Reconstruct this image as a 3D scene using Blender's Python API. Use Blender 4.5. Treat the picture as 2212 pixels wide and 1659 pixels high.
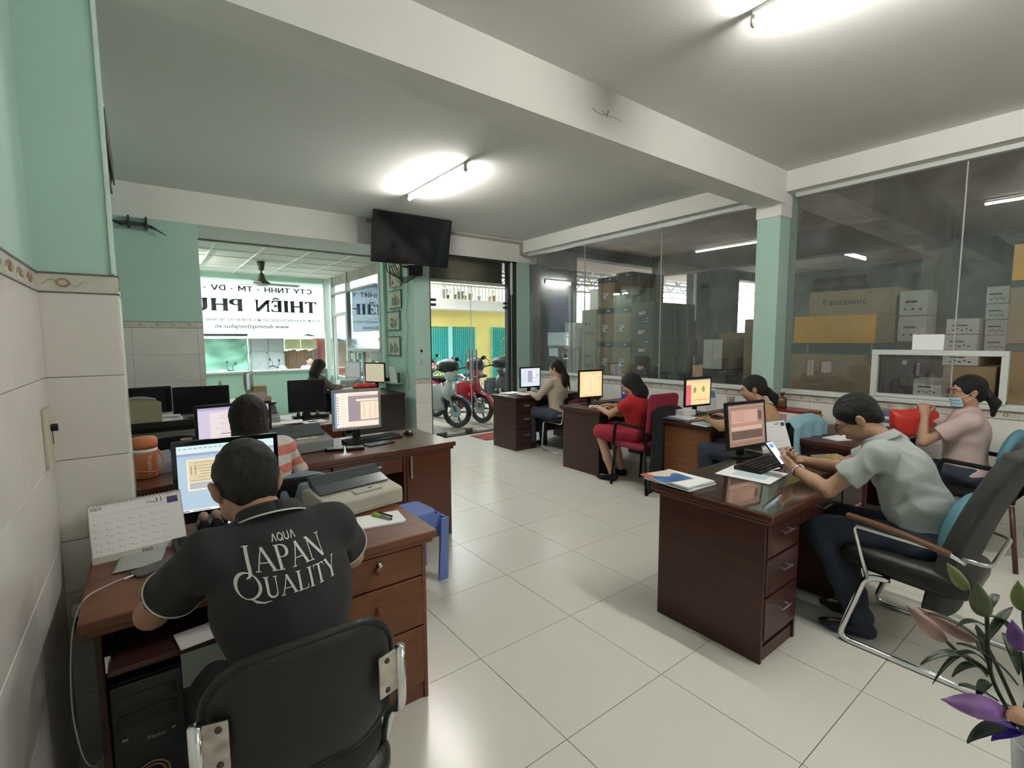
EXPOSURE = 0.0; SKY = 11.0; LAMP = 330.0
import bpy, bmesh, math, random
import numpy as np
from mathutils import Vector, Matrix
from mathutils.bvhtree import BVHTree
for _o in list(bpy.data.objects): bpy.data.objects.remove(_o)
SC = bpy.context.scene
COL = SC.collection
PI = math.pi
R = math.radians
rnd = random.Random(7)

# ------------------------------------------------------------------ camera
_f = (0.60274211, 0.79266407, -0.09157307)
_yaw, _pit, _rol = 2.49146842, -0.0917015393, -0.00520844673
def _w(v): return Vector((v[1], -v[0], v[2]))
_fr = Vector((math.cos(_yaw)*math.cos(_pit), math.sin(_yaw)*math.cos(_pit), math.sin(_pit)))
_rr = Vector((math.sin(_yaw), -math.cos(_yaw), 0)); _uu = _rr.cross(_fr)
_r2 = _rr*math.cos(_rol) + _uu*math.sin(_rol); _u2 = -_rr*math.sin(_rol) + _uu*math.cos(_rol)
_F, _R, _U = _w(_fr), _w(_r2), _w(_u2)
cam = bpy.data.cameras.new('camera'); cam.sensor_width = 36; cam.lens = 36*1045.8245/2212
cam.clip_start = .03; cam.clip_end = 200
camo = bpy.data.objects.new('camera', cam); COL.objects.link(camo)
M = Matrix((_R, _U, -_F)).transposed().to_4x4(); M.translation = Vector((0, 0, 1.5411))
camo.matrix_world = M
SC.camera = camo

# ------------------------------------------------------------------ sky, exposure
SC.view_settings.view_transform = 'Standard'; SC.view_settings.look = 'None'
SC.view_settings.gamma = 1; SC.view_settings.use_curve_mapping = False
SC.view_settings.exposure = EXPOSURE
wd = bpy.data.worlds.new('sky'); SC.world = wd; wd.use_nodes = True
wn = wd.node_tree; wn.nodes.clear()
wo = wn.nodes.new('ShaderNodeOutputWorld'); wb = wn.nodes.new('ShaderNodeBackground')
wt = wn.nodes.new('ShaderNodeTexCoord'); ws = wn.nodes.new('ShaderNodeSeparateXYZ'); wr = wn.nodes.new('ShaderNodeValToRGB')
wr.color_ramp.elements[0].position = .45; wr.color_ramp.elements[0].color = (.80, .84, .86, 1)
wr.color_ramp.elements[1].position = 1.0; wr.color_ramp.elements[1].color = (.92, .97, 1.0, 1)
wn.links.new(wt.outputs['Generated'], ws.inputs[0]); wn.links.new(ws.outputs['Z'], wr.inputs[0])
wn.links.new(wr.outputs[0], wb.inputs[0]); wb.inputs[1].default_value = SKY
wn.links.new(wb.outputs[0], wo.inputs[0])
def area(name, loc, rot, sx, sy, power, col=(1, 1, 1), portal=False):
    l = bpy.data.lights.new(name, 'AREA'); l.shape = 'RECTANGLE'; l.size = sx; l.size_y = sy; l.energy = power; l.color = col
    if portal: l.cycles.is_portal = True
    o = bpy.data.objects.new(name, l); COL.objects.link(o); o.location = loc; o.rotation_euler = rot
    return o
# portals: they give no light themselves, they guide the sampling of the sky through the openings
area('door_portal', (4.3, 6.95, 1.2), (R(-90), 0, 0), 1.7, 2.5, 1, portal=True)
area('street_window_portal', (1.9, 10.95, 1.8), (R(-90), 0, 0), 2.9, 1.9, 1, portal=True)
area('side_window_portal', (3.4, 9.0, 1.8), (0, R(90), 0), 1.9, 2.8, 1, portal=True)
area('store_opening_portal', (8.65, 7.0, 1.6), (R(-90), 0, 0), 4.0, 3.0, 1, portal=True)
SC.cycles.max_bounces = 10; SC.cycles.diffuse_bounces = 5; SC.cycles.glossy_bounces = 4; SC.cycles.transmission_bounces = 6
SC.cycles.transparent_max_bounces = 16; SC.cycles.sample_clamp_indirect = 12.0; SC.cycles.caustics_reflective = False; SC.cycles.caustics_refractive = False
SC.cycles.use_denoising = True

# ------------------------------------------------------------------ materials
def mat(name, col, rough=.6, metal=0, spec=.5, var=0, vscale=8, bump=0, bscale=60, coat=0, stretch=None, alpha=None):
    m = bpy.data.materials.get(name)
    if m: return m
    m = bpy.data.materials.new(name); m.use_nodes = True; nt = m.node_tree; b = nt.nodes['Principled BSDF']
    b.inputs['Base Color'].default_value = (*col, 1); b.inputs['Roughness'].default_value = rough
    b.inputs['Metallic'].default_value = metal; b.inputs['Specular IOR Level'].default_value = spec
    b.inputs['Coat Weight'].default_value = coat; b.inputs['Coat Roughness'].default_value = .08
    if var or bump:
        tc = nt.nodes.new('ShaderNodeTexCoord'); mp = nt.nodes.new('ShaderNodeMapping'); nt.links.new(tc.outputs['Object'], mp.inputs[0])
        if stretch: mp.inputs['Scale'].default_value = stretch
    if var:
        n = nt.nodes.new('ShaderNodeTexNoise'); n.inputs['Scale'].default_value = vscale; n.inputs['Detail'].default_value = 5
        nt.links.new(mp.outputs[0], n.inputs[0]); cr = nt.nodes.new('ShaderNodeValToRGB')
        cr.color_ramp.elements[0].position = .3; cr.color_ramp.elements[1].position = .7
        cr.color_ramp.elements[0].color = (*[max(0, c*(1-var)) for c in col], 1); cr.color_ramp.elements[1].color = (*[min(1, c*(1+var)) for c in col], 1)
        nt.links.new(n.outputs['Fac'], cr.inputs[0]); nt.links.new(cr.outputs[0], b.inputs['Base Color'])
    if bump:
        n2 = nt.nodes.new('ShaderNodeTexNoise'); n2.inputs['Scale'].default_value = bscale; n2.inputs['Detail'].default_value = 4
        nt.links.new(mp.outputs[0], n2.inputs[0]); bp = nt.nodes.new('ShaderNodeBump'); bp.inputs['Strength'].default_value = bump; bp.inputs['Distance'].default_value = .01
        nt.links.new(n2.outputs['Fac'], bp.inputs['Height']); nt.links.new(bp.outputs[0], b.inputs['Normal'])
    return m
def em(col, s=1.0):
    n = 'glow_%.3f_%.3f_%.3f_%.2f' % (*col, s); m = bpy.data.materials.get(n)
    if m: return m
    m = bpy.data.materials.new(n); m.use_nodes = True; b = m.node_tree.nodes['Principled BSDF']
    b.inputs['Base Color'].default_value = (.02, .02, .02, 1); b.inputs['Roughness'].default_value = .35
    b.inputs['Emission Color'].default_value = (*col, 1); b.inputs['Emission Strength'].default_value = s
    return m
def stripes(name, c1, c2, scale, direction='Z', distort=0, rough=.8, thr=.5, dscale=2):
    m = bpy.data.materials.new(name); m.use_nodes = True; nt = m.node_tree; b = nt.nodes['Principled BSDF']; b.inputs['Roughness'].default_value = rough
    tc = nt.nodes.new('ShaderNodeTexCoord'); w = nt.nodes.new('ShaderNodeTexWave'); w.bands_direction = direction
    w.inputs['Scale'].default_value = scale; w.inputs['Distortion'].default_value = distort; w.inputs['Detail Scale'].default_value = dscale
    nt.links.new(tc.outputs['Object'], w.inputs[0]); cr = nt.nodes.new('ShaderNodeValToRGB'); cr.color_ramp.interpolation = 'LINEAR'
    cr.color_ramp.elements[0].position = thr-.04; cr.color_ramp.elements[1].position = thr+.04
    cr.color_ramp.elements[0].color = (*c1, 1); cr.color_ramp.elements[1].color = (*c2, 1)
    nt.links.new(w.outputs['Fac'], cr.inputs[0]); nt.links.new(cr.outputs[0], b.inputs['Base Color'])
    return m
def glass(name, tint, f0=.045, rough=.0, haze=0):
    # thin architectural glass: clear body and a Schlick reflection
    m = bpy.data.materials.new(name); m.use_nodes = True; nt = m.node_tree; nt.nodes.clear()
    o = nt.nodes.new('ShaderNodeOutputMaterial'); mx = nt.nodes.new('ShaderNodeMixShader'); tr = nt.nodes.new('ShaderNodeBsdfTransparent'); gl = nt.nodes.new('ShaderNodeBsdfGlossy')
    tr.inputs[0].default_value = (*tint, 1); gl.inputs['Roughness'].default_value = rough; gl.inputs[0].default_value = (1, 1, 1, 1)
    lw = nt.nodes.new('ShaderNodeLayerWeight'); lw.inputs[0].default_value = .5
    p = nt.nodes.new('ShaderNodeMath'); p.operation = 'POWER'; p.inputs[1].default_value = 5
    a = nt.nodes.new('ShaderNodeMath'); a.operation = 'MULTIPLY_ADD'; a.inputs[1].default_value = 1-f0; a.inputs[2].default_value = f0
    nt.links.new(lw.outputs['Facing'], p.inputs[0]); nt.links.new(p.outputs[0], a.inputs[0]); nt.links.new(a.outputs[0], mx.inputs[0])
    nt.links.new(tr.outputs[0], mx.inputs[1]); nt.links.new(gl.outputs[0], mx.inputs[2])
    if haze:   # thin uneven pale diffuse layer mixed over the pane
        df = nt.nodes.new('ShaderNodeBsdfDiffuse'); df.inputs[0].default_value = (.55, .56, .56, 1); m2 = nt.nodes.new('ShaderNodeMixShader')
        tc = nt.nodes.new('ShaderNodeTexCoord'); n = nt.nodes.new('ShaderNodeTexNoise'); n.inputs['Scale'].default_value = 2.2; n.inputs['Detail'].default_value = 6; n.inputs['Distortion'].default_value = 1.5
        nt.links.new(tc.outputs['Object'], n.inputs[0]); k = nt.nodes.new('ShaderNodeMapRange'); k.inputs[1].default_value = .45; k.inputs[2].default_value = .75; k.inputs[3].default_value = haze*.25; k.inputs[4].default_value = haze
        nt.links.new(n.outputs['Fac'], k.inputs[0]); nt.links.new(k.outputs[0], m2.inputs[0]); nt.links.new(mx.outputs[0], m2.inputs[1]); nt.links.new(df.outputs[0], m2.inputs[2]); nt.links.new(m2.outputs[0], o.inputs[0])
    else: nt.links.new(mx.outputs[0], o.inputs[0])
    return m
def translucent(name, col, mix=.6):
    m = bpy.data.materials.new(name); m.use_nodes = True; nt = m.node_tree; nt.nodes.clear()
    o = nt.nodes.new('ShaderNodeOutputMaterial'); mx = nt.nodes.new('ShaderNodeMixShader'); mx.inputs[0].default_value = mix
    d = nt.nodes.new('ShaderNodeBsdfDiffuse'); t = nt.nodes.new('ShaderNodeBsdfTranslucent'); d.inputs[0].default_value = (*col, 1); t.inputs[0].default_value = (*col, 1)
    nt.links.new(d.outputs[0], mx.inputs[1]); nt.links.new(t.outputs[0], mx.inputs[2]); nt.links.new(mx.outputs[0], o.inputs[0]); return m

W_WHITE = mat('white_paint', (.76, .75, .72), .85, var=.04, vscale=1.5, bump=.05, bscale=30)
W_GREEN = mat('mint_paint', (.42, .60, .53), .75, var=.03, vscale=2, bump=.05, bscale=40)
W_TILE = mat('wall_tile_glaze', (.68, .655, .62), .25, spec=.5, var=.05, vscale=3)
W_TILE2 = mat('wall_tile_glaze_pale', (.76, .74, .70), .25, spec=.5, var=.05, vscale=3)
GROUT = mat('grout', (.16, .15, .13), .9)
BORDER = mat('border_tile_glaze', (.60, .57, .50), .25, var=.12, vscale=14)
BLINE = mat('border_line', (.12, .11, .13), .4)
BMOTIF = mat('border_motif', (.36, .22, .12), .4, var=.3, vscale=40)
BMOTIF2 = mat('border_leaf', (.30, .29, .27), .4)
FLOORT = mat('floor_tile_polished', (.70, .685, .62), .22, spec=.5, var=.02, vscale=1.2)
CEIL = mat('ceiling_paint', (.73, .73, .71), .9, var=.03, vscale=.8, bump=.04, bscale=15)
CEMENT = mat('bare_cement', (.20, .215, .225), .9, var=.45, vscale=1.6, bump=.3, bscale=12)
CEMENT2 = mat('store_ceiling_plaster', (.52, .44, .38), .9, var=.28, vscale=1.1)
CEMENTP = mat('cement_pillar', (.24, .225, .205), .9, var=.2, vscale=2)
WOODM = mat('mahogany', (.050, .013, .009), .38, spec=.35, var=.22, vscale=3, stretch=(1, 1, 12), coat=.12)
WOODT = mat('mahogany_top', (.075, .022, .012), .25, var=.2, vscale=3, stretch=(1, 12, 1), coat=.2)
WOODB = mat('brown_wood', (.135, .046, .018), .42, spec=.35, var=.25, vscale=3, stretch=(2, 9, 9), coat=.08)
WOODR = mat('red_brown_wood', (.095, .027, .012), .3, var=.2, vscale=3, stretch=(2, 9, 9), coat=.25)
WOODD = mat('dark_brown_wood', (.042, .016, .012), .42, spec=.3, var=.2, vscale=3, stretch=(1, 1, 10), coat=.1)
DKWOOD = mat('black_brown_wood', (.018, .013, .012), .3, coat=.2)
BLK = mat('black_plastic', (.009, .009, .010), .38, spec=.25)
BLKG = mat('black_gloss', (.006, .007, .009), .08)
BLKR = mat('black_rough', (.010, .010, .011), .8, spec=.15)
KEY = mat('key_cap', (.014, .014, .015), .5, spec=.25)
LEATH = mat('black_leatherette', (.012, .012, .0115), .42, spec=.3, bump=.15, bscale=160)
CHROME = mat('chrome', (.75, .75, .77), .12, metal=1)
STEEL = mat('brushed_steel', (.55, .55, .56), .3, metal=1)
DULL = mat('worn_plated_steel', (.50, .47, .42), .35, metal=.8, var=.35, vscale=25)
SILV = mat('silver_plastic', (.36, .36, .37), .4)
BEIGE = mat('beige_plastic', (.42, .40, .33), .5)
GREYP = mat('grey_plastic', (.25, .26, .27), .45)
PAPER = mat('paper', (.80, .80, .80), .8)
PALEOUT = mat('pale_outdoor_paint', (.50, .50, .48), .85, var=.05)  # one even pale colour for things outdoors
PAPERW = mat('paper_bright', (.90, .91, .93), .7)
INK = mat('ink', (.03, .03, .04), .7)
INKG = mat('grey_ink', (.35, .35, .37), .8)
RED = mat('red_fabric', (.42, .012, .018), .8, bump=.2, bscale=80)
REDD = mat('crimson_mesh', (.22, .008, .03), .8)
REDPL = mat('red_bag_plastic', (.62, .04, .03), .42, bump=.3, bscale=25)
BLUETOWEL = mat('pale_blue_cloth', (.24, .42, .50), .9, bump=.3, bscale=60)
GBTOWEL = mat('grey_blue_cloth', (.22, .29, .34), .9, bump=.3, bscale=60)
TEAL = mat('teal_cushion', (.10, .25, .31), .9, bump=.25, bscale=60)
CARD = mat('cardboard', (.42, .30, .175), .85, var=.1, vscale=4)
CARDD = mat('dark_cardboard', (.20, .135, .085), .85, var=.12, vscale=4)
BAND = mat('box_dark_band', (.09, .10, .10), .7)
WBOX = mat('white_carton', (.85, .85, .80), .7, var=.05)
WBOXG = mat('grey_white_carton', (.72, .70, .66), .7, var=.1, vscale=8)
ORANGE = mat('orange_yellow_panel', (.90, .48, .06), .6, var=.08, vscale=6)
SKIN = mat('skin_tan', (.36, .20, .13), .5, spec=.4, var=.06, vscale=30)
SKINL = mat('skin_light', (.47, .28, .20), .5, spec=.4, var=.06, vscale=30)
SKINM = mat('skin_warm', (.42, .24, .16), .5, spec=.4, var=.06, vscale=30)
HAIR = mat('black_hair', (.011, .0105, .010), .5, spec=.28, var=.85, vscale=45, stretch=(7, 5, 1), bump=.9, bscale=60)
HAIRB = mat('dark_brown_hair', (.012, .007, .006), .5, spec=.22, var=.5, vscale=60, stretch=(8, 8, 1), bump=.5, bscale=90)
GOLD = mat('gold_keys', (.45, .32, .10), .45)
GLASS_ST = glass('store_glass', (.86, .87, .87), .075, haze=.10)
GLASS_CL = glass('clear_glass', (.93, .96, .95), .04)
GLASS_T = glass('desk_glass', (.88, .92, .90), .055)
ALU = mat('white_aluminium', (.62, .64, .62), .4)
ALUG = mat('grey_aluminium', (.36, .36, .34), .45)
CREAM = mat('cream_metal', (.48, .43, .33), .5)
# ------------------------------------------------------------------ helpers
def link(o): COL.objects.link(o); return o
def empty(name, loc=(0, 0, 0), rz=0):
    o = bpy.data.objects.new(name, None); o.empty_display_size = .1; link(o); o.location = loc; o.rotation_euler = (0, 0, rz); return o
def tag(o, label, cat, group=None, kind=None):
    if label: o['label'] = label
    if cat: o['category'] = cat
    if group: o['group'] = group
    if kind: o['kind'] = kind
    return o
def thing(name, label, cat, loc=(0, 0, 0), rz=0, group=None):
    return tag(empty(name, loc, rz), label, cat, group)
def copy_tree(o, parent=None):
    c = o.copy(); link(c); c.parent = parent
    for ch in [x for x in TREE.get(o.name, [])]: k = copy_tree(bpy.data.objects[ch], c); TREE.setdefault(c.name, []).append(k.name)
    return c
TREE = {}
def adopt(o, parent):
    if parent is not None: o.parent = parent; TREE.setdefault(parent.name, []).append(o.name)
    return o
class MB:
    def __init__(s): s.v = []; s.f = []; s.m = []
    def add(s, vs, fs, mi=0):
        n = len(s.v); s.v += [tuple(v) for v in vs]; s.f += [tuple(i+n for i in f) for f in fs]; s.m += [mi]*len(fs); return s
    def box(s, x0, x1, y0, y1, z0, z1, mi=0, M=None):
        vs = [Vector((x, y, z)) for z in (z0, z1) for y in (y0, y1) for x in (x0, x1)]
        if M is not None: vs = [M @ v for v in vs]
        return s.add(vs, [(0, 2, 3, 1), (4, 5, 7, 6), (0, 1, 5, 4), (2, 6, 7, 3), (0, 4, 6, 2), (1, 3, 7, 5)], mi)
    def tube(s, path, r, n=8, mi=0, closed=False, caps=True):
        P = [Vector(p) for p in path]; k = len(P); rs = r if isinstance(r, (list, tuple)) else [r]*k
        vs = []; u = None
        for i, p in enumerate(P):
            if closed: t = (P[(i+1) % k]-P[i-1])
            else: t = P[min(i+1, k-1)]-P[max(i-1, 0)]
            t = t.normalized() if t.length > 1e-9 else Vector((0, 0, 1))
            if u is None: u = t.orthogonal().normalized()
            else:
                u = u-t*u.dot(t); u = u.normalized() if u.length > 1e-6 else t.orthogonal().normalized()
            w = t.cross(u)
            for a in range(n):
                an = 2*PI*a/n; vs.append(p+(u*math.cos(an)+w*math.sin(an))*rs[i])
        fs = []
        for i in range(k if closed else k-1):
            j = (i+1) % k
            for a in range(n): b = (a+1) % n; fs.append((i*n+a, i*n+b, j*n+b, j*n+a))
        if not closed and caps: fs.append(tuple(range(n-1, -1, -1))); fs.append(tuple((k-1)*n+a for a in range(n)))
        return s.add(vs, fs, mi)
    def cyl(s, p0, p1, r0, r1=None, n=16, mi=0): return s.tube([p0, p1], [r0, r0 if r1 is None else r1], n, mi)
    def lathe(s, prof, c=(0, 0, 0), n=20, mi=0, M=None):
        c = Vector(c); vs = []
        for r, z in prof:
            for a in range(n):
                v = Vector((r*math.cos(2*PI*a/n), r*math.sin(2*PI*a/n), z)); v = M @ v if M is not None else v; vs.append(c+v)
        fs = []
        for i in range(len(prof)-1):
            for a in range(n): b = (a+1) % n; fs.append((i*n+a, i*n+b, (i+1)*n+b, (i+1)*n+a))
        if prof[0][0] > 1e-6: fs.append(tuple(range(n-1, -1, -1)))
        if prof[-1][0] > 1e-6: fs.append(tuple((len(prof)-1)*n+a for a in range(n)))
        return s.add(vs, fs, mi)
    def prism(s, poly, d, M=None, mi=0):
        # poly: 2-D outline in local xy (counter-clockwise), extruded by d along local z
        n = len(poly); vs = [Vector((x, y, 0)) for x, y in poly]+[Vector((x, y, d)) for x, y in poly]
        if M is not None: vs = [M @ v for v in vs]
        fs = [tuple(range(n-1, -1, -1)), tuple(range(n, 2*n))]+[(i, (i+1) % n, n+(i+1) % n, n+i) for i in range(n)]
        return s.add(vs, fs, mi)
    def ell(s, c, r, M=None, nu=16, nv=10, mi=0, fn=None):
        c = Vector(c); vs = []
        for j in range(nv+1):
            th = PI*j/nv
            for i in range(nu):
                ph = 2*PI*i/nu; v = Vector((r[0]*math.sin(th)*math.cos(ph), r[1]*math.sin(th)*math.sin(ph), r[2]*math.cos(th)))
                if fn: v = fn(v)
                if M is not None: v = M @ v
                vs.append(c+v)
        fs = [(j*nu+i, (j+1)*nu+i, (j+1)*nu+(i+1) % nu, j*nu+(i+1) % nu) for j in range(nv) for i in range(nu)]
        return s.add(vs, fs, mi)
    def grid(s, fn, nu, nv, mi=0, thick=0):
        # fn(u,v)->point, u,v in 0..1 ; thick gives the sheet a body
        P = [[Vector(fn(i/nu, j/nv)) for i in range(nu+1)] for j in range(nv+1)]
        def nrm(i, j):
            a = P[j][min(i+1, nu)]-P[j][max(i-1, 0)]; b = P[min(j+1, nv)][i]-P[max(j-1, 0)][i]; c = a.cross(b)
            return c.normalized() if c.length > 1e-9 else Vector((0, 0, 1))
        idx = lambda i, j: j*(nu+1)+i
        vs = [P[j][i] for j in range(nv+1) for i in range(nu+1)]
        fs = [(idx(i, j), idx(i+1, j), idx(i+1, j+1), idx(i, j+1)) for j in range(nv) for i in range(nu)]
        if thick:
            N = len(vs); vs += [P[j][i]-nrm(i, j)*thick for j in range(nv+1) for i in range(nu+1)]
            fs += [tuple(N+k for k in reversed(f)) for f in fs[:]]
            for i in range(nu): fs += [(idx(i+1, 0), idx(i, 0), N+idx(i, 0), N+idx(i+1, 0)), (idx(i, nv), idx(i+1, nv), N+idx(i+1, nv), N+idx(i, nv))]
            for j in range(nv): fs += [(idx(0, j), idx(0, j+1), N+idx(0, j+1), N+idx(0, j)), (idx(nu, j+1), idx(nu, j), N+idx(nu, j), N+idx(nu, j+1))]
        return s.add(vs, fs, mi)
    def build(s, name, mats, parent=None, smooth=None, bevel=0, seg=2, label=None, loc=None, rz=0):
        me = bpy.data.meshes.new(name); me.from_pydata(s.v, [], s.f)
        if not isinstance(mats, (list, tuple)): mats = [mats]
        for m in mats: me.materials.append(m)
        if len(mats) > 1: me.polygons.foreach_set('material_index', s.m)
        if smooth: me.polygons.foreach_set('use_smooth', [True]*len(s.f)); me.update()
        if smooth and smooth is not True: me.set_sharp_from_angle(angle=R(smooth))
        me.update()
        o = bpy.data.objects.new(name, me); link(o); adopt(o, parent)
        if bevel:
            b = o.modifiers.new('bevel', 'BEVEL'); b.width = bevel; b.segments = seg; b.limit_method = 'ANGLE'; b.angle_limit = R(40)
            b.harden_normals = False
        if label: o['label'] = label
        if loc: o.location = loc
        if rz: o.rotation_euler = (0, 0, rz)
        return o
def RZ(a): return Matrix.Rotation(a, 4, 'Z')
def RX(a): return Matrix.Rotation(a, 4, 'X')
def RY(a): return Matrix.Rotation(a, 4, 'Y')
def TR(x, y, z): return Matrix.Translation((x, y, z))
def rrect(w, h, r, n=5):
    pts = []
    for cx, cy, a0 in ((w/2-r, h/2-r, 0), (-w/2+r, h/2-r, 90), (-w/2+r, -h/2+r, 180), (w/2-r, -h/2+r, 270)):
        for i in range(n+1): a = R(a0+90*i/n); pts.append((cx+r*math.cos(a), cy+r*math.sin(a)))
    return pts
def fillet(pts, r, n=5):
    P = [Vector(p) for p in pts]; out = [P[0]]
    for i in range(1, len(P)-1):
        a = (P[i-1]-P[i]); b = (P[i+1]-P[i]); rr = min(r, a.length*.45, b.length*.45); a = a.normalized()*rr; b = b.normalized()*rr
        for k in range(n+1):
            t = k/n; out.append(P[i]+a*(1-t)**2+b*t**2)
    out.append(P[-1]); return out
def spline(pts, n=8):
    P = [Vector(p) for p in pts]; P = [P[0]*2-P[1]]+P+[P[-1]*2-P[-2]]; out = []
    for i in range(1, len(P)-2):
        for k in range(n):
            t = k/n; a, b, c, d = P[i-1:i+3]
            out.append(.5*((2*b)+(c-a)*t+(2*a-5*b+4*c-d)*t*t+(3*b-a-3*c+d)*t**3))
    out.append(P[-2]); return out
_tx = {}
def text_mesh(s, bold=False):
    """flat outlines of a text in the built-in font, as a shared mesh, 1 unit high, origin at bottom left"""
    if (s, bold) in _tx: return _tx[s, bold]
    cu = bpy.data.curves.new('t', 'FONT'); cu.body = s; cu.resolution_u = 2; cu.extrude = .01; cu.offset = .011 if bold else 0
    o = bpy.data.objects.new('t', cu); COL.objects.link(o); bpy.context.view_layer.update()
    me = bpy.data.meshes.new_from_object(o.evaluated_get(bpy.context.evaluated_depsgraph_get())); bpy.data.objects.remove(o); bpy.data.curves.remove(cu)
    me.materials.clear(); v = np.empty(len(me.vertices)*3); me.vertices.foreach_get('co', v); v = v.reshape(-1, 3)
    if len(v): _tx[s, bold] = (me, v[:, 0].min(), v[:, 0].max(), v[:, 1].min(), v[:, 1].max())
    return _tx[s, bold]
def text(s, name, w, h, mt, Mx, parent=None, label=None, bold=False):
    """text s fitted in w x h, its lower left corner at the origin of Mx, reading along +x, up along +y, facing +z"""
    me, x0, x1, y0, y1 = text_mesh(s, bold); me = me.copy(); me.materials.append(mt)
    me.transform(Mx @ Matrix.Diagonal((w/(x1-x0), h/(y1-y0), .08, 1)) @ TR(-x0, -y0, .0))
    o = bpy.data.objects.new(name, me); link(o); adopt(o, parent)
    if label: o['label'] = label
    return o
# wall frames: local x along the wall to the right, local y up, local z out of the wall towards the viewer
def fr_y(x, y, z): return Matrix(((1, 0, 0, x), (0, 0, -1, y), (0, 1, 0, z), (0, 0, 0, 1)))     # faces -y
def fr_x(x, y, z): return Matrix(((0, 0, -1, x), (-1, 0, 0, y), (0, 1, 0, z), (0, 0, 0, 1)))     # faces -x
def fr_z(x, y, z, a=0): return TR(x, y, z) @ RZ(a)                                             # lies flat, faces up
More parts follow.
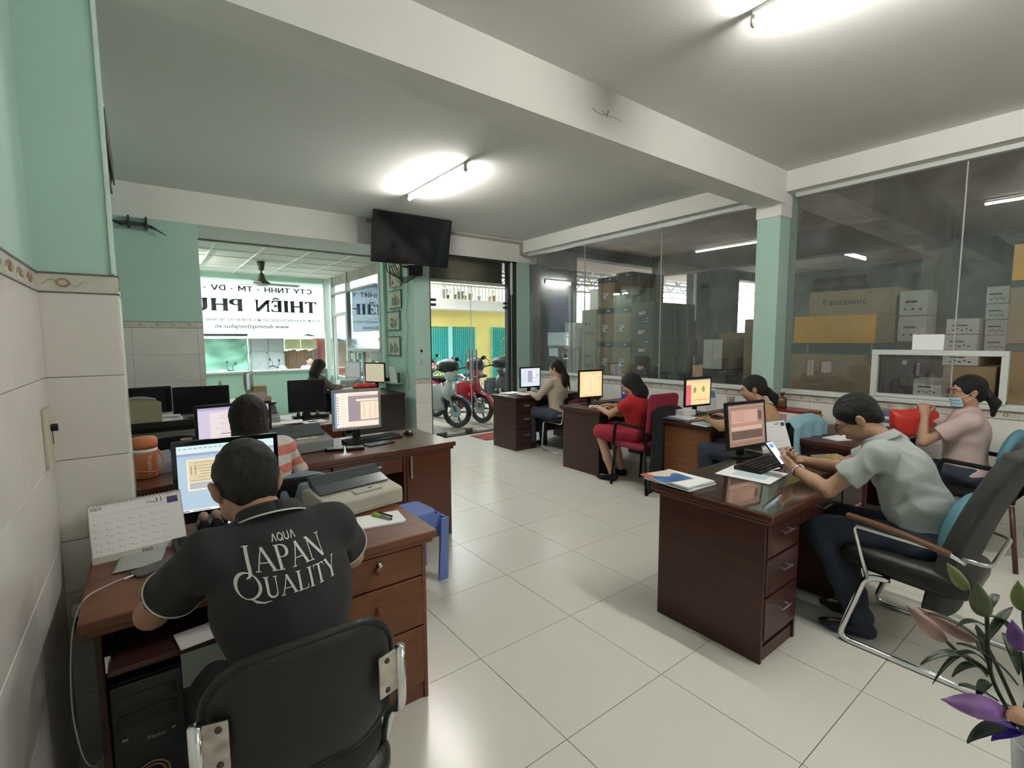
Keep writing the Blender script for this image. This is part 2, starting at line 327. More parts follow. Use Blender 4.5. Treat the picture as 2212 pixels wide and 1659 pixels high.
# ------------------------------------------------------------------ bodies and clothes: one continuous surface from a distance field
class SDF:
    def __init__(s, lo, hi, h):
        s.lo = np.array(lo, 'f8'); s.h = h; n = np.ceil((np.array(hi)-s.lo)/h).astype(int)+1; s.n = n; s.F = np.full(n, 1., 'f4')
    def reg(s, lo, hi):
        a = np.maximum(np.floor((np.array(lo)-s.lo)/s.h).astype(int), 0); b = np.minimum(np.ceil((np.array(hi)-s.lo)/s.h).astype(int)+1, s.n)
        if (b <= a).any(): return None, None
        ax = [(s.lo[i]+s.h*np.arange(a[i], b[i])).astype('f4') for i in range(3)]
        return tuple(slice(a[i], b[i]) for i in range(3)), (ax[0][:, None, None], ax[1][None, :, None], ax[2][None, None, :])
    def mix(s, sl, d, k, op='u'):
        F = s.F[sl]
        if op == 'u': h = np.maximum(k-np.abs(F-d), 0)/k; s.F[sl] = np.minimum(F, d)-h*h*k*.25
        else: h = np.maximum(k-np.abs(F+d), 0)/k; s.F[sl] = np.maximum(F, -d)+h*h*k*.25
    def rc(s, a, b, r1, r2=None, k=.02, op='u'):
        r2 = r1 if r2 is None else r2; a = np.array(a, 'f8'); b = np.array(b, 'f8'); m = max(r1, r2)+k+2*s.h
        sl, X = s.reg(np.minimum(a, b)-m, np.maximum(a, b)+m)
        if sl is None: return s
        ab = b-a; L2 = max(ab@ab, 1e-9); px, py, pz = X[0]-a[0], X[1]-a[1], X[2]-a[2]
        t = np.clip((px*ab[0]+py*ab[1]+pz*ab[2])/L2, 0, 1)
        d = np.sqrt((px-ab[0]*t)**2+(py-ab[1]*t)**2+(pz-ab[2]*t)**2)-(r1+(r2-r1)*t); s.mix(sl, d, k, op); return s
    def el(s, c, r, k=.02, R=None, op='u'):
        c = np.array(c, 'f8'); m = max(r)+k+2*s.h; sl, X = s.reg(c-m, c+m)
        if sl is None: return s
        p = [X[i]-c[i] for i in range(3)]
        if R is not None: p = [p[0]*R[0][j]+p[1]*R[1][j]+p[2]*R[2][j] for j in range(3)]
        k0 = np.sqrt((p[0]/r[0])**2+(p[1]/r[1])**2+(p[2]/r[2])**2); k1 = np.sqrt((p[0]/r[0]**2)**2+(p[1]/r[1]**2)**2+(p[2]/r[2]**2)**2)+1e-6
        s.mix(sl, k0*(k0-1)/k1, k, op); return s
    def cut(s, p, n, k=.004):
        # keep the side the normal points away from
        n = np.array(n, 'f8'); n = n/np.linalg.norm(n); p = np.array(p); sl, X = s.reg(s.lo, s.lo+s.h*s.n)
        d = (X[0]-p[0])*n[0]+(X[1]-p[1])*n[1]+(X[2]-p[2])*n[2]; s.mix(sl, -d.astype('f4'), k, 's'); return s
    def folds(s, amp, freq=30, seed=0, dirn=(0, 0, 1)):
        I = np.nonzero(np.abs(s.F) < .03); g = np.random.RandomState(seed); P = np.stack([s.lo[i]+s.h*I[i] for i in range(3)], 1); v = 0
        for q in range(5):
            w = g.normal(size=3); w = w-.55*np.array(dirn)*(w@np.array(dirn)); w *= freq*(.6+.35*q)/np.linalg.norm(w)
            v = v+np.sin(P@w+2.2*np.sin(P@(w[[1, 2, 0]]*.35)+g.rand()*6)+g.rand()*6)/(1+.5*q)
        s.F[I] += (amp*(np.abs(v)-.9)*.6).astype('f4'); return s
    def mesh(s, name, mt, parent, label=None, M=None):
        F = s.F; neg = F < 0; h = s.h
        acc = {}
        nx, ny, nz = F.shape; cn = np.zeros((nx-1, ny-1, nz-1), np.int8)
        for a in (0, 1):
            for b in (0, 1):
                for c in (0, 1): cn += neg[a:nx-1+a, b:ny-1+b, c:nz-1+c]
        cells = np.nonzero((cn > 0) & (cn < 8)); nc = len(cells[0])
        idx = -np.ones(cn.shape, np.int32); idx[cells] = np.arange(nc)
        S = np.zeros((nc, 3)); W = np.zeros(nc)
        C = [(a, b, c) for a in (0, 1) for b in (0, 1) for c in (0, 1)]
        E = [(p, q) for p in C for q in C if sum(abs(p[i]-q[i]) for i in range(3)) == 1 and p < q]
        val = {p: F[cells[0]+p[0], cells[1]+p[1], cells[2]+p[2]] for p in C}
        for p, q in E:
            a, b = val[p], val[q]; m = (a < 0) != (b < 0); t = np.where(m, a/(a-b+1e-12), 0)
            for i in range(3): S[:, i] += np.where(m, p[i]+(q[i]-p[i])*t, 0)
            W += m
        V = (np.stack(cells, 1)+S/W[:, None])*h+s.lo
        Q = []
        for ax in range(3):
            o1, o2 = [i for i in range(3) if i != ax]; sa = [slice(None)]*3; sb = [slice(None)]*3; sa[ax] = slice(0, -1); sb[ax] = slice(1, None)
            ch = neg[tuple(sa)] != neg[tuple(sb)]; e = list(np.nonzero(ch)); ok = (e[o1] > 0) & (e[o2] > 0) & (e[o1] < F.shape[o1]-1) & (e[o2] < F.shape[o2]-1)
            e = [x[ok] for x in e]; up = neg[tuple(e)]
            def g(d1, d2): c = [x.copy() for x in e]; c[o1] = c[o1]-d1; c[o2] = c[o2]-d2; return idx[tuple(c)]
            q = np.stack([g(1, 1), g(0, 1), g(0, 0), g(1, 0)], 1)
            fl = up if ax != 1 else ~up
            q[~fl] = q[~fl][:, ::-1]; Q.append(q)
        Q = np.concatenate(Q); Q = Q[(Q >= 0).all(1)]
        if M is not None: V = V@np.array(M.to_3x3()).T+np.array(M.translation)
        me = bpy.data.meshes.new(name); me.vertices.add(len(V)); me.vertices.foreach_set('co', V.ravel()); me.loops.add(Q.size); me.loops.foreach_set('vertex_index', Q.ravel().astype(np.int32))
        me.polygons.add(len(Q)); me.polygons.foreach_set('loop_start', np.arange(len(Q), dtype=np.int32)*4); me.polygons.foreach_set('loop_total', np.full(len(Q), 4, np.int32))
        me.update(calc_edges=True); me.polygons.foreach_set('use_smooth', np.ones(len(Q), bool)); me.materials.append(mt); me.update()
        o = bpy.data.objects.new(name, me); link(o); adopt(o, parent)
        if label: o['label'] = label
        return o
def A(*v): return np.array(v, 'f8')
def unit(v): v = np.array(v, 'f8'); return v/np.linalg.norm(v)
def rotm(pitch=0, yaw=0, roll=0):
    return np.array((Matrix.Rotation(yaw, 3, 'Z') @ Matrix.Rotation(pitch, 3, 'X') @ Matrix.Rotation(roll, 3, 'Y')))
def hand(S, w, d, nrm, side, curl=(.35, .5, .4), sc=1.0, spread=.12, thumb=None, k=.006):
    """w wrist, d direction of the palm, nrm the way the palm faces, side +1 if the thumb is on the d x nrm side"""
    d = unit(d); nrm = unit(nrm-d*(np.array(nrm)@d)); x = np.cross(d, nrm)*side      # x points to the thumb side
    P = w+d*.045*sc
    Rm = np.stack([x, d, nrm], 1)
    S.el(P, (.040*sc, .050*sc, .017*sc), k*2, Rm); S.rc(w-d*.01, w+d*.03*sc, .025*sc, .024*sc, .015)
    L = (.092, .100, .095, .076)
    for i in range(4):
        off = (.030-.020*i)*sc; b = w+d*(.082-.004*abs(i-1.2))*sc+x*off; dr = unit(d+x*spread*(1.5-i)*.5); ln = L[i]*sc; a = 0; p = b
        S.rc(w+d*.05*sc+x*off*.9, b, .010*sc, .0095*sc, k)
        for q, (fr, cu) in enumerate(zip((.45, .31, .24), curl)):
            a += cu*(1+.12*i); v = dr*math.cos(a)+nrm*math.sin(a); e = p+v*ln*fr; S.rc(p, e, (.0092-.0010*q)*sc, (.0085-.0010*q)*sc, k*.7); p = e
    t0 = w+d*.022*sc+x*.026*sc+nrm*.004; td = unit(d*.75+x*.75+nrm*.35) if thumb is None else unit(d*thumb[0]+x*thumb[1]+nrm*thumb[2])
    t1 = t0+td*.040*sc; t2 = t1+unit(td+d*.5)*.030*sc; t3 = t2+unit(td+d*.9)*.024*sc
    S.rc(t0, t1, .014*sc, .0115*sc, k*1.6); S.rc(t1, t2, .0110*sc, .0100*sc, k); S.rc(t2, t3, .0098*sc, .0080*sc, k)
DEF = dict(pel=(0, 0, .55), wst=(0, .03, .68), chs=(0, .06, .86), nck=(0, .08, 1.01), hd=(0, .12, 1.155), sw=.165, shz=None,
           elR=(.22, .22, .76), wrR=(.16, .44, .785), elL=(-.22, .22, .76), wrL=(-.16, .44, .785), knR=(.12, .43, .53), knL=(-.12, .43, .53),
           anR=(.12, .42, .10), anL=(-.12, .42, .10))
def person(label, loc, rz, h=.008, sc=1.0, female=False, pitch=0, yaw=0, skin=None, hair='short', hairm=None, shirt=None, sleeve='short', pants=None,
           skirt=None, shoes=None, hands=None, glasses=None, foldamp=.006, belly=0, hem=None, collar=None, upper=False, **kw):
    J = {**DEF, **kw}; J = {k2: (A(*v) if isinstance(v, tuple) else v) for k2, v in J.items()}
    for k2 in ('pel', 'wst', 'chs', 'nck', 'hd'): J[k2] = J[k2]*A(sc, 1, 1)
    root = thing('person', label, 'person', loc, rz)
    sw = J['sw']*sc; up = unit(J['nck']-J['chs']); shb = J['nck']-up*.055
    sx = unit(J.get('sx', A(1, 0, 0)))
    sh = {1: shb+sx*sw, -1: shb-sx*sw}; el = {1: J['elR'], -1: J['elL']}; wr = {1: J['wrR'], -1: J['wrL']}; kn = {1: J['knR'], -1: J['knL']}; an = {1: J['anR'], -1: J['anL']}
    Rh = rotm(pitch, yaw, J.get('roll', 0)); hd = J['hd']
    hp = lambda x, y, z: hd+Rh@(A(x, y, z)*hs)
    hs = .97*sc if not female else .93*sc
    pts = [J['pel'], J['wst'], J['chs'], J['nck'], hd+A(0, 0, .02)]+list(sh.values())+list(el.values())+list(wr.values())
    if not upper: pts += list(kn.values())+list(an.values())+[a+A(0, .16, 0) for a in an.values()]
    lo = np.min(pts, 0)-A(.19, .19, .16); hi = np.max(pts, 0)+A(.19, .21, .16); hi[2] = min(hi[2], hd[2]+.16)
    if not upper: lo[2] = -.01
    B = SDF(lo, hi, h)
    tw = .150 if female else .158
    def torso(S, g=0, k=.05):
        S.el(J['pel'], ((.165 if female else .160)+g, .125+g, .105+g), k); 
        S.el(J['wst'], ((.122 if female else .138+belly*.6)+g, .098+belly+g, .12+g), k)
        Rt = np.stack([sx, unit(np.cross(up, sx)), up], 1)
        S.el(J['chs'], (tw*sc+g, .112+g, .155+g), k, Rt); S.rc(J['wst'], J['chs'], .100+g, .105+g, k)
        if female: S.el(J['chs']+A(.065, .085, 0), (.055+g, .05+g, .055+g), .03); S.el(J['chs']+A(-.065, .085, 0), (.055+g, .05+g, .055+g), .03)
        for q in (1, -1): S.rc(shb+sx*q*.05, sh[q]-sx*q*.015-A(0, 0, .01), .062+g, .055*sc+g, .04)
        S.rc(J['chs']+up*.03, J['nck']-up*.03, .085+g, .055+g, .04)
    torso(B)
    for q in (1, -1):
        ua = (.047 if not female else .040)*sc; fa = (.040 if not female else .033)*sc; wa = (.027 if not female else .023)*sc
        B.rc(sh[q]-sx*q*.01, el[q], ua, fa*.95, .03); m = el[q]*.6+wr[q]*.4; B.rc(el[q], m, fa, fa*.92, .012); B.rc(m, wr[q], fa*.92, wa, .012)
        if not upper:
            hip = J['pel']+A(q*.085, .02, -.02); B.rc(hip, kn[q], .085, .055, .04); B.rc(kn[q], an[q]*.65+kn[q]*.35, .052, .047, .02); B.rc(an[q]*.65+kn[q]*.35, an[q], .047, .036, .02)
            t = an[q]+A(q*.02, .12, -.064); B.rc(an[q]+A(0, -.02, -.058), t, .027, .022, .02)
    nk = .057 if not female else .047
    B.rc(J['nck']-up*.05, hp(0, -.022, -.055), nk+.006, nk, .025)
    # head
    B.el(hp(0, -.018, .028), A(.076, .094, .088)*hs, .015, Rh); B.el(hp(0, .018, -.028), A(.062, .074, .082)*hs, .03, Rh)
    B.el(hp(0, .055, -.092), A(.028, .026, .022)*hs, .03, Rh)
    for q in (1, -1):
        B.el(hp(.036*q, .055, -.035), A(.026, .026, .026)*hs, .025, Rh); B.el(hp(.050*q, .010, -.070), A(.016, .035, .022)*hs, .03, Rh)
        B.el(hp(.031*q, .098, -.002), A(.015, .013, .011)*hs, .012, Rh, 's'); B.rc(hp(.018*q, .083, .018), hp(.045*q, .070, .016), .009*hs, .008*hs, .012)
        B.el(hp(.084*q, -.014, -.014), A(.013, .020, .034)*hs, .006, Rh@rotm(.15, 0, q*.35)); B.el(hp(.097*q, -.004, -.010), A(.006, .012, .020)*hs, .005, Rh, 's')
        B.el(hp(.012*q, .095, -.034), A(.008, .009, .007)*hs, .006, Rh)
        B.el(hp(.031*q, .081, -.002), A(.013, .012, .011)*hs, .004, Rh)
    B.rc(hp(0, .086, .008), hp(0, .108, -.030), .007*hs, .0105*hs, .012); B.el(hp(0, .088, -.058), A(.024, .013, .007)*hs, .005, Rh); B.el(hp(0, .086, -.070), A(.020, .012, .008)*hs, .005, Rh)
    H = hands or {}
    for q, key in ((1, 'R'), (-1, 'L')):
        a = H.get(key, {}); fd = unit(wr[q]-el[q]); d = A(*a['d']) if 'd' in a else unit(fd*A(1, 1, .3)); n = A(*a['n']) if 'n' in a else A(0, 0, -1)
        hand(B, wr[q]+fd*.008, d, n, a.get('s', q if n[2] > .3 else -q)*1.0, a.get('curl', (.25, .35, .3)), (.95 if not female else .86)*sc, thumb=a.get('thumb'), k=max(.005, h*.7))
    B.mesh('body', skin or SKIN, root)
    # eyes, brows, lips
    e = MB(); 
    for q in (1, -1): e.ell(hp(.031*q, .0870, -.003), A(.0095, .006, .0052)*hs, Matrix(Rh.tolist()).to_4x4(), 10, 6, 0); e.ell(hp(.031*q, .0905, -.0035), A(.0046, .0040, .0046)*hs, Matrix(Rh.tolist()).to_4x4(), 8, 6, 1)
    e.build('eyes', [mat('eye_white', (.55, .53, .50), .3), mat('iris', (.015, .01, .008), .15)], root, True)
    e = MB()
    for q in (1, -1): e.tube([hp(.014*q, .0955, .016), hp(.030*q, .0925, .022), hp(.047*q, .080, .017)], [.0035*hs, .004*hs, .0025*hs], 6)
    e.build('eyebrows', HAIR, root, True)
    e = MB(); e.ell(hp(0, .0945, -.064), A(.021, .0075, .0085)*hs, Matrix(Rh.tolist()).to_4x4(), 12, 6); e.build('lips', mat('lip_skin', (.34, .13, .10), .5), root, True)
    # hair
    hm = hairm or HAIR; S = SDF(hd-A(.30, .45, .60), hd+A(.22, .22, .17), max(.006, h*.8))
    g = .011 if hair == 'short' else .016
    S.el(hp(0, -.022, .030), A(.076+g, .094+g, .088+g)*hs, .02, Rh)
    if hair == 'short': S.el(hp(0, -.075, -.035), A(.060, .035, .055)*hs, .03, Rh)
    if hair in ('long', 'bob'):
        dn = .05 if hair == 'bob' else .30
        for q in (1, -1): S.rc(hp(.050*q, -.045, 0), hp(.055*q, -.030-.02, -.12), .052, .040, .03)
        S.rc(hp(0, -.06, .02), hp(0, -.075, -.13), .085, .078, .03); e0 = hp(0, -.075, -.13)
        bk = A(0, -.035, -dn); S.el(e0+bk*.5, (.105, .048, .05+dn*.55), .05)
        for q in (1, -1): S.rc(e0+A(.05*q, 0, 0), e0+bk+A(.06*q, .01, -.02), .034, .014, .03)
    if hair in ('pony', 'lowpony', 'bun'):
        S.el(hp(0, -.07, -.03), A(.068, .045, .065)*hs, .03, Rh)
        t = hp(0, -.125, -.030 if hair != 'lowpony' else -.05)
        S.el(t, (.026, .026, .026), .02)
        if hair == 'pony':
            for o1, l in ((-.02, .34), (0, .38), (.02, .32), (.045, .28)): S.rc(t, t+A(o1, -.035, -l*.4), .024, .030, .02); S.rc(t+A(o1, -.035, -l*.4), t+A(o1*2.6, -.025, -l), .028, .007, .02)
        if hair == 'lowpony': S.rc(t, t+A(.0, -.05, -.05), .028, .034, .02); S.rc(t+A(0, -.05, -.05), t+A(.01, -.075, -.13), .034, .010, .02)
        if hair == 'bun': S.rc(t, t+A(0, -.045, -.06), .030, .030, .02); S.rc(t+A(0, -.045, -.06), t+A(.01, -.04, -.15), .030, .012, .02)
    # open the face: in front of a plane that leans back from the temples, and below the hair line
    fwd = Rh@A(0, 1, 0); u = Rh@A(0, 0, 1)
    S.el(hp(0, .095, -.045), A(.078, .092, .104)*hs, .012, Rh, 's')
    if hair == 'short': S.el(hp(0, .045, -.085), A(.11, .085, .080)*hs, .010, Rh, 's'); S.cut(hp(0, -.1, -.085), -(u*1.0-fwd*.25), .01)
    if hair in ('pony', 'lowpony', 'bun'): S.el(hp(0, .04, -.10), A(.11, .085, .080)*hs, .015, Rh, 's')
    for q in (1, -1): S.el(hp(.092*q, -.006, -.016), A(.022, .026, .040)*hs, .006, Rh, 's') if hair not in ('long', 'bob') else None
    S.folds(.0035, 110, 3, tuple(u)); S.mesh('hair', hm, root)
    if hair in ('pony', 'lowpony', 'bun'):
        t = hp(0, -.125, -.030 if hair != 'lowpony' else -.05); tor = MB()
        M0 = Matrix.Translation(t) @ Matrix(Rh.tolist()).to_4x4() @ RX(R(60))
        ring = [M0 @ Vector((.030*math.cos(a), .030*math.sin(a), .004*math.sin(5*a))) for a in np.linspace(0, 2*PI, 16, False)]
        tor.tube(ring, .011, 8, closed=True); tor.build('hair_tie', kw.get('tiem', BLKR), root, True)
    if glasses:
        gm = MB(); 
        for q in (1, -1):
            M0 = Matrix.Translation(hp(.032*q, .108, -.004)) @ Matrix(Rh.tolist()).to_4x4() @ RX(R(90)); gm.tube([M0 @ Vector((x*hs, y*hs, 0)) for x, y in rrect(.050, .032, .012, 3)], .0013, 6, closed=True)
            gm.tube([hp(.056*q, .106, .004), hp(.080*q, .060, .004), hp(.085*q, -.005, .0), hp(.082*q, -.02, -.012)], .0014, 6)
        gm.tube([hp(-.008, .108, .002), hp(0, .111, .005), hp(.008, .108, .002)], .0012, 6); fr = gm.build('glasses', glasses, root, True)
    # clothes
    if shirt:
        S = SDF(lo, hi, h); torso(S, .013, .05)
        f = {'short': .62, 'long': 1.0, 'cap': .45, 'none': 0}[sleeve]
        for q in (1, -1):
            ua = (.047 if not female else .040)*sc; e2 = sh[q]+(el[q]-sh[q])*min(f, 1); T2 = SDF(lo, hi, h)
            T2.rc(sh[q]-sx*q*.01, e2+(unit(el[q]-sh[q])*.05 if sleeve != 'long' else 0), ua+.016, ua+(.022 if sleeve != 'long' else .008), .04)
            if sleeve == 'long': T2.rc(el[q], wr[q]-(wr[q]-el[q])*.08, ua+.008, .034, .02)
            else: T2.cut(e2, unit(el[q]-sh[q]))
            S.mix((slice(None),)*3, T2.F, .03)
        if J.get('extra'):
            for a0, b0, r0, r1 in J['extra']: S.rc(a0, b0, r0, r1, .04)
        S.folds(foldamp, 34, int(abs(loc[0]*10)) + 1, (0, 0, 1))
        hz = J['pel'][2]-.06 if hem is None else hem
        S.cut((0, 0, hz), (0, -.12, -1)); nk2 = J['nck']+up*.020
        fdir = unit(J['hd']-J['nck']+A(0, .10, 0)); S.cut(nk2+A(0, .03, 0), unit(up*1.0+A(0, .35, 0)), .006)
        so = S.mesh('shirt', shirt, root); root['_s'] = so.name
    if pants and not upper:
        S = SDF(lo, hi, h)
        S.el(J['pel'], (.175, .137, .112), .05)
        for q in (1, -1):
            hip = J['pel']+A(q*.085, .02, -.02); S.rc(hip, kn[q], .099, .070, .04); S.rc(kn[q], an[q]+A(0, 0, .01), .068, .058, .02)
        S.folds(.006, 30, 5, (0, 1, 0)); S.cut((0, 0, J['pel'][2]+.075), (0, 0, 1)); S.cut((0, 0, min(an[1][2], an[-1][2])-.045), (0, 0, -1)); S.mesh('trousers', pants, root)
    if skirt and not upper:
        S = SDF(lo, hi, h); S.el(J['pel'], (.178, .14, .115), .05)
        for q in (1, -1): hip = J['pel']+A(q*.085, .02, -.02); S.rc(hip, hip+(kn[q]-hip)*.95, .105, .085, .07)
        S.folds(.006, 25, 9, (0, 0, 1)); S.mesh('skirt', skirt, root)
    if not upper:
        for q in (1, -1):
            S = SDF(an[q]-A(.09, .12, .11), an[q]+A(.09, .25, .05), max(.006, h*.8)); a = an[q]
            S.rc(a+A(0, -.035, -.050), a+A(q*.018, .10, -.060), .040, .038, .02); S.rc(a+A(q*.018, .10, -.060), a+A(q*.02, .155, -.066), .038, .026, .02); S.cut(a+A(0, 0, -.020), (0, .25, 1)); S.cut(a+A(0, 0, -.099), (0, 0, -1))
            S.mesh('shoe', shoes or BLKR, root)
    return root, dict(hp=hp, Rh=Rh, J=J, sh=sh, el=el, wr=wr, hs=hs)
# ------------------------------------------------------------------ the setting
def struct(mb, name, mats, **k): o = mb.build(name, mats, **k); o['kind'] = 'structure'; return o
CZ = 3.22; BZ = 2.90; YF = 6.65; XL = -.285; XR = 5.45
# floor: one slab of grout and the single polished tiles on it
fl = struct(MB().box(XL-.2, XR+.1, -3.2, YF+.05, -.12, -.004), 'floor', GROUT)
tm = None; gx0, gy0 = .0154, .0597
for i in range(-1, 10):
    for j in range(-6, 12):
        x0, y0 = gx0+.6*i, gy0+.6*j; x1, y1 = x0+.6, y0+.6
        cx0, cx1, cy0, cy1 = max(x0, XL), min(x1, XR), max(y0, -3.2), min(y1, YF-.02)
        if cx1-cx0 < .03 or cy1-cy0 < .03: continue
        if tm is None: tm = MB().box(.0018, .5982, .0018, .5982, -.008, 0).build('floor_tile', FLOORT, fl); tm.location = (x0, y0, 0); tmm = tm.data; continue
        if (cx0, cx1, cy0, cy1) == (x0, x1, y0, y1): o = bpy.data.objects.new('floor_tile', tmm); link(o)
        else: o = MB().box(.0018, cx1-cx0-.0018, .0018, cy1-cy0-.0018, -.008, 0).build('floor_tile', FLOORT)
        adopt(o, fl); o.location = (cx0, cy0, 0)
scf = MB()
scf.tube(spline([(2.45, 2.337, 3.06), (2.50, 2.337, 3.045), (2.56, 2.337, 3.044), (2.60, 2.337, 3.06), (2.615, 2.337, 3.08)], 4), .0022, 5).tube(spline([(2.54, 2.338, 3.066), (2.62, 2.338, 3.052), (2.70, 2.338, 3.056), (2.76, 2.338, 3.045)], 4), .0016, 5).tube([(2.595, 2.338, 3.038), (2.61, 2.338, 3.082)], .003, 5)
def quadwall(name, m, M, w, h, t=.2, z0=0):
    """plain slab: front face in the local xy plane of M, body behind"""
    return struct(MB().box(0, w, z0, h, -t, 0, M=M), name, m)
# ceiling and beams
struct(MB().box(XL-.2, XR+.1, -3.2, YF+.3, CZ, CZ+.15), 'ceiling', CEIL)
struct(MB().box(XL-.1, 5.29, 2.34, 2.60, BZ, CZ+.02), 'trim_1', W_WHITE)
scf.build('scuff_mark', mat('scuff_grey', (.28, .27, .25), .9), bpy.data.objects['trim_1'])
struct(MB().box(5.29, 5.62, -3.2, YF, 3.02, CZ+.02), 'trim_2', W_WHITE)
struct(MB().box(-.3, 5.62, YF, 7.50, 2.86, CZ+.05), 'trim_3', W_WHITE)
struct(MB().box(5.40, 5.475, -3.2, 2.30, 2.975, 3.025).box(5.40, 5.475, 2.60, YF, 2.975, 3.025), 'trim_4', ALU)
# dado of tiles: every tile its own object
def dado(parent, M, w, h, rows, tw, x_off=0, tile=W_TILE, border=True, bh=.07, motif=True, d=.008, name='wall_tile', minz=0.):
    """M: frame of the wall, tiles cover x 0..w, z 0..h (rows of `rows` counted down from the border)"""
    z = h-(bh if border else 0); g = .0022; cache = {}
    if border:
        x = x_off-tw
        bw = .30
        x = x_off-bw
        while x < w-.01:
            a, b = max(x, 0), min(x+bw, w); x += bw
            if b-a < .02: continue
            mb = MB().box(a+.001, b-.001, h-bh+.001, h-.001, -.004, d, 0).box(a, b, h-.006, h, -.002, d+.003, 1).box(a, b, h-bh-.002, h-bh+.003, -.002, d+.002, 1)
            if motif:
                for k, cx in enumerate((x-bw+.075, x-bw+.225)):
                    if a+.03 < cx < b-.03:
                        cy = h-bh*.5; q = 10; ri = .016 if k == 0 else .012
                        ring = [(cx+ri*math.cos(2*PI*t/q), cy+ri*.85*math.sin(2*PI*t/q), d+.0012) for t in range(q)]
                        mb.tube(ring, .0034, 5, 2, closed=True); mb.tube(spline([(cx-.055, cy-.008, d+.001), (cx-.03, cy+.012, d+.001), (cx-.012, cy-.012, d+.001)], 3), .0015, 4, 3); mb.tube(spline([(cx+.055, cy+.006, d+.001), (cx+.03, cy-.013, d+.001), (cx+.012, cy+.011, d+.001)], 3), .0015, 4, 3)
            o = mb.build('border_tile', [BORDER, BLINE, BMOTIF, BMOTIF2], parent); o.matrix_world = M
    while z > minz+.01:
        z1 = z; z0 = max(z-rows, minz); z -= rows; x = x_off-tw
        while x < w-.01:
            a, b = max(x, 0), min(x+tw, w); x += tw
            if b-a < .02: continue
            key = (round(b-a, 3), round(z1-z0, 3))
            if key not in cache: cache[key] = MB().box(g/2, b-a-g/2, g/2, z1-z0-g/2, -.004, d).build(name, tile, parent, bevel=.0015, seg=1); o = cache[key]
            else: o = cache[key].copy(); link(o); adopt(o, parent)
            o.matrix_world = M @ TR(a, z0, 0)
# left wall with its high dado, and the pillar under the big beam
lw = struct(MB().box(-.50, XL, -3.2, YF, 0, CZ), 'wall_left', W_GREEN)
ML = Matrix(((0, 0, 1, XL), (1, 0, 0, -3.2), (0, 1, 0, 0), (0, 0, 0, 1)))
dado(lw, ML @ TR(2.9, 0, 0), 2.34+.3, 1.785, .30, .60, x_off=.33)
pl = struct(MB().box(XL, -.067, 2.352, 2.60, 0, BZ+.01), 'wall_pillar_left', W_GREEN)
struct(MB().box(-.075, -.0655, 2.3435, 2.354, 1.79, BZ), 'trim_5', mat('pale_corner_bead', (.62, .72, .66), .5))
dado(pl, fr_y(XL, 2.350, 0), .218, 1.785, .30, .30, x_off=0)
MX = Matrix(((0, 0, 1, -.067), (1, 0, 0, 2.352), (0, 1, 0, 0), (0, 0, 0, 1)))
dado(pl, MX, .245, 1.785, .30, .30, x_off=0, tile=W_TILE2)
# front wall, left piece
fw = struct(MB().box(XL-.2, .575, YF+.01, YF+.20, 0, 2.88), 'wall_front', W_GREEN)
dado(fw, fr_y(XL, YF+.01, 0), .575-XL, 1.76, .30, .60, x_off=.2)
# column between the annex and the street door
c1 = struct(MB().box(3.24, 3.505, YF+.01, 7.0, 0, 2.88).box(3.24, 3.40, 7.0, 7.74, 0, 2.88).box(3.19, 3.40, 7.66, 7.80, 0, 2.88), 'wall_front_column', W_GREEN)
dado(c1, fr_y(3.24, YF+.01, 0), .265, .955, .30, .60, x_off=0, tile=W_TILE2)
c2 = struct(MB().box(5.185, 5.46, YF+.01, 6.95, 0, 3.0), 'wall_front_corner', W_GREEN)
dado(c2, fr_y(5.185, YF+.01, 0), .26, .955, .30, .60, tile=W_TILE2)
# right wall: dado, ledge, the store window
rw = struct(MB().box(5.43, 5.56, -3.2, YF+.02, 0, .935), 'wall_right', W_WHITE)
MR = Matrix(((0, 0, -1, 5.43), (1, 0, 0, -3.2), (0, 1, 0, 0), (0, 0, 0, 1)))
# tiles of the right wall run along y; x local = distance from y=-3.2 but the face looks to -x
MR = fr_x(5.43, YF, 0)
dado(rw, MR, YF-2.60, .958, .28, .60, x_off=.15, tile=W_TILE2, d=.010)
dado(rw, fr_x(5.43, 2.36, 0), 3.6, .958, .28, .60, x_off=.28, tile=W_TILE2, d=.010)
wl = struct(MB().box(5.395, 5.50, 2.60, YF, .958, .985).box(5.42, 5.48, 2.60, YF, .985, 1.005), 'windowsill_1', ALU)
struct(MB().box(5.395, 5.50, -1.3, 2.36, .958, .985).box(5.42, 5.48, -1.3, 2.36, .985, 1.005), 'windowsill_2', ALU)
# the pillar of the right wall
pr = struct(MB().box(5.23, 5.62, 2.362, 2.595, 0, 3.03), 'wall_pillar_right', W_GREEN)
dado(pr, fr_x(5.23, 2.595, 0), .233, .955, .30, .30, tile=W_TILE2); dado(pr, fr_y(5.23, 2.362, 0), .20, .955, .30, .30, tile=W_TILE2)
struct(MB().box(5.218, 5.46, 2.352, 2.605, 2.78, 3.03), 'trim_6', W_WHITE)
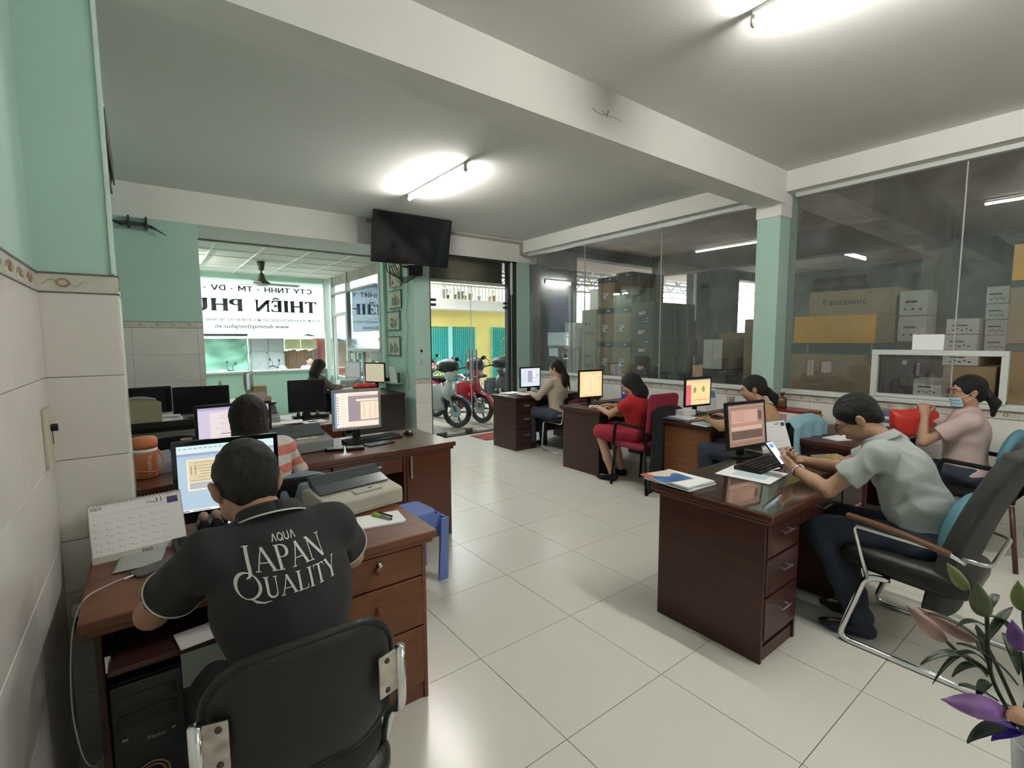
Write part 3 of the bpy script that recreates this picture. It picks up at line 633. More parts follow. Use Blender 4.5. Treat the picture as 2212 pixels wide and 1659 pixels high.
# store window panes
def pane(name, y0, y1, z0, z1, x=5.45, m=GLASS_ST, t=.008):
    o = MB().box(x, x+t, y0, y1, z0, z1).build(name, m); o['kind'] = 'structure'; return o
win1 = pane('window_1', 5.318, 6.63, 1.0, 2.98); 
for a, b in ((3.938, 5.312), (2.60, 3.932)): o = MB().box(5.45, 5.458, a, b, 1.0, 2.98).build('window_pane', GLASS_ST, win1)
win2 = pane('window_2', 1.005, 2.36, 1.0, 2.98)
for a, b in ((-1.2, .0), (.004, .999)): MB().box(5.45, 5.458, a, b, 1.43, 2.98).build('window_pane', GLASS_ST, win2)
seal = mat('silicone_joint', (.42, .42, .40), .5)
for y in (3.935, 5.315, 1.002): MB().box(5.447, 5.461, y-.0045, y+.0045, 1.0, 2.98).build('window_joint', seal, win1)
hf = MB()   # hatch frame in the second window
hf.box(5.405, 5.475, .66, 1.565, 1.385, 1.430).box(5.405, 5.475, 1.520, 1.565, 1.0, 1.385).box(5.405, 5.475, .66, .705, 1.0, 1.385).box(5.41, 5.47, .66, 1.56, 1.0, 1.03)
hf.box(5.400, 5.41, .70, 1.53, 1.385, 1.394).box(5.400, 5.41, 1.515, 1.524, 1.03, 1.39)
struct(hf, 'window_3', ALU, bevel=.003)
# back of the room, behind the camera
struct(MB().box(XL-.2, XR+.2, -3.4, -3.2, 0, CZ+.1), 'wall_back', W_WHITE)
# --- the annex
af = struct(MB().box(-.1, 3.4, YF-.02, 10.9, -.12, -.004), 'floor_annex', GROUT)
for i in range(-1, 6):
    for j in range(11, 18):
        x0, y0 = gx0+.6*i, gy0+.6*j
        if x0 > 3.2 or x0 < -.1 or y0+.6 > 10.85: continue
        o = bpy.data.objects.new('floor_tile', tmm); link(o); adopt(o, af); o.location = (x0, y0, 0)
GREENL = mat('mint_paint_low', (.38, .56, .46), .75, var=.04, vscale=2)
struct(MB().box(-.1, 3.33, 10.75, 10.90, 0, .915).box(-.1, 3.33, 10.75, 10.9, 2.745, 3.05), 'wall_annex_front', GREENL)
struct(MB().box(-.3, .20, YF+.2, 10.9, 0, 3.05), 'wall_annex_left', W_GREEN)
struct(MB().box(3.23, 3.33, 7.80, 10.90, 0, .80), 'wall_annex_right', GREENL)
struct(MB().box(.1, 3.32, 10.70, 10.95, .915, .945).box(3.17, 3.28, 8.05, 9.47, .80, .86), 'windowsill_3', ALU)
ac = struct(MB().box(-.1, 3.45, 7.5, 10.95, 2.855, 2.95), 'ceiling_annex', mat('ceiling_panel_back', (.4, .4, .36), .9))
PAN = mat('ceiling_panel', (.74, .75, .68), .9, var=.05, vscale=6); pm = None
for i in range(6):
    for j in range(6):
        x0, y0 = .25+.6*i, 7.52+.6*j; w = min(.588, 3.22-x0)
        if w < .05: continue
        if w > .58:
            if pm is None: pm = MB().box(.006, .594, .006, .594, 2.840, 2.852).build('ceiling_panel', PAN, ac); pm.location = (x0, y0, 0); continue
            o = bpy.data.objects.new('ceiling_panel', pm.data); link(o); adopt(o, ac)
        else: o = MB().box(.006, w, .006, .594, 2.840, 2.852).build('ceiling_panel', PAN, ac)
        o.location = (x0, y0, 0)
tb = MB()
for i in range(6): tb.box(.25+.6*i-.011, .25+.6*i+.011, 7.5, 10.75, 2.828, 2.842)
for j in range(7): tb.box(.2, 3.23, 7.52+.6*j-.010, 7.52+.6*j+.010, 2.831, 2.842)
tb.build('ceiling_grid', mat('grid_white', (.75, .76, .70), .6), ac)
# street window of the annex with the banner behind it, side door and side windows
w4 = struct(MB().box(.2, 3.20, 10.80, 10.806, .945, 2.745), 'window_4', GLASS_CL)
fr = MB(); fr.box(3.13, 3.24, 10.66, 10.76, .0, 2.85).box(3.18, 3.26, 10.35, 10.43, 0, 2.85)
struct(fr, 'trim_7', mat('pale_green_frame', (.40, .48, .42), .5), bevel=.003)
sf = MB()
for y in (9.47,): sf.box(3.18, 3.26, y-.035, y+.035, 0, 2.85)
sf.box(3.18, 3.26, 7.80, 7.87, .8, 2.85).box(3.19, 3.26, 8.05, 10.4, 2.47, 2.51).box(3.17, 3.27, 7.85, 9.47, 1.335, 1.395)
struct(sf, 'trim_8', ALUG, bevel=.003)
d2 = struct(MB().box(3.195, 3.245, 9.53, 9.60, .02, 2.10).box(3.195, 3.245, 10.26, 10.33, .02, 2.10).box(3.195, 3.245, 9.6, 10.26, 2.03, 2.10).box(3.195, 3.245, 9.6, 10.26, .62, .72).box(3.205, 3.235, 9.6, 10.26, .02, .62), 'door_2', ALU, bevel=.003)
MB().box(3.216, 3.222, 9.6, 10.26, .72, 2.03).build('door_pane', GLASS_CL, d2)
MB().cyl((3.17, 9.56, 1.12), (3.17, 9.56, .98), .008, n=8).box(3.17, 3.2, 9.55, 9.57, 1.04, 1.06).build('door_handle', BLK, d2)
w5 = struct(MB().box(3.216, 3.222, 7.87, 9.44, 1.395, 2.47), 'window_5', GLASS_CL)
MB().box(3.216, 3.222, 7.87, 9.44, 2.51, 2.66).build('window_pane', GLASS_CL, w5); MB().box(3.21, 3.24, 7.87, 10.40, 2.66, 2.85).build('transom_board', mat('dusty_board', (.30, .29, .25), .8, var=.2), w5); MB().box(3.216, 3.222, 7.87, 9.44, .86, 1.335).build('window_pane', GLASS_CL, w5)
MB().box(3.216, 3.222, 9.50, 10.38, 2.12, 2.84).build('window_pane', GLASS_CL, w5)
sm = MB()
for a in (9.40, 9.05, 8.70, 8.28, 7.92): sm.box(3.19, 3.25, a-.022, a+.022, .86, 1.335)
sm.box(3.19, 3.25, 8.70, 9.05, 1.30, 1.335).box(3.19, 3.25, 7.92, 8.28, 1.30, 1.335); sm.build('window_mullions', ALUG, w5)
MB().box(3.19, 3.235, 8.9, 9.35, 1.18, 1.30).box(3.19, 3.235, 7.95, 8.25, 1.18, 1.30).build('window_blind', mat('pale_grey_screen', (.45, .48, .42), .8), w5)
# --- street door: shutter above, frame, two glass leaves
BRSH = mat('roller_shutter_slat', (.26, .25, .19), .45, metal=.3, var=.15, vscale=3)
sd = struct(MB().box(3.505, 3.53, YF+.02, YF+.10, 0, 2.86).box(5.00, 5.185, YF+.03, YF+.12, 0, 2.86).box(3.5, 5.19, YF+.03, YF+.12, 2.83, 2.86), 'door_1', mat('dark_door_frame', (.028, .032, .033), .3), bevel=.003)
pv = []
for k in range(11):
    z = 2.50+.032*k; MB().grid(lambda u, v, z=z: (3.52+u*1.5, 6.86+.014*math.sin(v*PI), z+v*.031), 1, 5, thick=.004).build('shutter_slat', BRSH, sd, smooth=True)
MB().box(3.5, 5.1, 6.85, 6.90, 2.455, 2.50).build('shutter_rail', mat('shutter_rail', (.5, .49, .44), .5), sd)
MB().box(5.05, 5.075, YF-.005, YF+.03, 2.30, 2.84).build('cable_trunking', W_WHITE, sd)
MB().tube([(5.063, YF+.01, 2.30), (5.063, YF+.01, 0.05)], .004, 6).build('door_cord', W_WHITE, sd)
for nm, x0, x1 in (('door_leaf', 3.545, 4.262), ('door_leaf', 4.275, 4.99)): MB().box(x0, x1, YF+.055, YF+.065, .06, 2.44).build(nm, GLASS_CL, sd)
g = MB()
for x0, x1 in ((3.54, 3.63), (4.93, 5.03)): g.box(x0, x1, YF+.035, YF+.085, 2.135, 2.175).box(x0, x1, YF+.035, YF+.085, 2.06, 2.10)
g.box(4.15, 4.26, YF+.03, YF+.09, .015, .085).box(3.62, 3.78, YF+.03, YF+.09, .015, .075).build('patch_fitting', mat('dark_fitting', (.05, .045, .04), .4), sd, bevel=.003)
g = MB()
for x in (4.205, 4.335):
    for y in (YF+.005, YF+.12): g.cyl((x, y, .82), (x, y, 1.385), .0125, n=10)
    for z in (.93, 1.28): g.cyl((x, YF+.005, z), (x, YF+.12, z), .008, n=8)
g.build('door_handle', mat('handle_steel', (.30, .29, .27), .3, metal=.9), sd, smooth=30)
struct(MB().box(3.505, 5.19, YF+.0, YF+.14, -.01, .012), 'threshold_1', mat('threshold_steel', (.08, .08, .075), .4, metal=.5))
MB().box(4.2655, 4.2705, YF+.052, YF+.068, .06, 2.44).build('door_edge_strip', mat('edge_strip', (.6, .6, .55), .3), sd)
# --- the store behind the window
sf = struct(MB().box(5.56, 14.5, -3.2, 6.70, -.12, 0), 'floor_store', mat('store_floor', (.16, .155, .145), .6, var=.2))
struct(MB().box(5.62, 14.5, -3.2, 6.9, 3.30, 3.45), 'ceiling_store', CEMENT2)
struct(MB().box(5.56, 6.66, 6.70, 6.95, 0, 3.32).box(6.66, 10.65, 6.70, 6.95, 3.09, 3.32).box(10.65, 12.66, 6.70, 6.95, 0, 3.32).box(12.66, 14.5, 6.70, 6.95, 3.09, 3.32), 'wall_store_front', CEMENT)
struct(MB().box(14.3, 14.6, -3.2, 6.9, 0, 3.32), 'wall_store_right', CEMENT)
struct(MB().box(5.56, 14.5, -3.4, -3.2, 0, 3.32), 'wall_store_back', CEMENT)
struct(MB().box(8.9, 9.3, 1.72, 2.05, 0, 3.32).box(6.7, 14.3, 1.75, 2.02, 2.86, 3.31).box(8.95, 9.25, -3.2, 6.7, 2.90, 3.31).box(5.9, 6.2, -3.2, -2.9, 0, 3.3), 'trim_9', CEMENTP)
MB().tube([(6.2, 2.6, 3.27), (9.0, 2.6, 3.27)], .008, 5).build('cable_conduit', W_WHITE, bpy.data.objects['ceiling_store'])
struct(MB().box(5.56, 14.5, 6.95, 8.3, 3.16, 3.32), 'ceiling_store_porch', mat('porch_soffit', (.62, .50, .42), .9, var=.08))
# glass of the far opening jamb
struct(MB().box(10.60, 10.66, 6.68, 6.72, 0, 3.09), 'trim_10', W_WHITE)
# left-hand edge of peeled plaster on the store wall
struct(MB().grid(lambda u, v: (5.56+.16*u*(1-.45*v)+.03*math.sin(v*23)*u, 6.69, 1.95+v*1.2), 4, 14, thick=.01), 'trim_11', mat('peeled_plaster', (.30, .27, .24), .9))
# cable trunking along the front beam
struct(MB().box(2.55, 5.29, YF-.022, YF, 3.155, 3.195).box(5.235, 5.275, YF-.022, YF, 2.995, 3.155).tube([(5.235, YF-.02, 3.0), (5.30, YF-.03, 2.97), (5.42, YF-.02, 2.95)], .02, 6), 'trim_12', mat('dusty_trunking', (.36, .35, .31), .7))
# ------------------------------------------------------------------ the street outside
YEL = mat('yellow_render', (.80, .68, .24), .85, var=.05, vscale=2); WHR = mat('white_render', (.82, .80, .74), .85, var=.05)
TURQ = mat('turquoise_gate', (.08, .55, .52), .5)
struct(MB().box(3.4, 16, 6.70, 13.0, -.22, -.12).box(-6, 16, 13.0, 20, -.25, -.15).box(-6, 3.4, 10.9, 13, -.25, -.12).box(3.34, 5.56, 6.79, 6.9, -.2, -.01), 'pavement', mat('paving', (.30, .27, .23), .8, var=.2, vscale=3))
ap = struct(MB().box(3.42, 6.4, 6.8, 9.6, -.12, -.008), 'forecourt', GROUT)
BRT = mat('brown_paving_tile', (.34, .29, .23), .5, var=.15, vscale=5); bt = None
for i in range(9):
    for j in range(8):
        if bt is None: bt = MB().box(.002, .348, .002, .348, -.02, 0).build('paving_tile', BRT, ap); bt.location = (3.45, 6.82, 0); continue
        o = bpy.data.objects.new('paving_tile', bt.data); link(o); adopt(o, ap); o.location = (3.45+.35*i*.93, 6.82+.35*j, 0)
hs = thing('house', 'yellow house with turquoise folding gates across the street', 'house', (8.2, 13, -.15))
def hb(mb, name, m, **k): o = mb.build(name, m, hs, **k); o.location = (-8.2, -13, .15); return o
hb(MB().box(6.28, 11.0, 13.05, 16, -.15, 2.42), 'ground_floor_wall', YEL); hb(MB().box(6.28, 11.0, 14.2, 16, 2.42, 5.5), 'upper_wall', WHR)
hb(MB().box(6.2, 11.1, 12.3, 14.3, 2.42, 2.72), 'balcony_slab', WHR, bevel=.01)
RAIL = mat('cream_rail', (.62, .58, .45), .6)
for i in range(23): hb(MB().box(6.4+i*.125, 6.43+i*.125, 12.36, 12.39, 2.72, 3.14), 'baluster', RAIL)
hb(MB().box(6.3, 9.25, 12.33, 12.42, 3.10, 3.15), 'handrail', RAIL); hb(MB().box(9.2, 9.35, 12.32, 12.45, 2.72, 3.25), 'balcony_post', WHR)
aw = MB(); aw.grid(lambda u, v: (6.25+u*4.6, 11.8+v*1.0, 3.24+.22*v+.02*math.sin(u*90)), 90, 1, thick=.01); hb(aw, 'awning', mat('corrugated_sheet', (.34, .34, .33), .6))
for gx, gw in ((6.45, 1.95), (9.10, 1.8)):
    g = MB(); n = int(gw/.075)
    for i in range(n+1): x = gx+i*gw/n; g.box(x-.010, x+.010, 12.98, 13.04, -.14, 1.94)
    for i in range(n):
        x = gx+i*gw/n; w = gw/n
        for k in range(9):
            z = .0+k*.20; g.tube([(x, 12.97, z), (x+w/2, 12.97, z+.10), (x+w, 12.97, z)], .006, 4); g.tube([(x, 12.97, z+.20), (x+w/2, 12.97, z+.10), (x+w, 12.97, z+.20)], .006, 4)
    gt = hb(g, 'folding_gate', TURQ); hb(MB().box(gx, gx+gw, 13.04, 13.06, -.1, 1.82), 'gate_backing', mat('gate_backing', (.06, .40, .38), .6))
hb(MB().box(7.44, 7.56, 12.93, 13.02, -.14, 1.95), 'gate_post', mat('pale_turquoise', (.35, .68, .66), .5))
hb(MB().box(6.35, 8.55, 12.95, 13.06, 1.94, 2.0), 'gate_header', YEL)
pt = [(7.10, .30, (.30, .31, .33)), (7.26, .14, (.35, .06, .05)), (7.47, .17, (.20, .42, .08)), (7.67, .26, (.28, .29, .31)), (7.83, .15, (.22, .45, .09)), (8.02, .22, (.45, .22, .12)), (8.33, .16, (.28, .28, .30)), (8.72, .16, (.30, .25, .2)), (8.89, .2, (.45, .18, .10))]
POTL = ['tall grey pot at the left end of the balcony', 'small red pot beside the tall grey pot on the balcony', 'green pot left of the middle grey pot on the balcony', 'grey pot with a leafy plant in the middle of the balcony', 'green pot right of the middle grey pot on the balcony', 'terracotta pot with reddish foliage on the balcony', 'small grey pot right of the reddish plant on the balcony', 'small brown pot near the right end of the balcony', 'orange pot with a tall plant at the right end of the balcony']
LEAF = mat('leaf_green', (.10, .22, .05), .6, var=.3, vscale=9); LEAFY = mat('leaf_yellow_green', (.42, .45, .08), .6, var=.3, vscale=5); LEAFR = mat('leaf_reddish', (.30, .10, .06), .6, var=.3)
def foliage(mb, c, r, n, size, seed=0, mi=0):
    g = random.Random(seed)
    for _ in range(n):
        v = Vector((g.gauss(0, 1), g.gauss(0, 1), g.gauss(0, 1))).normalized()*(g.random()**.5); p = Vector(c)+Vector((v.x*r[0], v.y*r[1], v.z*r[2]))
        d = Vector((g.gauss(0, 1), g.gauss(0, 1), g.gauss(0, .7))).normalized()*size*(.6+g.random()*.8); s = d.orthogonal().normalized()*size*.22
        mb.add([p, p+d*.5+s, p+d, p+d*.5-s], [(0, 1, 2, 3)], mi)
    return mb
for (x, h2, c), lb in zip(pt, POTL):
    t = thing('potted_plant', lb, 'plant', (x, 12.62, 2.72), group='pots on the balcony')
    MB().lathe([(h2*.30, 0), (h2*.40, h2*.9), (h2*.43, h2*.9), (h2*.43, h2), (h2*.36, h2), (h2*.34, h2*.85), (0, h2*.85)], n=14).build('pot', mat('pot_%.2f%.2f' % (c[0], c[1]), c, .7), t, True)
    foliage(MB(), (0, 0, h2+.12), (.11, .10, .14), 46, .07, int(x*100)).build('leaves', LEAFR if abs(x-8.02) < .02 else LEAF, t)
t = thing('shrub', 'yellow green leafy shrub in front of the yellow house', 'shrub', (8.72, 11.6, -.15))
foliage(foliage(MB(), (0, 0, 1.15), (.30, .3, .75), 420, .11, 3), (.05, 0, 1.8), (.18, .2, .35), 120, .12, 4, 1).build('leaves', [LEAF, LEAFY], t); MB().tube(spline([(0, 0, 0), (.03, 0, .7), (-.02, 0, 1.5)], 4), .02, 6).build('stem', WOODB, t)
t = thing('shrub', 'small bright shrub at the left edge of the turquoise gate', 'shrub', (6.15, 11.2, -.15)); foliage(MB(), (0, 0, .85), (.10, .2, .45), 120, .10, 8).build('leaves', LEAFY, t); MB().tube([(0, 0, 0), (0, 0, .8)], .012, 5).build('stem', WOODB, t)
# annex view: tarpaulin wall, steel-framed windows, notice boards, brown shack, red wall
TARP = mat('green_tarpaulin', (.20, .44, .33), .6, var=.2, vscale=2)
def tarp(u, v, x0, x1, z0, z1): x = x0+(x1-x0)*u; z = z0+(z1-z0)*v; return (x, 14.5+.05*math.sin(9*x+5*z)+.045*math.sin(15*z-7*x+2*math.sin(4*x)), z)
tag(MB().grid(lambda u, v: tarp(u, v, -1.5, 2.22, -.15, 1.72), 90, 60, thick=.01).build('tarpaulin', TARP, smooth=True), 'creased pale green tarpaulin wall seen under the banner', 'tarpaulin')
wf = thing('shack_window', 'grey steel framed shack window of four frosted panes', 'window', (2.68, 14.5, .3)); FRG = mat('frosted_grey_pane', (.34, .39, .40), .4, var=.06)
for a in (0, 1):
    for b in (0, 1): MB().box(-.40+.41*a, -.01+.41*a, -.01, .01, .0+.46*b*1.0, .44+.46*b).build('pane', FRG, wf)
f = MB(); 
for x in (-.42, -.005, .41): f.box(x-.018, x+.018, -.03, .03, -.45, 1.34)
for z in (-.02, .45, .92, 1.32): f.box(-.43, .43, -.03, .03, z-.018, z+.018)
f.box(-.42, .42, .02, .04, -.45, 0).box(-.42, .42, .0, .02, .93, 1.32); f.build('frame', mat('grey_frame', (.30, .34, .34), .5), wf)
cv = struct(MB().box(-3, 5.2, 14.0, 14.6, 1.72, 1.78).box(-3, 5.2, 13.8, 14.6, 1.60, 1.66), 'canopy_rail', PALEOUT)
sh = thing('shack', 'brown timber shack front under two notice boards', 'shack', (3.55, 14.6, -.15)); BRS = stripes('brown_boards', (.12, .07, .04), (.19, .12, .07), 6, 'X', 3)
for i in range(8): MB().box(-.42+.105*i, -.32+.105*i, 0, .03, 0, 1.40+.02*(i % 3)).build('plank', BRS, sh)
MB().box(-.48, -.42, -.02, .04, 0, 1.5).box(.42, .47, -.02, .04, 0, 1.5).build('post', mat('navy_post', (.10, .13, .22), .7), sh)
PY = mat('pale_yellow_board', (.42, .44, .24), .7)
for k, (x0, x1) in enumerate(((3.12, 3.52), (3.54, 3.97))):
    b = thing('notice_board', ('left' if k == 0 else 'right')+' one of two pale yellow notice boards above the shack', 'notice board', ((x0+x1)/2, 14.42, 1.31), group='yellow notice boards')
    MB().box(-(x1-x0)/2, (x1-x0)/2, -.01, .01, 0, .27).build('board', PY, b); m = MB()
    for q in range(6): m.box(-.15+.02*(q % 2), .14-.03*(q % 3), -.013, -.010, .04+.035*q, .047+.035*q)
    m.build('lines', mat('board_ink', (.30, .32, .22), .8), b)
rwl2 = struct(MB().box(4.02, 6.15, 14.9, 15.1, -.15, 1.62), 'wall_street_red', mat('red_wall', (.30, .07, .065), .8, var=.15, vscale=2))
MB().box(4.30, 4.62, 14.86, 14.9, -.1, 1.0).build('pale_panel', FRG, rwl2); MB().box(5.05, 5.5, 14.86, 14.9, -.1, 1.25).build('blue_door', mat('street_blue', (.14, .30, .42), .6), rwl2); MB().box(5.7, 5.95, 14.86, 14.9, .2, 1.3).build('grey_panel', FRG, rwl2)
tag(MB().grid(lambda u, v: (3.7+u*2.2, 14.3+.5*v+.02*math.sin(20*u), 1.70-.30*u*(1-v)-.25*v*0+.03*math.sin(17*u+4*v)-.25*(1-v)*u), 30, 8, thick=.01).build('awning_sheet', mat('blue_sheet', (.30, .40, .60), .6, var=.3, vscale=6), smooth=True), 'blue plastic awning sheet sloping over the red wall', 'awning')
struct(MB().box(-8, 20, 19.8, 20, -.15, 4.2), 'wall_street_far', mat('pale_far_wall', (.34, .37, .35), .9, var=.1))
# carport steel seen through the store openings, with its sheet roof, banner and building behind
cp = thing('carport', 'steel truss carport roof outside the store opening', 'carport', (9, 9, -.15)); TR_ = mat('truss_steel', (.30, .29, .27), .6)
def cb(mb, name, m): o = mb.build(name, m, cp); o.location = (-9, -9, .15); return o
rf = MB(); rf.grid(lambda u, v: (6.0+u*14, 8.3+v*3.4, 3.52+.02*math.sin(u*200)), 200, 1, thick=.01); cb(rf, 'roof_sheet', mat('roof_sheet', (.50, .49, .47), .5))
t2 = MB()
for y in (8.6, 9.9, 11.4):
    t2.tube([(6, y, 3.42), (19.5, y, 3.42)], .035, 6).tube([(6, y, 3.08), (19.5, y, 3.08)], .035, 6)
    for i in range(18): x = 6+i*.75; t2.tube([(x, y, 3.08), (x+.375, y, 3.42), (x+.75, y, 3.08)], .02, 5)
cb(t2, 'truss', TR_)
for x, y in ((12.2, 11.4), (19, 11.4), (19, 8.6)): cb(MB().box(x-.06, x+.06, y-.06, y+.06, -.1, 3.1), 'post', TR_)
struct(MB().box(9.5, 30, 17.0, 17.3, -.15, 2.7).box(12, 30, 17.0, 17.3, 2.7, 3.6), 'wall_street_right', mat('pale_street_wall', (.42, .44, .45), .8))
foliage(MB(), (15.5, 18.3, 5.2), (4.5, .8, 1.7), 1700, .38, 31).build('tree_crown', LEAFY)
tag(bpy.data.objects['tree_crown'], 'yellow green tree crown above the street wall beyond the carport', 'tree')
sh3 = thing('shop_shutter', 'ribbed pale shop shutter beyond the carport', 'shutter', (16, 16.9, -.15))
sl = None
for k in range(22):
    if sl is None: sl = MB().box(-2.6, 2.6, 0, .03, .0, .07).build('slat', mat('shutter_pale', (.36, .36, .35), .6), sh3); continue
    o = bpy.data.objects.new('slat', sl.data); link(o); adopt(o, sh3); o.location = (0, 0, .085*k)
bn = thing('street_banner', 'white street banner with red lettering seen past the store pillar', 'banner', (21.4, 12.6, 1.5)); MB().box(-2.15, -2.09, .02, .08, -1.7, 1.2).box(2.09, 2.15, .02, .08, -1.7, 1.2).build('post', TR_, bn)
MB().box(-2.2, 2.2, 0, .02, .0, 1.2).build('sheet', PALEOUT, bn); MB().box(-2.2, 2.2, -.01, 0, .62, .68).build('red_rule', mat('banner_red', (.6, .04, .05), .6), bn)
text('BÃO HIỂM 1 TY', 'lettering', 1.9, .24, mat('banner_red', (.6, .04, .05), .6), fr_y(-1.9, -.012, .80), bn)
pk = thing('street_poster', 'blue and red street poster beyond the carport', 'poster', (14.2, 15.5, .9)); MB().box(-.03, .03, .02, .08, -1.1, .9).build('post', TR_, pk); MB().box(-.35, .35, 0, .02, 0, .9).build('sheet', mat('poster_blue', (.12, .35, .6), .6), pk); MB().box(-.35, -.05, -.008, 0, .5, .9).build('red_field', mat('banner_red', (.6, .04, .05), .6), pk)
# motorbikes on the forecourt
def bike(label, loc, rz, c1, c2, seat=BLKR, group='motorbikes at the door', bag=False):
    """front wheel contact at the origin, heading +y, about 1.9 m long"""
    t = thing('motorbike', label, 'motorbike', loc, rz, group); P1 = mat('bike_%.2f_%.2f_%.2f' % c1, c1, .25, coat=.5); P2 = mat('bike_%.2f_%.2f_%.2f' % c2, c2, .25, coat=.5)
    for nm, y in (('front_wheel', 0), ('rear_wheel', -1.24)):
        w = MB(); rg = [(0, y+.245*math.cos(a), .285+.245*math.sin(a)) for a in np.linspace(0, 2*PI, 28, False)]; w.tube(rg, .042, 8, 0, closed=True)
        rg = [(0, y+.205*math.cos(a), .285+.205*math.sin(a)) for a in np.linspace(0, 2*PI, 28, False)]; w.tube(rg, .018, 6, 1, closed=True)
        w.cyl((-.05, y, .285), (.05, y, .285), .045, n=14, mi=1); w.cyl((.045, y, .285), (.052, y, .285), .11, n=20, mi=2)
        for k in range(5): a = 2*PI*k/5; w.tube([(0, y, .285), (0, y+.2*math.cos(a), .285+.2*math.sin(a))], [.024, .013], 6, 1)
        w.build(nm, [mat('tyre', (.02, .02, .02), .8), mat('cast_rim', (.10, .10, .11), .4, metal=.6), STEEL], t, smooth=35)
    f = MB()
    for x in (-.085, .085): f.tube([(x, 0, .285), (x, -.19, .80)], [.022, .026], 8)
    f.tube([(-.10, -.18, .79), (.10, -.18, .79)], .02, 6); f.build('fork', STEEL, t, smooth=30)
    g = MB(); g.grid(lambda u, v: ((v-.5)*.13, .30*math.cos(R(10+u*140)), .285+.30*math.sin(R(10+u*140))-.10*(v-.5)**2*4*.3), 12, 4, thick=.006); g.build('front_fender', P2, t, smooth=True)
    n = MB(); n.ell((0, -.10, .93), (.13, .13, .12), nu=18, nv=10, fn=lambda v: Vector((v.x*(1-.35*max(0, v.y)/.13), v.y, v.z))); n.ell((0, -.14, .66), (.15, .085, .20), nu=16, nv=10); n.build('front_cowl', P1, t, smooth=True)
    MB().ell((0, -.005, .93), (.075, .04, .05), nu=14, nv=8).build('headlight', mat('headlight', (.5, .5, .5), .05, metal=.4), t, smooth=True)
    n = MB(); n.grid(lambda u, v: ((u-.5)*(.42+.10*math.sin(v*PI)), -.22-.10*v-.12*abs(u-.5)*2, .30+.46*v), 10, 8, thick=.02); n.build('leg_shield', P1, t, smooth=True)
    b = MB(); b.tube(spline([(0, -.25, .52), (0, -.45, .36), (0, -.75, .40), (0, -1.10, .62), (0, -1.50, .74)], 5), [.07]*6+[.09]*6+[.11]*6+[.07]*3, 10); b.ell((0, -1.15, .62), (.12, .36, .12), nu=16, nv=10); b.build('body_panels', P2, t, smooth=True)
    MB().ell((0, -.62, .32), (.12, .17, .13), nu=14, nv=8).cyl((0.13, -.5, .28), (.15, -1.5, .34), .045, .05, n=12).build('engine', mat('engine_metal', (.12, .12, .12), .45, metal=.7), t, smooth=40)
    MB().ell((0, -1.02, .78), (.13, .40, .055), nu=16, nv=8).build('seat', seat, t, smooth=True)
    h = MB(); h.tube(spline([(-.33, -.30, 1.00), (-.18, -.24, 1.03), (0, -.20, .99), (.18, -.24, 1.03), (.33, -.30, 1.00)], 4), .013, 8); h.build('handlebar', BLK, t, smooth=True)
    for s in (-1, 1):
        m = MB(); m.tube(spline([(s*.22, -.25, 1.02), (s*.25, -.24, 1.12), (s*.32, -.26, 1.17)], 4), .006, 6); m.ell((s*.35, -.27, 1.19), (.06, .015, .038), nu=12, nv=8); m.build('mirror', BLK, t, smooth=True)
    MB().ell((0, -1.62, .74), (.07, .05, .04), nu=12, nv=8).build('tail_light', mat('tail_red', (.4, .01, .01), .3), t, smooth=True)
    MB().tube([(.06, -.75, .2), (.22, -.72, .02)], .011, 6).build('kickstand', STEEL, t)
    if bag: MB().ell((0, -.16, 1.08), (.17, .20, .13), nu=16, nv=10, fn=lambda v: v*(1+.10*math.sin(v.x*40+v.z*30))).build('cover_bag', mat('black_bag', (.02, .02, .02), .4), t, smooth=True)
    return t
bike('white and silver motorbike parked nearest the left door leaf', (4.33, 7.30, 0), R(-150), (.62, .62, .60), (.03, .035, .10), bag=True)
bike('red motorbike behind the door handles with a black bag on it', (4.93, 7.42, 0), R(-166), (.50, .02, .04), (.40, .015, .03), bag=True)
bike('silver and pink motorbike standing left of the white one', (4.55, 9.9, 0), R(-150), (.5, .5, .5), (.5, .12, .14))
bike('dark grey motorbike with raised handlebar at the right jamb', (5.75, 7.75, 0), R(-175), (.05, .05, .055), (.03, .03, .03), bag=True)
bike('red motorbike behind the white one, only cowl and mirrors showing', (5.05, 9.45, 0), R(-165), (.45, .02, .02), (.10, .02, .02))
bike('black motorbike parked outside the store opening', (9.6, 7.6, -.12), R(-160), (.05, .05, .06), (.4, .03, .04), group='motorbikes at the store')
bike('dark motorbike of which the mirrors show above the annex sill', (1.25, 12.1, -.12), R(96), (.10, .11, .12), (.10, .11, .12), group='motorbikes on the street')
bike('grey motorbike with tilted mirror above the annex sill', (2.85, 13.15, -.12), R(-84), (.20, .21, .22), (.12, .12, .13), group='motorbikes on the street')
# the banner hung outside the annex window, lettering reversed from inside
BAN = translucent('banner_cloth', (.80, .84, .82), .75)
ban = thing('shop_banner', 'white shop banner seen from behind with reversed black lettering', 'banner', (2.08, 10.84, 1.745))
o = MB().grid(lambda u, v: (-1.75+u*2.98, .004*math.sin(u*9), v*1.01), 20, 6, thick=.003).build('cloth', BAN, ban)
def mirr(s, nm, xr, z, w, h, mt=INK, parent=ban, bold=False): # right edge xr (world), reading leftwards
    Mx = Matrix(((-1, 0, 0, xr-2.08), (0, 0, -1, -.012), (0, 1, 0, z-1.745), (0, 0, 0, 1))); text(s, nm, w, h, mt, Mx, parent, bold=bold)
BI = mat('banner_ink', (.012, .012, .014), .8)
mirr('A52 ẤP MỸ HÒA 4 XUÂN THỚI ĐÔNG HÓC MÔN  ĐT:083 883 5903 - 083.718.6085 .', 'lettering', 3.07, 1.925, 2.12, .085, BI, bold=True)
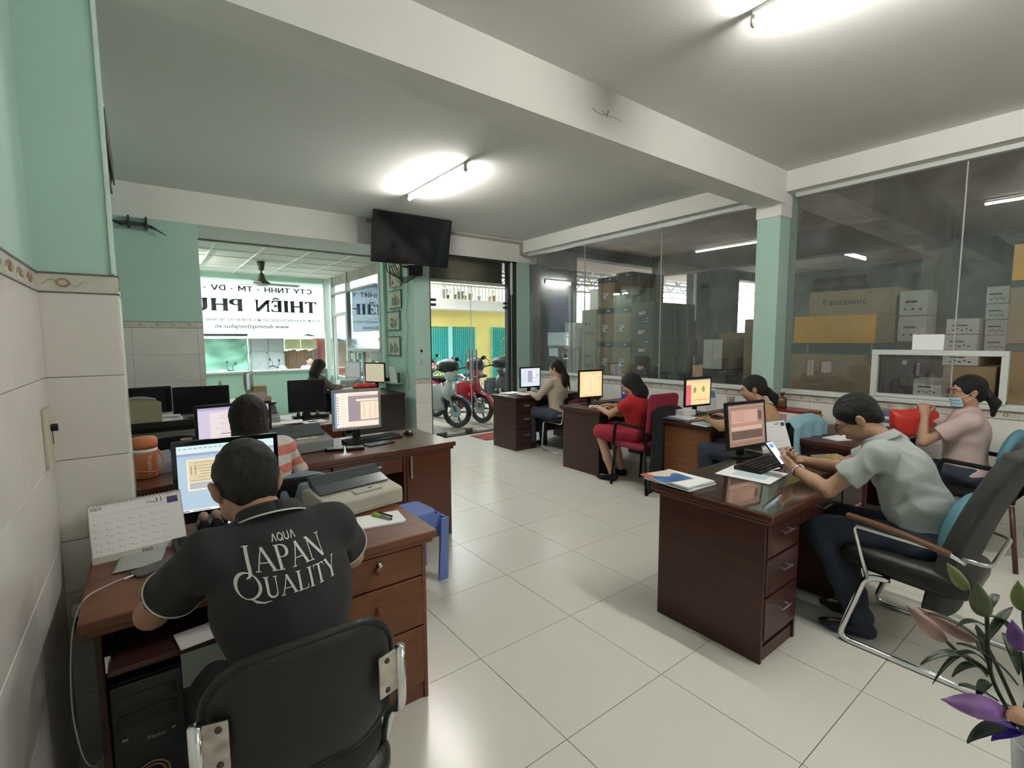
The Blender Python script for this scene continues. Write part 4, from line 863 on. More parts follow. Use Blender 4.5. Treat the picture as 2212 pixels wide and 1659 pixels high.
mirr('www.dienmaythienphuc.vn', 'lettering', 2.44, 1.765, 1.31, .105, BI, bold=True)
# ------------------------------------------------------------------ serif letters drawn stroke by stroke (unit: cap height)
def rib(P, w, n=8):
    """ribbon along P with widths w -> list of quads"""
    P = [Vector((p[0], p[1], 0)) for p in P]; k = len(P)
    if not isinstance(w, (list, tuple)): w = [w]*k
    if k == 2: P = [P[0].lerp(P[1], i/n) for i in range(n+1)]; w = [w[0]+(w[1]-w[0])*i/n for i in range(n+1)]; k = n+1
    L = []
    for i in range(k):
        t = (P[min(i+1, k-1)]-P[max(i-1, 0)]).normalized(); nn = Vector((-t.y, t.x, 0)); L.append((P[i]+nn*w[i]/2, P[i]-nn*w[i]/2))
    return [(L[i][0], L[i+1][0], L[i+1][1], L[i][1]) for i in range(k-1)]
def arc(cx, cy, rx, ry, a0, a1, wmin, wmax, n=18, ph=0):
    P, w = [], []
    for i in range(n+1): a = R(a0+(a1-a0)*i/n); P.append((cx+rx*math.cos(a), cy+ry*math.sin(a))); w.append(wmin+(wmax-wmin)*abs(math.cos(a+ph))**1.5)
    return rib(P, w)
def glyph(c, B=.12, T=.035):
    S = lambda x, y, w=.26: rib([(x-w/2, y), (x+w/2, y)], T*1.1, 2)
    V = lambda x, y0=0, y1=1, b=B: rib([(x, y0), (x, y1)], b)
    if c == 'J': return V(.20, .0, 1)+S(.20, 1)+rib([(.20, 0), (.185, -.10), (.13, -.19), (.02, -.25)], [B, B*.95, B*.6, T*.6]), .38
    if c == 'A': return rib([(.06, 0), (.37, 1)], T*1.2)+rib([(.35, 1), (.72, 0)], B)+rib([(.15, .33), (.58, .33)], T)+S(.06, 0, .2)+S(.72, 0, .24), .80
    if c == 'P': return V(.14)+S(.14, 0)+S(.10, 1, .16)+rib([(.10, 1), (.34, 1)], T, 3)+arc(.30, .76, .24, .24, 90, -90, T, B)+rib([(.30, .52), (.16, .52)], T, 3), .60
    if c == 'N': return rib([(.10, 0), (.10, 1)], T*1.3)+rib([(.08, 1), (.70, .0)], B)+rib([(.70, 0), (.70, 1)], T*1.3)+S(.10, 0, .2)+S(.06, 1, .16)+S(.70, 1, .2), .82
    if c == 'Q': return arc(.48, .49, .42, .49, 0, 360, T, B*.95, 34, R(20))+rib([(.50, .03), (.70, -.14), (.95, -.21), (1.25, -.16)], [T, B*.8, B*.55, T*.5]), .98
    if c == 'U': return V(.16, .3, 1)+rib([(.60, .32), (.60, 1)], T*1.3)+rib([(.16+.0*0, .32)]+[(.38-.22*math.cos(R(a)), .28-.28*math.sin(R(a))) for a in range(15, 180, 15)]+[(.60, .30)], [B]+[B*(1-i/13)+T*1.2*(i/13) for i in range(11)]+[T*1.3])+S(.16, 1)+S(.60, 1, .2), .74
    if c == 'L': return V(.14)+S(.14, 1)+S(.10, 0, .16)+rib([(.14, .015), (.52, .015)], T, 4)+rib([(.53, 0), (.57, .22)], [T*1.6, T*.6], 3), .60
    if c == 'I': return V(.14)+S(.14, 1)+S(.14, 0), .30
    if c == 'T': return V(.34)+S(.34, 0)+rib([(.04, .985), (.64, .985)], T*1.2)+rib([(.05, 1), (.02, .80)], [T*1.6, T*.6], 3)+rib([(.63, 1), (.66, .80)], [T*1.6, T*.6], 3), .70
    if c == 'Y': return V(.35, 0, .45)+rib([(.08, 1), (.36, .42)], B)+rib([(.64, 1), (.36, .42)], T*1.3)+S(.35, 0)+S(.09, 1, .22)+S(.64, 1, .18), .70
    if c == 'H': return V(.14)+V(.66)+rib([(.14, .52), (.66, .52)], T*1.4)+S(.14, 1)+S(.14, 0)+S(.66, 1)+S(.66, 0), .82
    if c in 'EÊ':
        g = V(.14)+S(.10, 1, .16)+S(.10, 0, .16)+rib([(.14, .985), (.52, .985)], T*1.2)+rib([(.14, .015), (.54, .015)], T*1.2)+rib([(.14, .52), (.40, .52)], T*1.2)+rib([(.52, 1), (.55, .78)], [T*1.6, T*.6], 3)+rib([(.54, 0), (.59, .24)], [T*1.6, T*.6], 3)+rib([(.40, .40), (.40, .64)], T*1.2, 3)
        if c == 'Ê': g += rib([(.16, 1.12), (.34, 1.26)], [T, B*.6], 3)+rib([(.34, 1.26), (.52, 1.12)], [B*.6, T], 3)
        return g, .62
    if c == 'C': return arc(.48, .5, .42, .5, 50, 310, T, B, 26)+rib([(.75, .99), (.77, .70)], [T, T*1.8], 3), .82
    if c == 'Ú': g, a = glyph('U', B, T); return g+rib([(.34, 1.10), (.46, 1.30)], [T, B*.8], 3), a
    return [], .34
def serif(s, hgt, gap=.06, B=.12, T=.038, big=None):
    """quads of a word; big: {index: scale} for large capitals"""
    out = []; x = 0
    for i, c in enumerate(s):
        g, adv = glyph(c, B, T); k = hgt*(big or {}).get(i, 1)
        out += [[(x+p.x*k, p.y*k) for p in q] for q in g]; x += (adv+gap)*k
    return out, x
def quads_mesh(q, name, mt, Mx, parent, depth=.002, mirror=False):
    mb = MB()
    for f in q: mb.prism(f if True else f, depth, Mx, 0)
    return mb.build(name, mt, parent)
for wd_, xr_, ww_ in (('THIÊN', 3.0, 1.20), ('PHÚC', 1.615, 1.20)):
    qs, wtot = serif(wd_, .215, .07, .21, .085)
    Mx = Matrix(((-1, 0, 0, xr_-2.08), (0, 0, -1, -.012), (0, 1, 0, 2.13-1.745), (0, 0, 0, 1))) @ Matrix.Diagonal((ww_/wtot, 1, 1, 1))
    quads_mesh(qs, 'shop_name_lettering', BI, Mx, ban)
def sans(s_, hgt, b=.17):
    G = dict(C=(arc(.42, .5, .36, .43, 45, 315, b, b, 14), .80), T=(rib([(.36, 0), (.36, 1)], b)+rib([(0, .93), (.72, .93)], b*.9), .74), Y=(rib([(.36, 0), (.36, .45)], b)+rib([(0, 1), (.36, .42)], b)+rib([(.72, 1), (.36, .42)], b), .74),
             N=(rib([(.08, 0), (.08, 1)], b)+rib([(.66, 0), (.66, 1)], b)+rib([(.08, 1), (.66, 0)], b), .78), H=(rib([(.08, 0), (.08, 1)], b)+rib([(.64, 0), (.64, 1)], b)+rib([(.08, .5), (.64, .5)], b*.9), .76),
             M=(rib([(.08, 0), (.08, 1)], b)+rib([(.84, 0), (.84, 1)], b)+rib([(.08, 1), (.46, .25)], b)+rib([(.84, 1), (.46, .25)], b), .96), V=(rib([(.02, 1), (.38, 0)], b)+rib([(.74, 1), (.38, 0)], b), .78),
             D=(rib([(.08, 0), (.08, 1)], b)+rib([(.08, .93), (.36, .93)], b*.9, 3)+rib([(.08, .07), (.36, .07)], b*.9, 3)+arc(.34, .5, .34, .43, 90, -90, b, b, 12), .78))
    G['-'] = (rib([(.06, .42), (.36, .42)], b*.9, 2), .42); out = []; x = 0
    for c in s_:
        g, a = G.get(c, ([], .30)); out += [[((x+p.x)*hgt, p.y*hgt) for p in q] for q in g]; x += a+.12
    return out, x*hgt
qs, wtot = sans('CTY TNHH - TM - DV -', .10)
quads_mesh(qs, 'company_lettering', BI, Matrix(((-1, 0, 0, 2.915-2.08), (0, 0, -1, -.012), (0, 1, 0, 2.510-1.745), (0, 0, 0, 1))) @ Matrix.Diagonal((1.97/wtot, 1, 1, 1)), ban)
# blue banner hung outside the side window; its lettering paints the white banner's reflection in the glass
b2 = thing('shop_banner', 'blue shop banner outside the side window with blurred dark lettering', 'banner', (3.29, 9.45, 1.70))
MB().box(0, .004, -1.62, 0, 0, .80).build('cloth', translucent('banner_cloth_blue', (.14, .22, .40), .55), b2)
qs, wtot = sans('CTY TNHH', .10); quads_mesh(qs, 'company_lettering', mat('painted_reflection_blue', (.03, .04, .10), .8), fr_x(-.012, -.10, .62) @ Matrix.Diagonal((1.0/wtot, 1, 1, 1)), b2)
qs, wtot = serif('THIÊN', .19, .07, .21, .085); quads_mesh(qs, 'shop_name_lettering', mat('painted_reflection_blue', (.03, .04, .10), .8), fr_x(-.012, -.10, .32) @ Matrix.Diagonal((1.4/wtot, 1, 1, 1)), b2)
text('A52 ẤP MỸ HÒA 4 XUÂN THỚI ĐÔNG', 'lettering', 1.4, .05, mat('painted_reflection_blue', (.03, .04, .10), .8), fr_x(-.012, -.10, .20), b2)

# ------------------------------------------------------------------ desks
def slab(x0, x1, y0, y1, z0, z1): return MB().box(x0, x1, y0, y1, z0, z1)
def topslab(t, w, d, z, th, m, over=.03, mould=True, cham=0):
    P = [(-over, -over), (w+over, -over), (w+over, d+over), (-over, d+over)]
    if cham: P = [(-over, -over+cham), (-over+cham, -over), (w+over, -over), (w+over, d+over), (-over, d+over)]
    mb = MB().prism(P, th, TR(0, 0, z-th)); o = mb.build('desk_top', m, t, bevel=.007, seg=3)
    if mould:
        q = .014; P2 = [(x+(q if x < w/2 else -q), y+(q if y < d/2 else -q)) for x, y in P]; MB().prism(P2, .022, TR(0, 0, z-th-.022)).build('moulding', m, t, bevel=.006)
    return o
def handle(mb, x, y, z, L=.10, st='bar', vert=False):
    if st == 'bar':
        a = Vector((0, 0, L/2)) if vert else Vector((L/2, 0, 0)); c = Vector((x, y-.026, z))
        mb.cyl(c-a, c+a, .0045, n=8); k = .72
        for s in (-1, 1): mb.cyl(c+a*k*s, c+a*k*s+Vector((0, .026, 0)), .0042, n=8)
    elif st == 'flat':
        a = (.007, L/2) if vert else (L/2, .007); mb.box(x-a[0], x+a[0], y-.020, y-.012, z-a[1], z+a[1])
        for s in (-1, 1): (mb.box(x-.005, x+.005, y-.014, y, z+s*L*.4-.006, z+s*L*.4+.006) if vert else mb.box(x+s*L*.4-.006, x+s*L*.4+.006, y-.014, y, z-.005, z+.005))
    elif st == 'cup': mb.grid(lambda u, v: (x+(u-.5)*L, y-.016*math.sin(v*PI*.5+.2), z+.012-.024*v), 6, 4, thick=.003)
    elif st == 'knob': mb.lathe([(.004, 0), (.006, .010), (.014, .018), (.016, .024), (.010, .031), (0, .033)], (x, y, z), 14, M=RX(R(90)))
def pedestal(t, x0, x1, y0, y1, zt, n, mw, st, hm, drawers=None, hl=.10, kick=.07):
    b = MB().box(x0, x0+.018, y0+.004, y1, 0, zt).box(x1-.018, x1, y0+.004, y1, 0, zt).box(x0+.018, x1-.018, y1-.016, y1, .02, zt).box(x0+.018, x1-.018, y0+.02, y1, kick, kick+.018).box(x0+.018, x1-.018, y0+.012, y0+.03, 0, kick)
    b.box(x0+.018, x1-.018, y0+.025, y1-.02, zt-.018, zt)
    b.build('pedestal', mw, t, bevel=.002)
    zs = drawers or [kick+.01+(zt-kick-.012)*i/n for i in range(n+1)]
    for a, c in zip(zs[:-1], zs[1:]):
        d = MB().box(x0+.020, x1-.020, y0-.002, y0+.018, a+.004, c-.004).box(x0+.03, x1-.03, y0+.018, y1-.05, a+.02, c-.03).build('drawer', mw, t, bevel=.004)
        h = MB(); handle(h, (x0+x1)/2, y0-.002, (a+c)/2 + (c-a)*.12, hl, st); h.build('handle', hm, d, smooth=40)
# near left desk (black polo man)
t = thing('desk', 'near left reddish brown desk with keyboard tray, drawers on its right', 'desk', (-.165, 1.79, 0))
topslab(t, 1.075, .66, .75, .034, WOODB)
pedestal(t, .63, 1.065, 0, .64, .694, 3, WOODB, 'knob', WOODB, drawers=[.075, .335, .555, .690])
k = MB().lathe([(.0, .006), (.009, .006), (.010, 0), (.012, 0)], (.86, -.006, .655), 12, M=RX(R(90))); k.build('lock', CHROME, t, True)
slab(0, .018, .02, .64, 0, .70).build('side_panel', WOODD, t, bevel=.002); slab(.018, .63, .60, .616, .25, .70).build('modesty_panel', WOODD, t)
slab(.03, .63, -.06, .33, .585, .603).build('keyboard_tray', WOODD, t, bevel=.003)
MB().box(.022, .036, 0, .45, .57, .62).box(.614, .628, 0, .45, .57, .62).build('tray_rails', STEEL, t); slab(.02, .30, .08, .60, .05, .068).build('tower_shelf', WOODD, t)
# second desk (striped shirt woman), long, drawers to us
t = thing('desk', 'long red brown desk under the silver monitor, cabinet door at its right end', 'desk', (-.05, 3.27, 0))
topslab(t, 1.93, .66, .75, .036, WOODR)
slab(0, .02, 0, .64, 0, .695).build('side_panel', WOODR, t)
slab(.02, 1.53, .62, .636, .12, .695).build('modesty_panel', WOODR, t)
c = MB().box(1.53, 1.55, .004, .64, 0, .692).box(1.91, 1.93, .004, .64, 0, .692).box(1.55, 1.91, .62, .64, 0, .692).box(1.55, 1.91, .03, .62, .05, .07).box(1.55, 1.91, .02, .04, 0, .05).build('cabinet', WOODR, t, bevel=.002)
dr = slab(1.552, 1.908, 0, .018, .055, .688).build('door', WOODR, t, bevel=.004); h = MB(); handle(h, 1.575+.01, 0, .60, .17, 'flat', True); h.build('handle', STEEL, dr)
for x0, x1 in ((.02, .50), (.505, 1.01), (1.015, 1.525)):
    dr = slab(x0+.003, x1-.003, 0, .018, .575, .690).box(x0+.02, x1-.02, .018, .45, .59, .67).build('drawer', WOODR, t, bevel=.004); h = MB(); handle(h, (x0+x1)/2+.02, 0, .642, .13, 'flat'); h.build('handle', STEEL, dr)
# third desk on the left, under the black square monitor
t = thing('desk', 'dark red desk behind the silver monitor, papers spread on it', 'desk', (.68, 4.72, 0))
topslab(t, .86, .80, .75, .034, WOODR); slab(0, .02, 0, .78, 0, .695).build('side_panel', WOODR, t); slab(.84, .86, 0, .78, 0, .695).build('side_panel', WOODR, t); slab(.02, .84, .76, .776, .10, .695).build('modesty_panel', WOODR, t)
dr = slab(.03, .83, 0, .018, .57, .690).build('drawer', WOODR, t, bevel=.004); h = MB(); handle(h, .62, 0, .635, .12, 'flat'); h.build('handle', STEEL, dr)
# black table along the front wall
t = thing('table', 'long black table at the front wall carrying dark monitors', 'table', (-.24, 5.90, 0))
topslab(t, 1.32, .66, .75, .035, DKWOOD)
for x in (.01, 1.29):
    for y in (.02, .62): slab(x, x+.04, y-.02, y+.02, 0, .70).build('leg', DKWOOD, t)
slab(.03, 1.30, .60, .62, .55, .70).build('apron', DKWOOD, t)
# annex desks
t = thing('desk', 'black brown desk in the annex against the column, two monitors on it', 'desk', (2.30, 6.74, 0))
topslab(t, .80, 2.05, .75, .035, DKWOOD, over=.01); slab(.02, .80, 0.01, .03, 0, .70).build('end_panel', DKWOOD, t); slab(.02, .80, 2.0, 2.02, 0, .70).build('end_panel', DKWOOD, t); slab(.74, .76, .03, 2.0, .2, .70).build('modesty_panel', DKWOOD, t)
t = thing('table', 'low dark table in the annex under the street window sill', 'table', (.45, 7.30, 0)); topslab(t, .95, .75, .70, .03, DKWOOD)
for x in (.01, .92):
    for y in (.02, .72): slab(x, x+.03, y-.02, y+.01, 0, .65).build('leg', DKWOOD, t)
# right row
def rdesk(label, x, y, w, d, mw, mt, peds, st='cup', panel=True, right='ped', cham=0, glass_top=False, hm=STEEL, top=.034):
    t = thing('desk', label, 'desk', (x, y, 0), group='desks along the store window' if 'store' in label else None)
    topslab(t, w, d, .75 if not glass_top else .742, top, mt, cham=cham)
    if glass_top: MB().prism(rrect(w+.04, d+.04, .01, 2), .006, TR(w/2, d/2, .7445)).build('glass_sheet', GLASS_T, t)
    for x0, x1, n, dr in peds:
        if n: pedestal(t, x0, x1, .01, d-.01, .694, n, mw, st, hm, drawers=dr)
        else: slab(x0, x1, .01, d-.01, 0, .694).build('side_panel', mw, t, bevel=.003)
    slab(.02, w-.02, d-.05, d-.034, .10, .694).build('modesty_panel', mw, t)
    return t
rdesk('farthest desk by the store window, dark brown, three cup handles', 4.02, 5.19, 1.20, .56, WOODD, WOODM, [(0, .37, 3, [.075, .30, .52, .69]), (1.18, 1.2, 0, None)])
rdesk('second desk from the door by the store window, no drawers', 3.99, 3.64, 1.25, .60, WOODD, WOODM, [(0, .03, 0, None), (1.22, 1.25, 0, None)])
rdesk('third desk by the store window with an orange brown side panel', 4.06, 2.36, 1.15, .50, mat('orange_brown_panel', (.17, .060, .020), .4, var=.2, vscale=3, stretch=(1, 1, 10)), WOODM, [(0, .03, 0, None), (1.12, 1.15, 0, None)])
t = rdesk('large dark mahogany desk in front with a glass sheet and drawers', 2.235, 1.0, 1.26, .60, WOODM, WOODT, [(0, .365, 3, [.105, .325, .51, .69]), (.90, 1.25, 2, [.09, .34, .69])], st='bar', glass_top=True)
dr = slab(.37, .90, .01, .028, .60, .69).build('drawer', WOODM, t, bevel=.003); h = MB(); handle(h, .63, .01, .645, .10, 'bar'); h.build('handle', CHROME, dr, smooth=40)
rdesk('rear mahogany desk with chamfered corner beside the masked woman', 4.10, 1.17, 1.26, .52, WOODM, WOODM, [(0.03, .06, 0, None), (1.2, 1.23, 0, None)], cham=.10)

# ------------------------------------------------------------------ monitors
def monitor(label, x, y, z, w, h, rz, bez, content, group='desktop monitors', tilt=0, stand=.10, border=.018, back=False, foot=(.13, .10), screenz=None, cat='monitor', depth=.045):
    """screen faces local -y; origin at the stand foot on the desk"""
    t = thing('monitor', label, cat, (x, y, z), rz, group); T0 = TR(0, 0, stand+h/2) @ RX(tilt)
    b = MB(); b.prism(rrect(w, h, .008, 3), depth*.45, T0 @ RX(R(90)) @ TR(0, 0, -depth*.0)); b.build('bezel', bez, t, bevel=.002)
    b = MB(); b.grid(lambda u, v: T0 @ Vector(((u-.5)*w*.96, .0+(depth*.9)*(math.sin(u*PI)**.35)*(math.sin(v*PI)**.35), (v-.5)*h*.96)), 14, 10, thick=-.002); b.build('back_shell', bez, t, smooth=True)
    sw, sh = w-2*border, h-2*border*1.15; F0 = T0 @ RX(R(90)) @ TR(0, 0, depth*.45+.0006)
    s = MB().box(-sw/2, sw/2, -sh/2, sh/2, -.001, .0, M=F0).build('screen', content[0], t)
    if len(content) > 1:
        mats = []; 
        for lay, (mt, rects) in enumerate(content[1:]):
            m = MB()
            for (a, c, e, g) in rects: m.box(-sw/2+a*sw, -sw/2+e*sw, -sh/2+c*sh, -sh/2+g*sh, .0, .0003*(lay+1), M=F0)
            m.build('screen_image', mt, s)
    f = MB(); f.prism(rrect(foot[0]*2, foot[1]*1.7, foot[1]*.7, 5), .010, TR(0, .02, 0)); f.box(-.028, .028, depth*.3, depth*.3+.022, .008, stand+h*.35); f.build('stand', bez if bez is not SILV else BLK, t, bevel=.003)
    return t
lines = lambda x0, x1, y0, y1, n, th=.006, j=0: [(x0+(j*rnd.random()), y0+(y1-y0)*i/n-th/2, x1-(j*rnd.random()), y0+(y1-y0)*i/n+th/2) for i in range(n+1)]
E_W = em((.80, .86, .90), 1.0)
# near big monitor
doc = [em((.46, .60, .72), 1.05), (em((.62, .80, .82), 1.1), [(0, .93, 1, 1)]), (em((.72, .80, .84), 1.1), [(0, .885, 1, .93)]), (em((.34, .44, .58), 1), [(0, .845, 1, .885)]),
       (em((.86, .80, .60), 1.1), [(.09, .32, .99, .79)]), (em((.78, .66, .42), 1.0), [(.105, .45, .98, .775)]), (em((.50, .52, .55), 1), [(.11, .345, .98, .44)]),
       (em((.12, .10, .06), .6), lines(.16, .42, .52, .74, 5, .004, .1)+lines(.50, .85, .54, .76, 5, .004, .1)+[(.12, .47, .80, .474), (.13, .56, .135, .70), (.17, .56, .175, .70)]), (em((.9, .9, .9), 1.1), [(0, .0, 1, .035)]), (em((.10, .12, .15), .8), [(.03, .01, .09, .025), (.12, .012, .30, .022)]+[(.02+.05*i, .955, .045+.05*i, .962) for i in range(9)])]
monitor('large black monitor with a light blue document, on the near left desk', .268, 2.42, .75, .40, .325, R(-6), BLKG, doc, stand=.048, border=.018)
pk = [em((.62, .55, .68), 1.1), (em((.45, .42, .62), 1), [(0, .93, 1, 1)]), (em((.80, .68, .70), 1.1), [(.16, .02, 1, .86)]), (em((.25, .18, .2), .6), lines(.22, .60, .1, .80, 12, .005, .15)+[(.3, .22, .45, .235)])]
monitor('black monitor with a pinkish form page partly hidden by long hair', .47, 3.76, .75, .46, .27, R(2), BLK, pk, stand=.10)
mail = [em((.86, .66, .56), 1.25), (em((.22, .42, .66), 1.0), [(0, 0, .045, 1)]), (em((.92, .72, .62), 1.25), [(.045, .04, .30, 1)]), (em((.42, .34, .38), .9), [(.30, .16, 1, .90)]), (em((.88, .70, .52), 1.2), [(.48, .74, 1, .80), (.58, .20, 1, .72)]),
        (em((.08, .07, .08), .6), [(.06, .10+.075*i, .085, .125+.075*i) for i in range(11)]+[(.10+.06*i, .01, .12+.06*i, .03) for i in range(6)]), (em((.50, .36, .30), .8), lines(.10, .27, .12, .90, 11, .006, .06)+lines(.62, .70, .25, .68, 9, .01, .02)+lines(.76, .84, .25, .68, 12, .008, .02)+lines(.89, .97, .25, .68, 10, .01, .02)+[(.34, .93, .8, .94)])]
monitor('silver square monitor with a pale orange messaging page', 1.30, 3.72, .75, .375, .315, R(-4), SILV, mail, stand=.098, border=.020, foot=(.11, .09))
off = [mat('screen_off', (.008, .009, .011), .15)]
monitor('black square monitor, switched off, on the papers of the third desk', 1.27, 5.05, .75, .355, .315, R(3), BLK, off, stand=.09)
monitor('wide black monitor, switched off, behind the long haired woman', .46, 5.95, .75, .50, .285, R(-4), BLK, off, stand=.04)
monitor('small black monitor half hidden by the tiled pillar', .0, 6.12, .75, .42, .27, R(8), BLK, off, stand=.06)
monitor('grey edged monitor turned sideways on the low annex table', 1.14, 7.55, .70, .36, .27, R(68), GREYP, [em((.32, .46, .42), .8), (em((.08, .09, .09), .5), [(.45, 0, 1, .95)])], stand=.15)
monitor('silver annex monitor beside the seated woman', 2.96, 8.55, .75, .36, .30, R(-62), SILV, [em((.45, .50, .46), .7)], stand=.12)
monitor('black annex monitor with a cream page near the column', 3.0, 7.62, .75, .40, .33, R(-60), BLK, [em((.62, .58, .40), .9)], stand=.10)
w1 = [em((.62, .66, .74), 1.25), (em((.50, .72, .82), 1.1), [(0, 0, .10, .7)]), (em((.42, .40, .55), 1), [(.36, .22, .72, .86)]), (em((.78, .78, .84), 1.2), [(.60, .5, .74, .86), (.60, .25, .74, .45)]), (em((.3, .3, .4), .7), lines(.12, .30, .3, .9, 9, .008, .05)+[(.82, .60, .92, .64), (.80, .5, .88, .52)])]
monitor('monitor with a white blue page on the desk nearest the door', 4.51, 5.50, .75, .37, .305, R(-5), BLK, w1, stand=.085)
w2 = [em((1.0, .62, .32), 1.2), (em((1.0, .70, .40), 1.2), [(.10, .12, .85, .90)]), (em((.55, .32, .14), .8), lines(.32, .62, .22, .82, 14, .003, .12)+[(.30, .2, .304, .88), (.12, .2, .70, .204), (.55, .90, .80, .915), (.78, .76, .98, .772), (.14, .22, .143, .86), (.70, .2, .703, .86)]), (em((.1, .06, .04), .5), [(.08+.09*i, .01, .11+.09*i, .03) for i in range(8)])]
monitor('monitor with a plain orange form page in front of the woman in red', 4.31, 4.10, .75, .375, .345, R(-7), BLK, w2, stand=.075)
w3 = [em((1.0, .62, .30), 1.25), (em((.85, .16, .20), 1.0), [(0, .0, .20, .78)]), (em((.22, .30, .26), .7), [(0, .95, 1, 1)]), (em((.95, .55, .30), 1.1), [(.0, .86, 1, .90)]), (em((.90, .36, .18), 1.0), [(.30, .17, .95, .20)]), (em((.55, .42, .22), .8), lines(.30, .95, .84, .86, 1, .004)+[(.55, .10, .60, .12)])]
m3 = monitor('monitor showing two green ovals on orange beside the pen cup', 4.62, 2.86, .75, .40, .31, R(-8), BLK, w3, stand=.080)
T3 = TR(0, 0, .08+.155) @ RX(R(90)) @ TR(0, 0, .045*.45+.0016)
for cx, cy in ((-.055, .02), (.075, .025)): MB().lathe([(.024, 0), (.024, .0006)], (0, 0, 0), 20, M=T3 @ TR(cx, cy, 0) @ Matrix.Diagonal((1, 1.35, 1, 1))).build('green_oval', em((.42, .44, .12), .9), [c for c in m3.children if c.name.startswith('screen')][0])
w4 = [em((.34, .20, .15), .9), (em((.42, .26, .20), .9), [(.03, .1, .97, .9)]), (em((.62, .36, .28), 1.0), [(.08, .55, .80, .86)]), (em((.55, .28, .22), .9), [(.08, .42, .92, .54)]), (em((.66, .42, .32), 1.0), [(.06, .38, .90, .47)]), (em((.20, .12, .09), .7), [(.06, .16, .92, .36), (.82, .60, .92, .82)]), (em((.50, .36, .28), .9), [(.04, .14, .94, .155), (.0, .94, 1, .965)]), (em((.15, .09, .07), .5), lines(.12, .5, .60, .82, 5, .004, .1))]
monitor('black monitor with a dim reddish brown page, on the large front desk', 3.20, 1.62, .75, .40, .315, R(-9), BLK, w4, stand=.055, tilt=R(-6), group='desktop monitors')
# keyboards, mice
def keyboard(label, x, y, z, rz, w=.44, d=.15, m=BLK, grp='keyboards'):
    t = thing('keyboard', label, 'keyboard', (x, y, z), rz, grp)
    MB().prism([(-d/2, 0), (d/2, 0), (d/2, .026), (-d/2, .014)], w, Matrix(((0, 0, 1, -w/2), (1, 0, 0, 0), (0, 1, 0, 0), (0, 0, 0, 1)))).build('base', m, t, bevel=.003)
    k = MB(); ny, nx = 5, 20
    for j in range(ny):
        for i in range(nx):
            if j == 0 and 5 <= i <= 9: continue
            cx = -w/2+.018+(w-.036)*(i+.5)/nx; cy = -d/2+.018+(d-.036)*(j+.5)/ny; z0 = .014+.012*(cy+d/2)/d
            k.box(cx-.0085, cx+.0085, cy-.009, cy+.009, z0, z0+.006)
    cy = -d/2+.018+(d-.036)*.5/ny; k.box(-.10, .0, cy-.009, cy+.009, .015, .021); k.build('keys', KEY, t)['kind'] = 'stuff'
    return t
def mouse(label, x, y, z, rz, m=BLKG):
    t = thing('mouse', label, 'mouse', (x, y, z), rz, 'computer mice'); MB().ell((0, 0, .004), (.031, .055, .032), nu=16, nv=10, fn=lambda v: Vector((v.x, v.y, max(v.z, -.004)))).build('shell', m, t, True); MB().ell((0, .025, .032), (.003, .010, .006), nu=8, nv=6).build('wheel', GREYP, t, True); return t
keyboard('black keyboard beside the grey cloth on the near left desk', .25, 2.19, .75, R(4), .40, .15)
keyboard('black keyboard with silver edge under the silver monitor', 1.42, 3.70, .75, R(6), .46, .15); mouse('black mouse at the right end of the long red brown desk', 1.73, 3.72, .75, R(20))
keyboard('black keyboard in front of the plain orange form page', 4.42, 3.92, .75, R(4), .36, .13)
keyboard('black keyboard on papers on the large front desk', 3.02, 1.40, .753, R(2), .44, .16)
keyboard('black keyboard at the hands of the woman in ochre', 4.78, 2.64, .75, R(0), .36, .12)
keyboard('black keyboard on the desk nearest the door', 4.55, 5.33, .75, R(0), .36, .12)
keyboard('black keyboard lying left of the pinkish monitor', .22, 3.98, .75, R(30), .34, .13)
mouse('black mouse under the hand of the woman in ochre', 4.40, 2.62, .75, R(20))
# ------------------------------------------------------------------ lamps, television, fan, air conditioner
def tube_lamp(label, x, y, z, L, rz, watts, grp='ceiling tube lamps', double=False):
    t = thing('tube_lamp', label, 'lamp', (x, y, z), rz, grp)
    MB().box(-.02, .02, -L/2-.01, L/2+.01, -.025, 0).build('batten', W_WHITE, t, bevel=.003)
    for s in (-1, 1): MB().box(-.014, .014, -.012, .012, -.075, -.02).ell((0, 0, -.062), (.024, .016, .024), nu=12, nv=8).build('lamp_holder', mat('lamp_holder', (.45, .42, .34), .5), t, loc=(0, s*(L/2+.008), 0), smooth=30)
    o = MB().cyl((0, -L/2, -.062), (0, L/2, -.062), .013, n=12).build('tube', em((1.0, .96, .90), watts), t, smooth=30)
    return t
tube_lamp('glowing tube lamp on the ceiling above the television', 2.548, 4.675, CZ, 1.2, 0, LAMP)
tube_lamp('glowing tube lamp cut by the top edge of the picture', 2.608, .745, CZ, 1.2, 0, LAMP)
tube_lamp('added fill tube lamp behind the camera', 2.6, -2.0, CZ, 1.2, 0, LAMP*.8)  # added out of view as fill for the room
tube_lamp('short glowing tube lamp on the store ceiling, far right bay', 9.9, 3.2, 3.0, 1.0, R(90), LAMP*.6, 'store tube lamps')
tube_lamp('added tube lamp brightening the annex, hidden behind the tiled wall end', .42, 9.2, 2.83, 1.2, 0, LAMP*.6, 'added annex lamps')  # added out of sight to brighten the annex
tube_lamp('added unseen tube lamp brightening the store from its ceiling', 8.0, -1.4, 3.30, 1.2, 0, LAMP*.6, 'store tube lamps')  # added out of frame to lift the dark store
tube_lamp('tube lamp on the dark store wall left of the box stacks', 6.1, 6.62, 2.62, .62, R(90), LAMP*.22, 'store tube lamps')
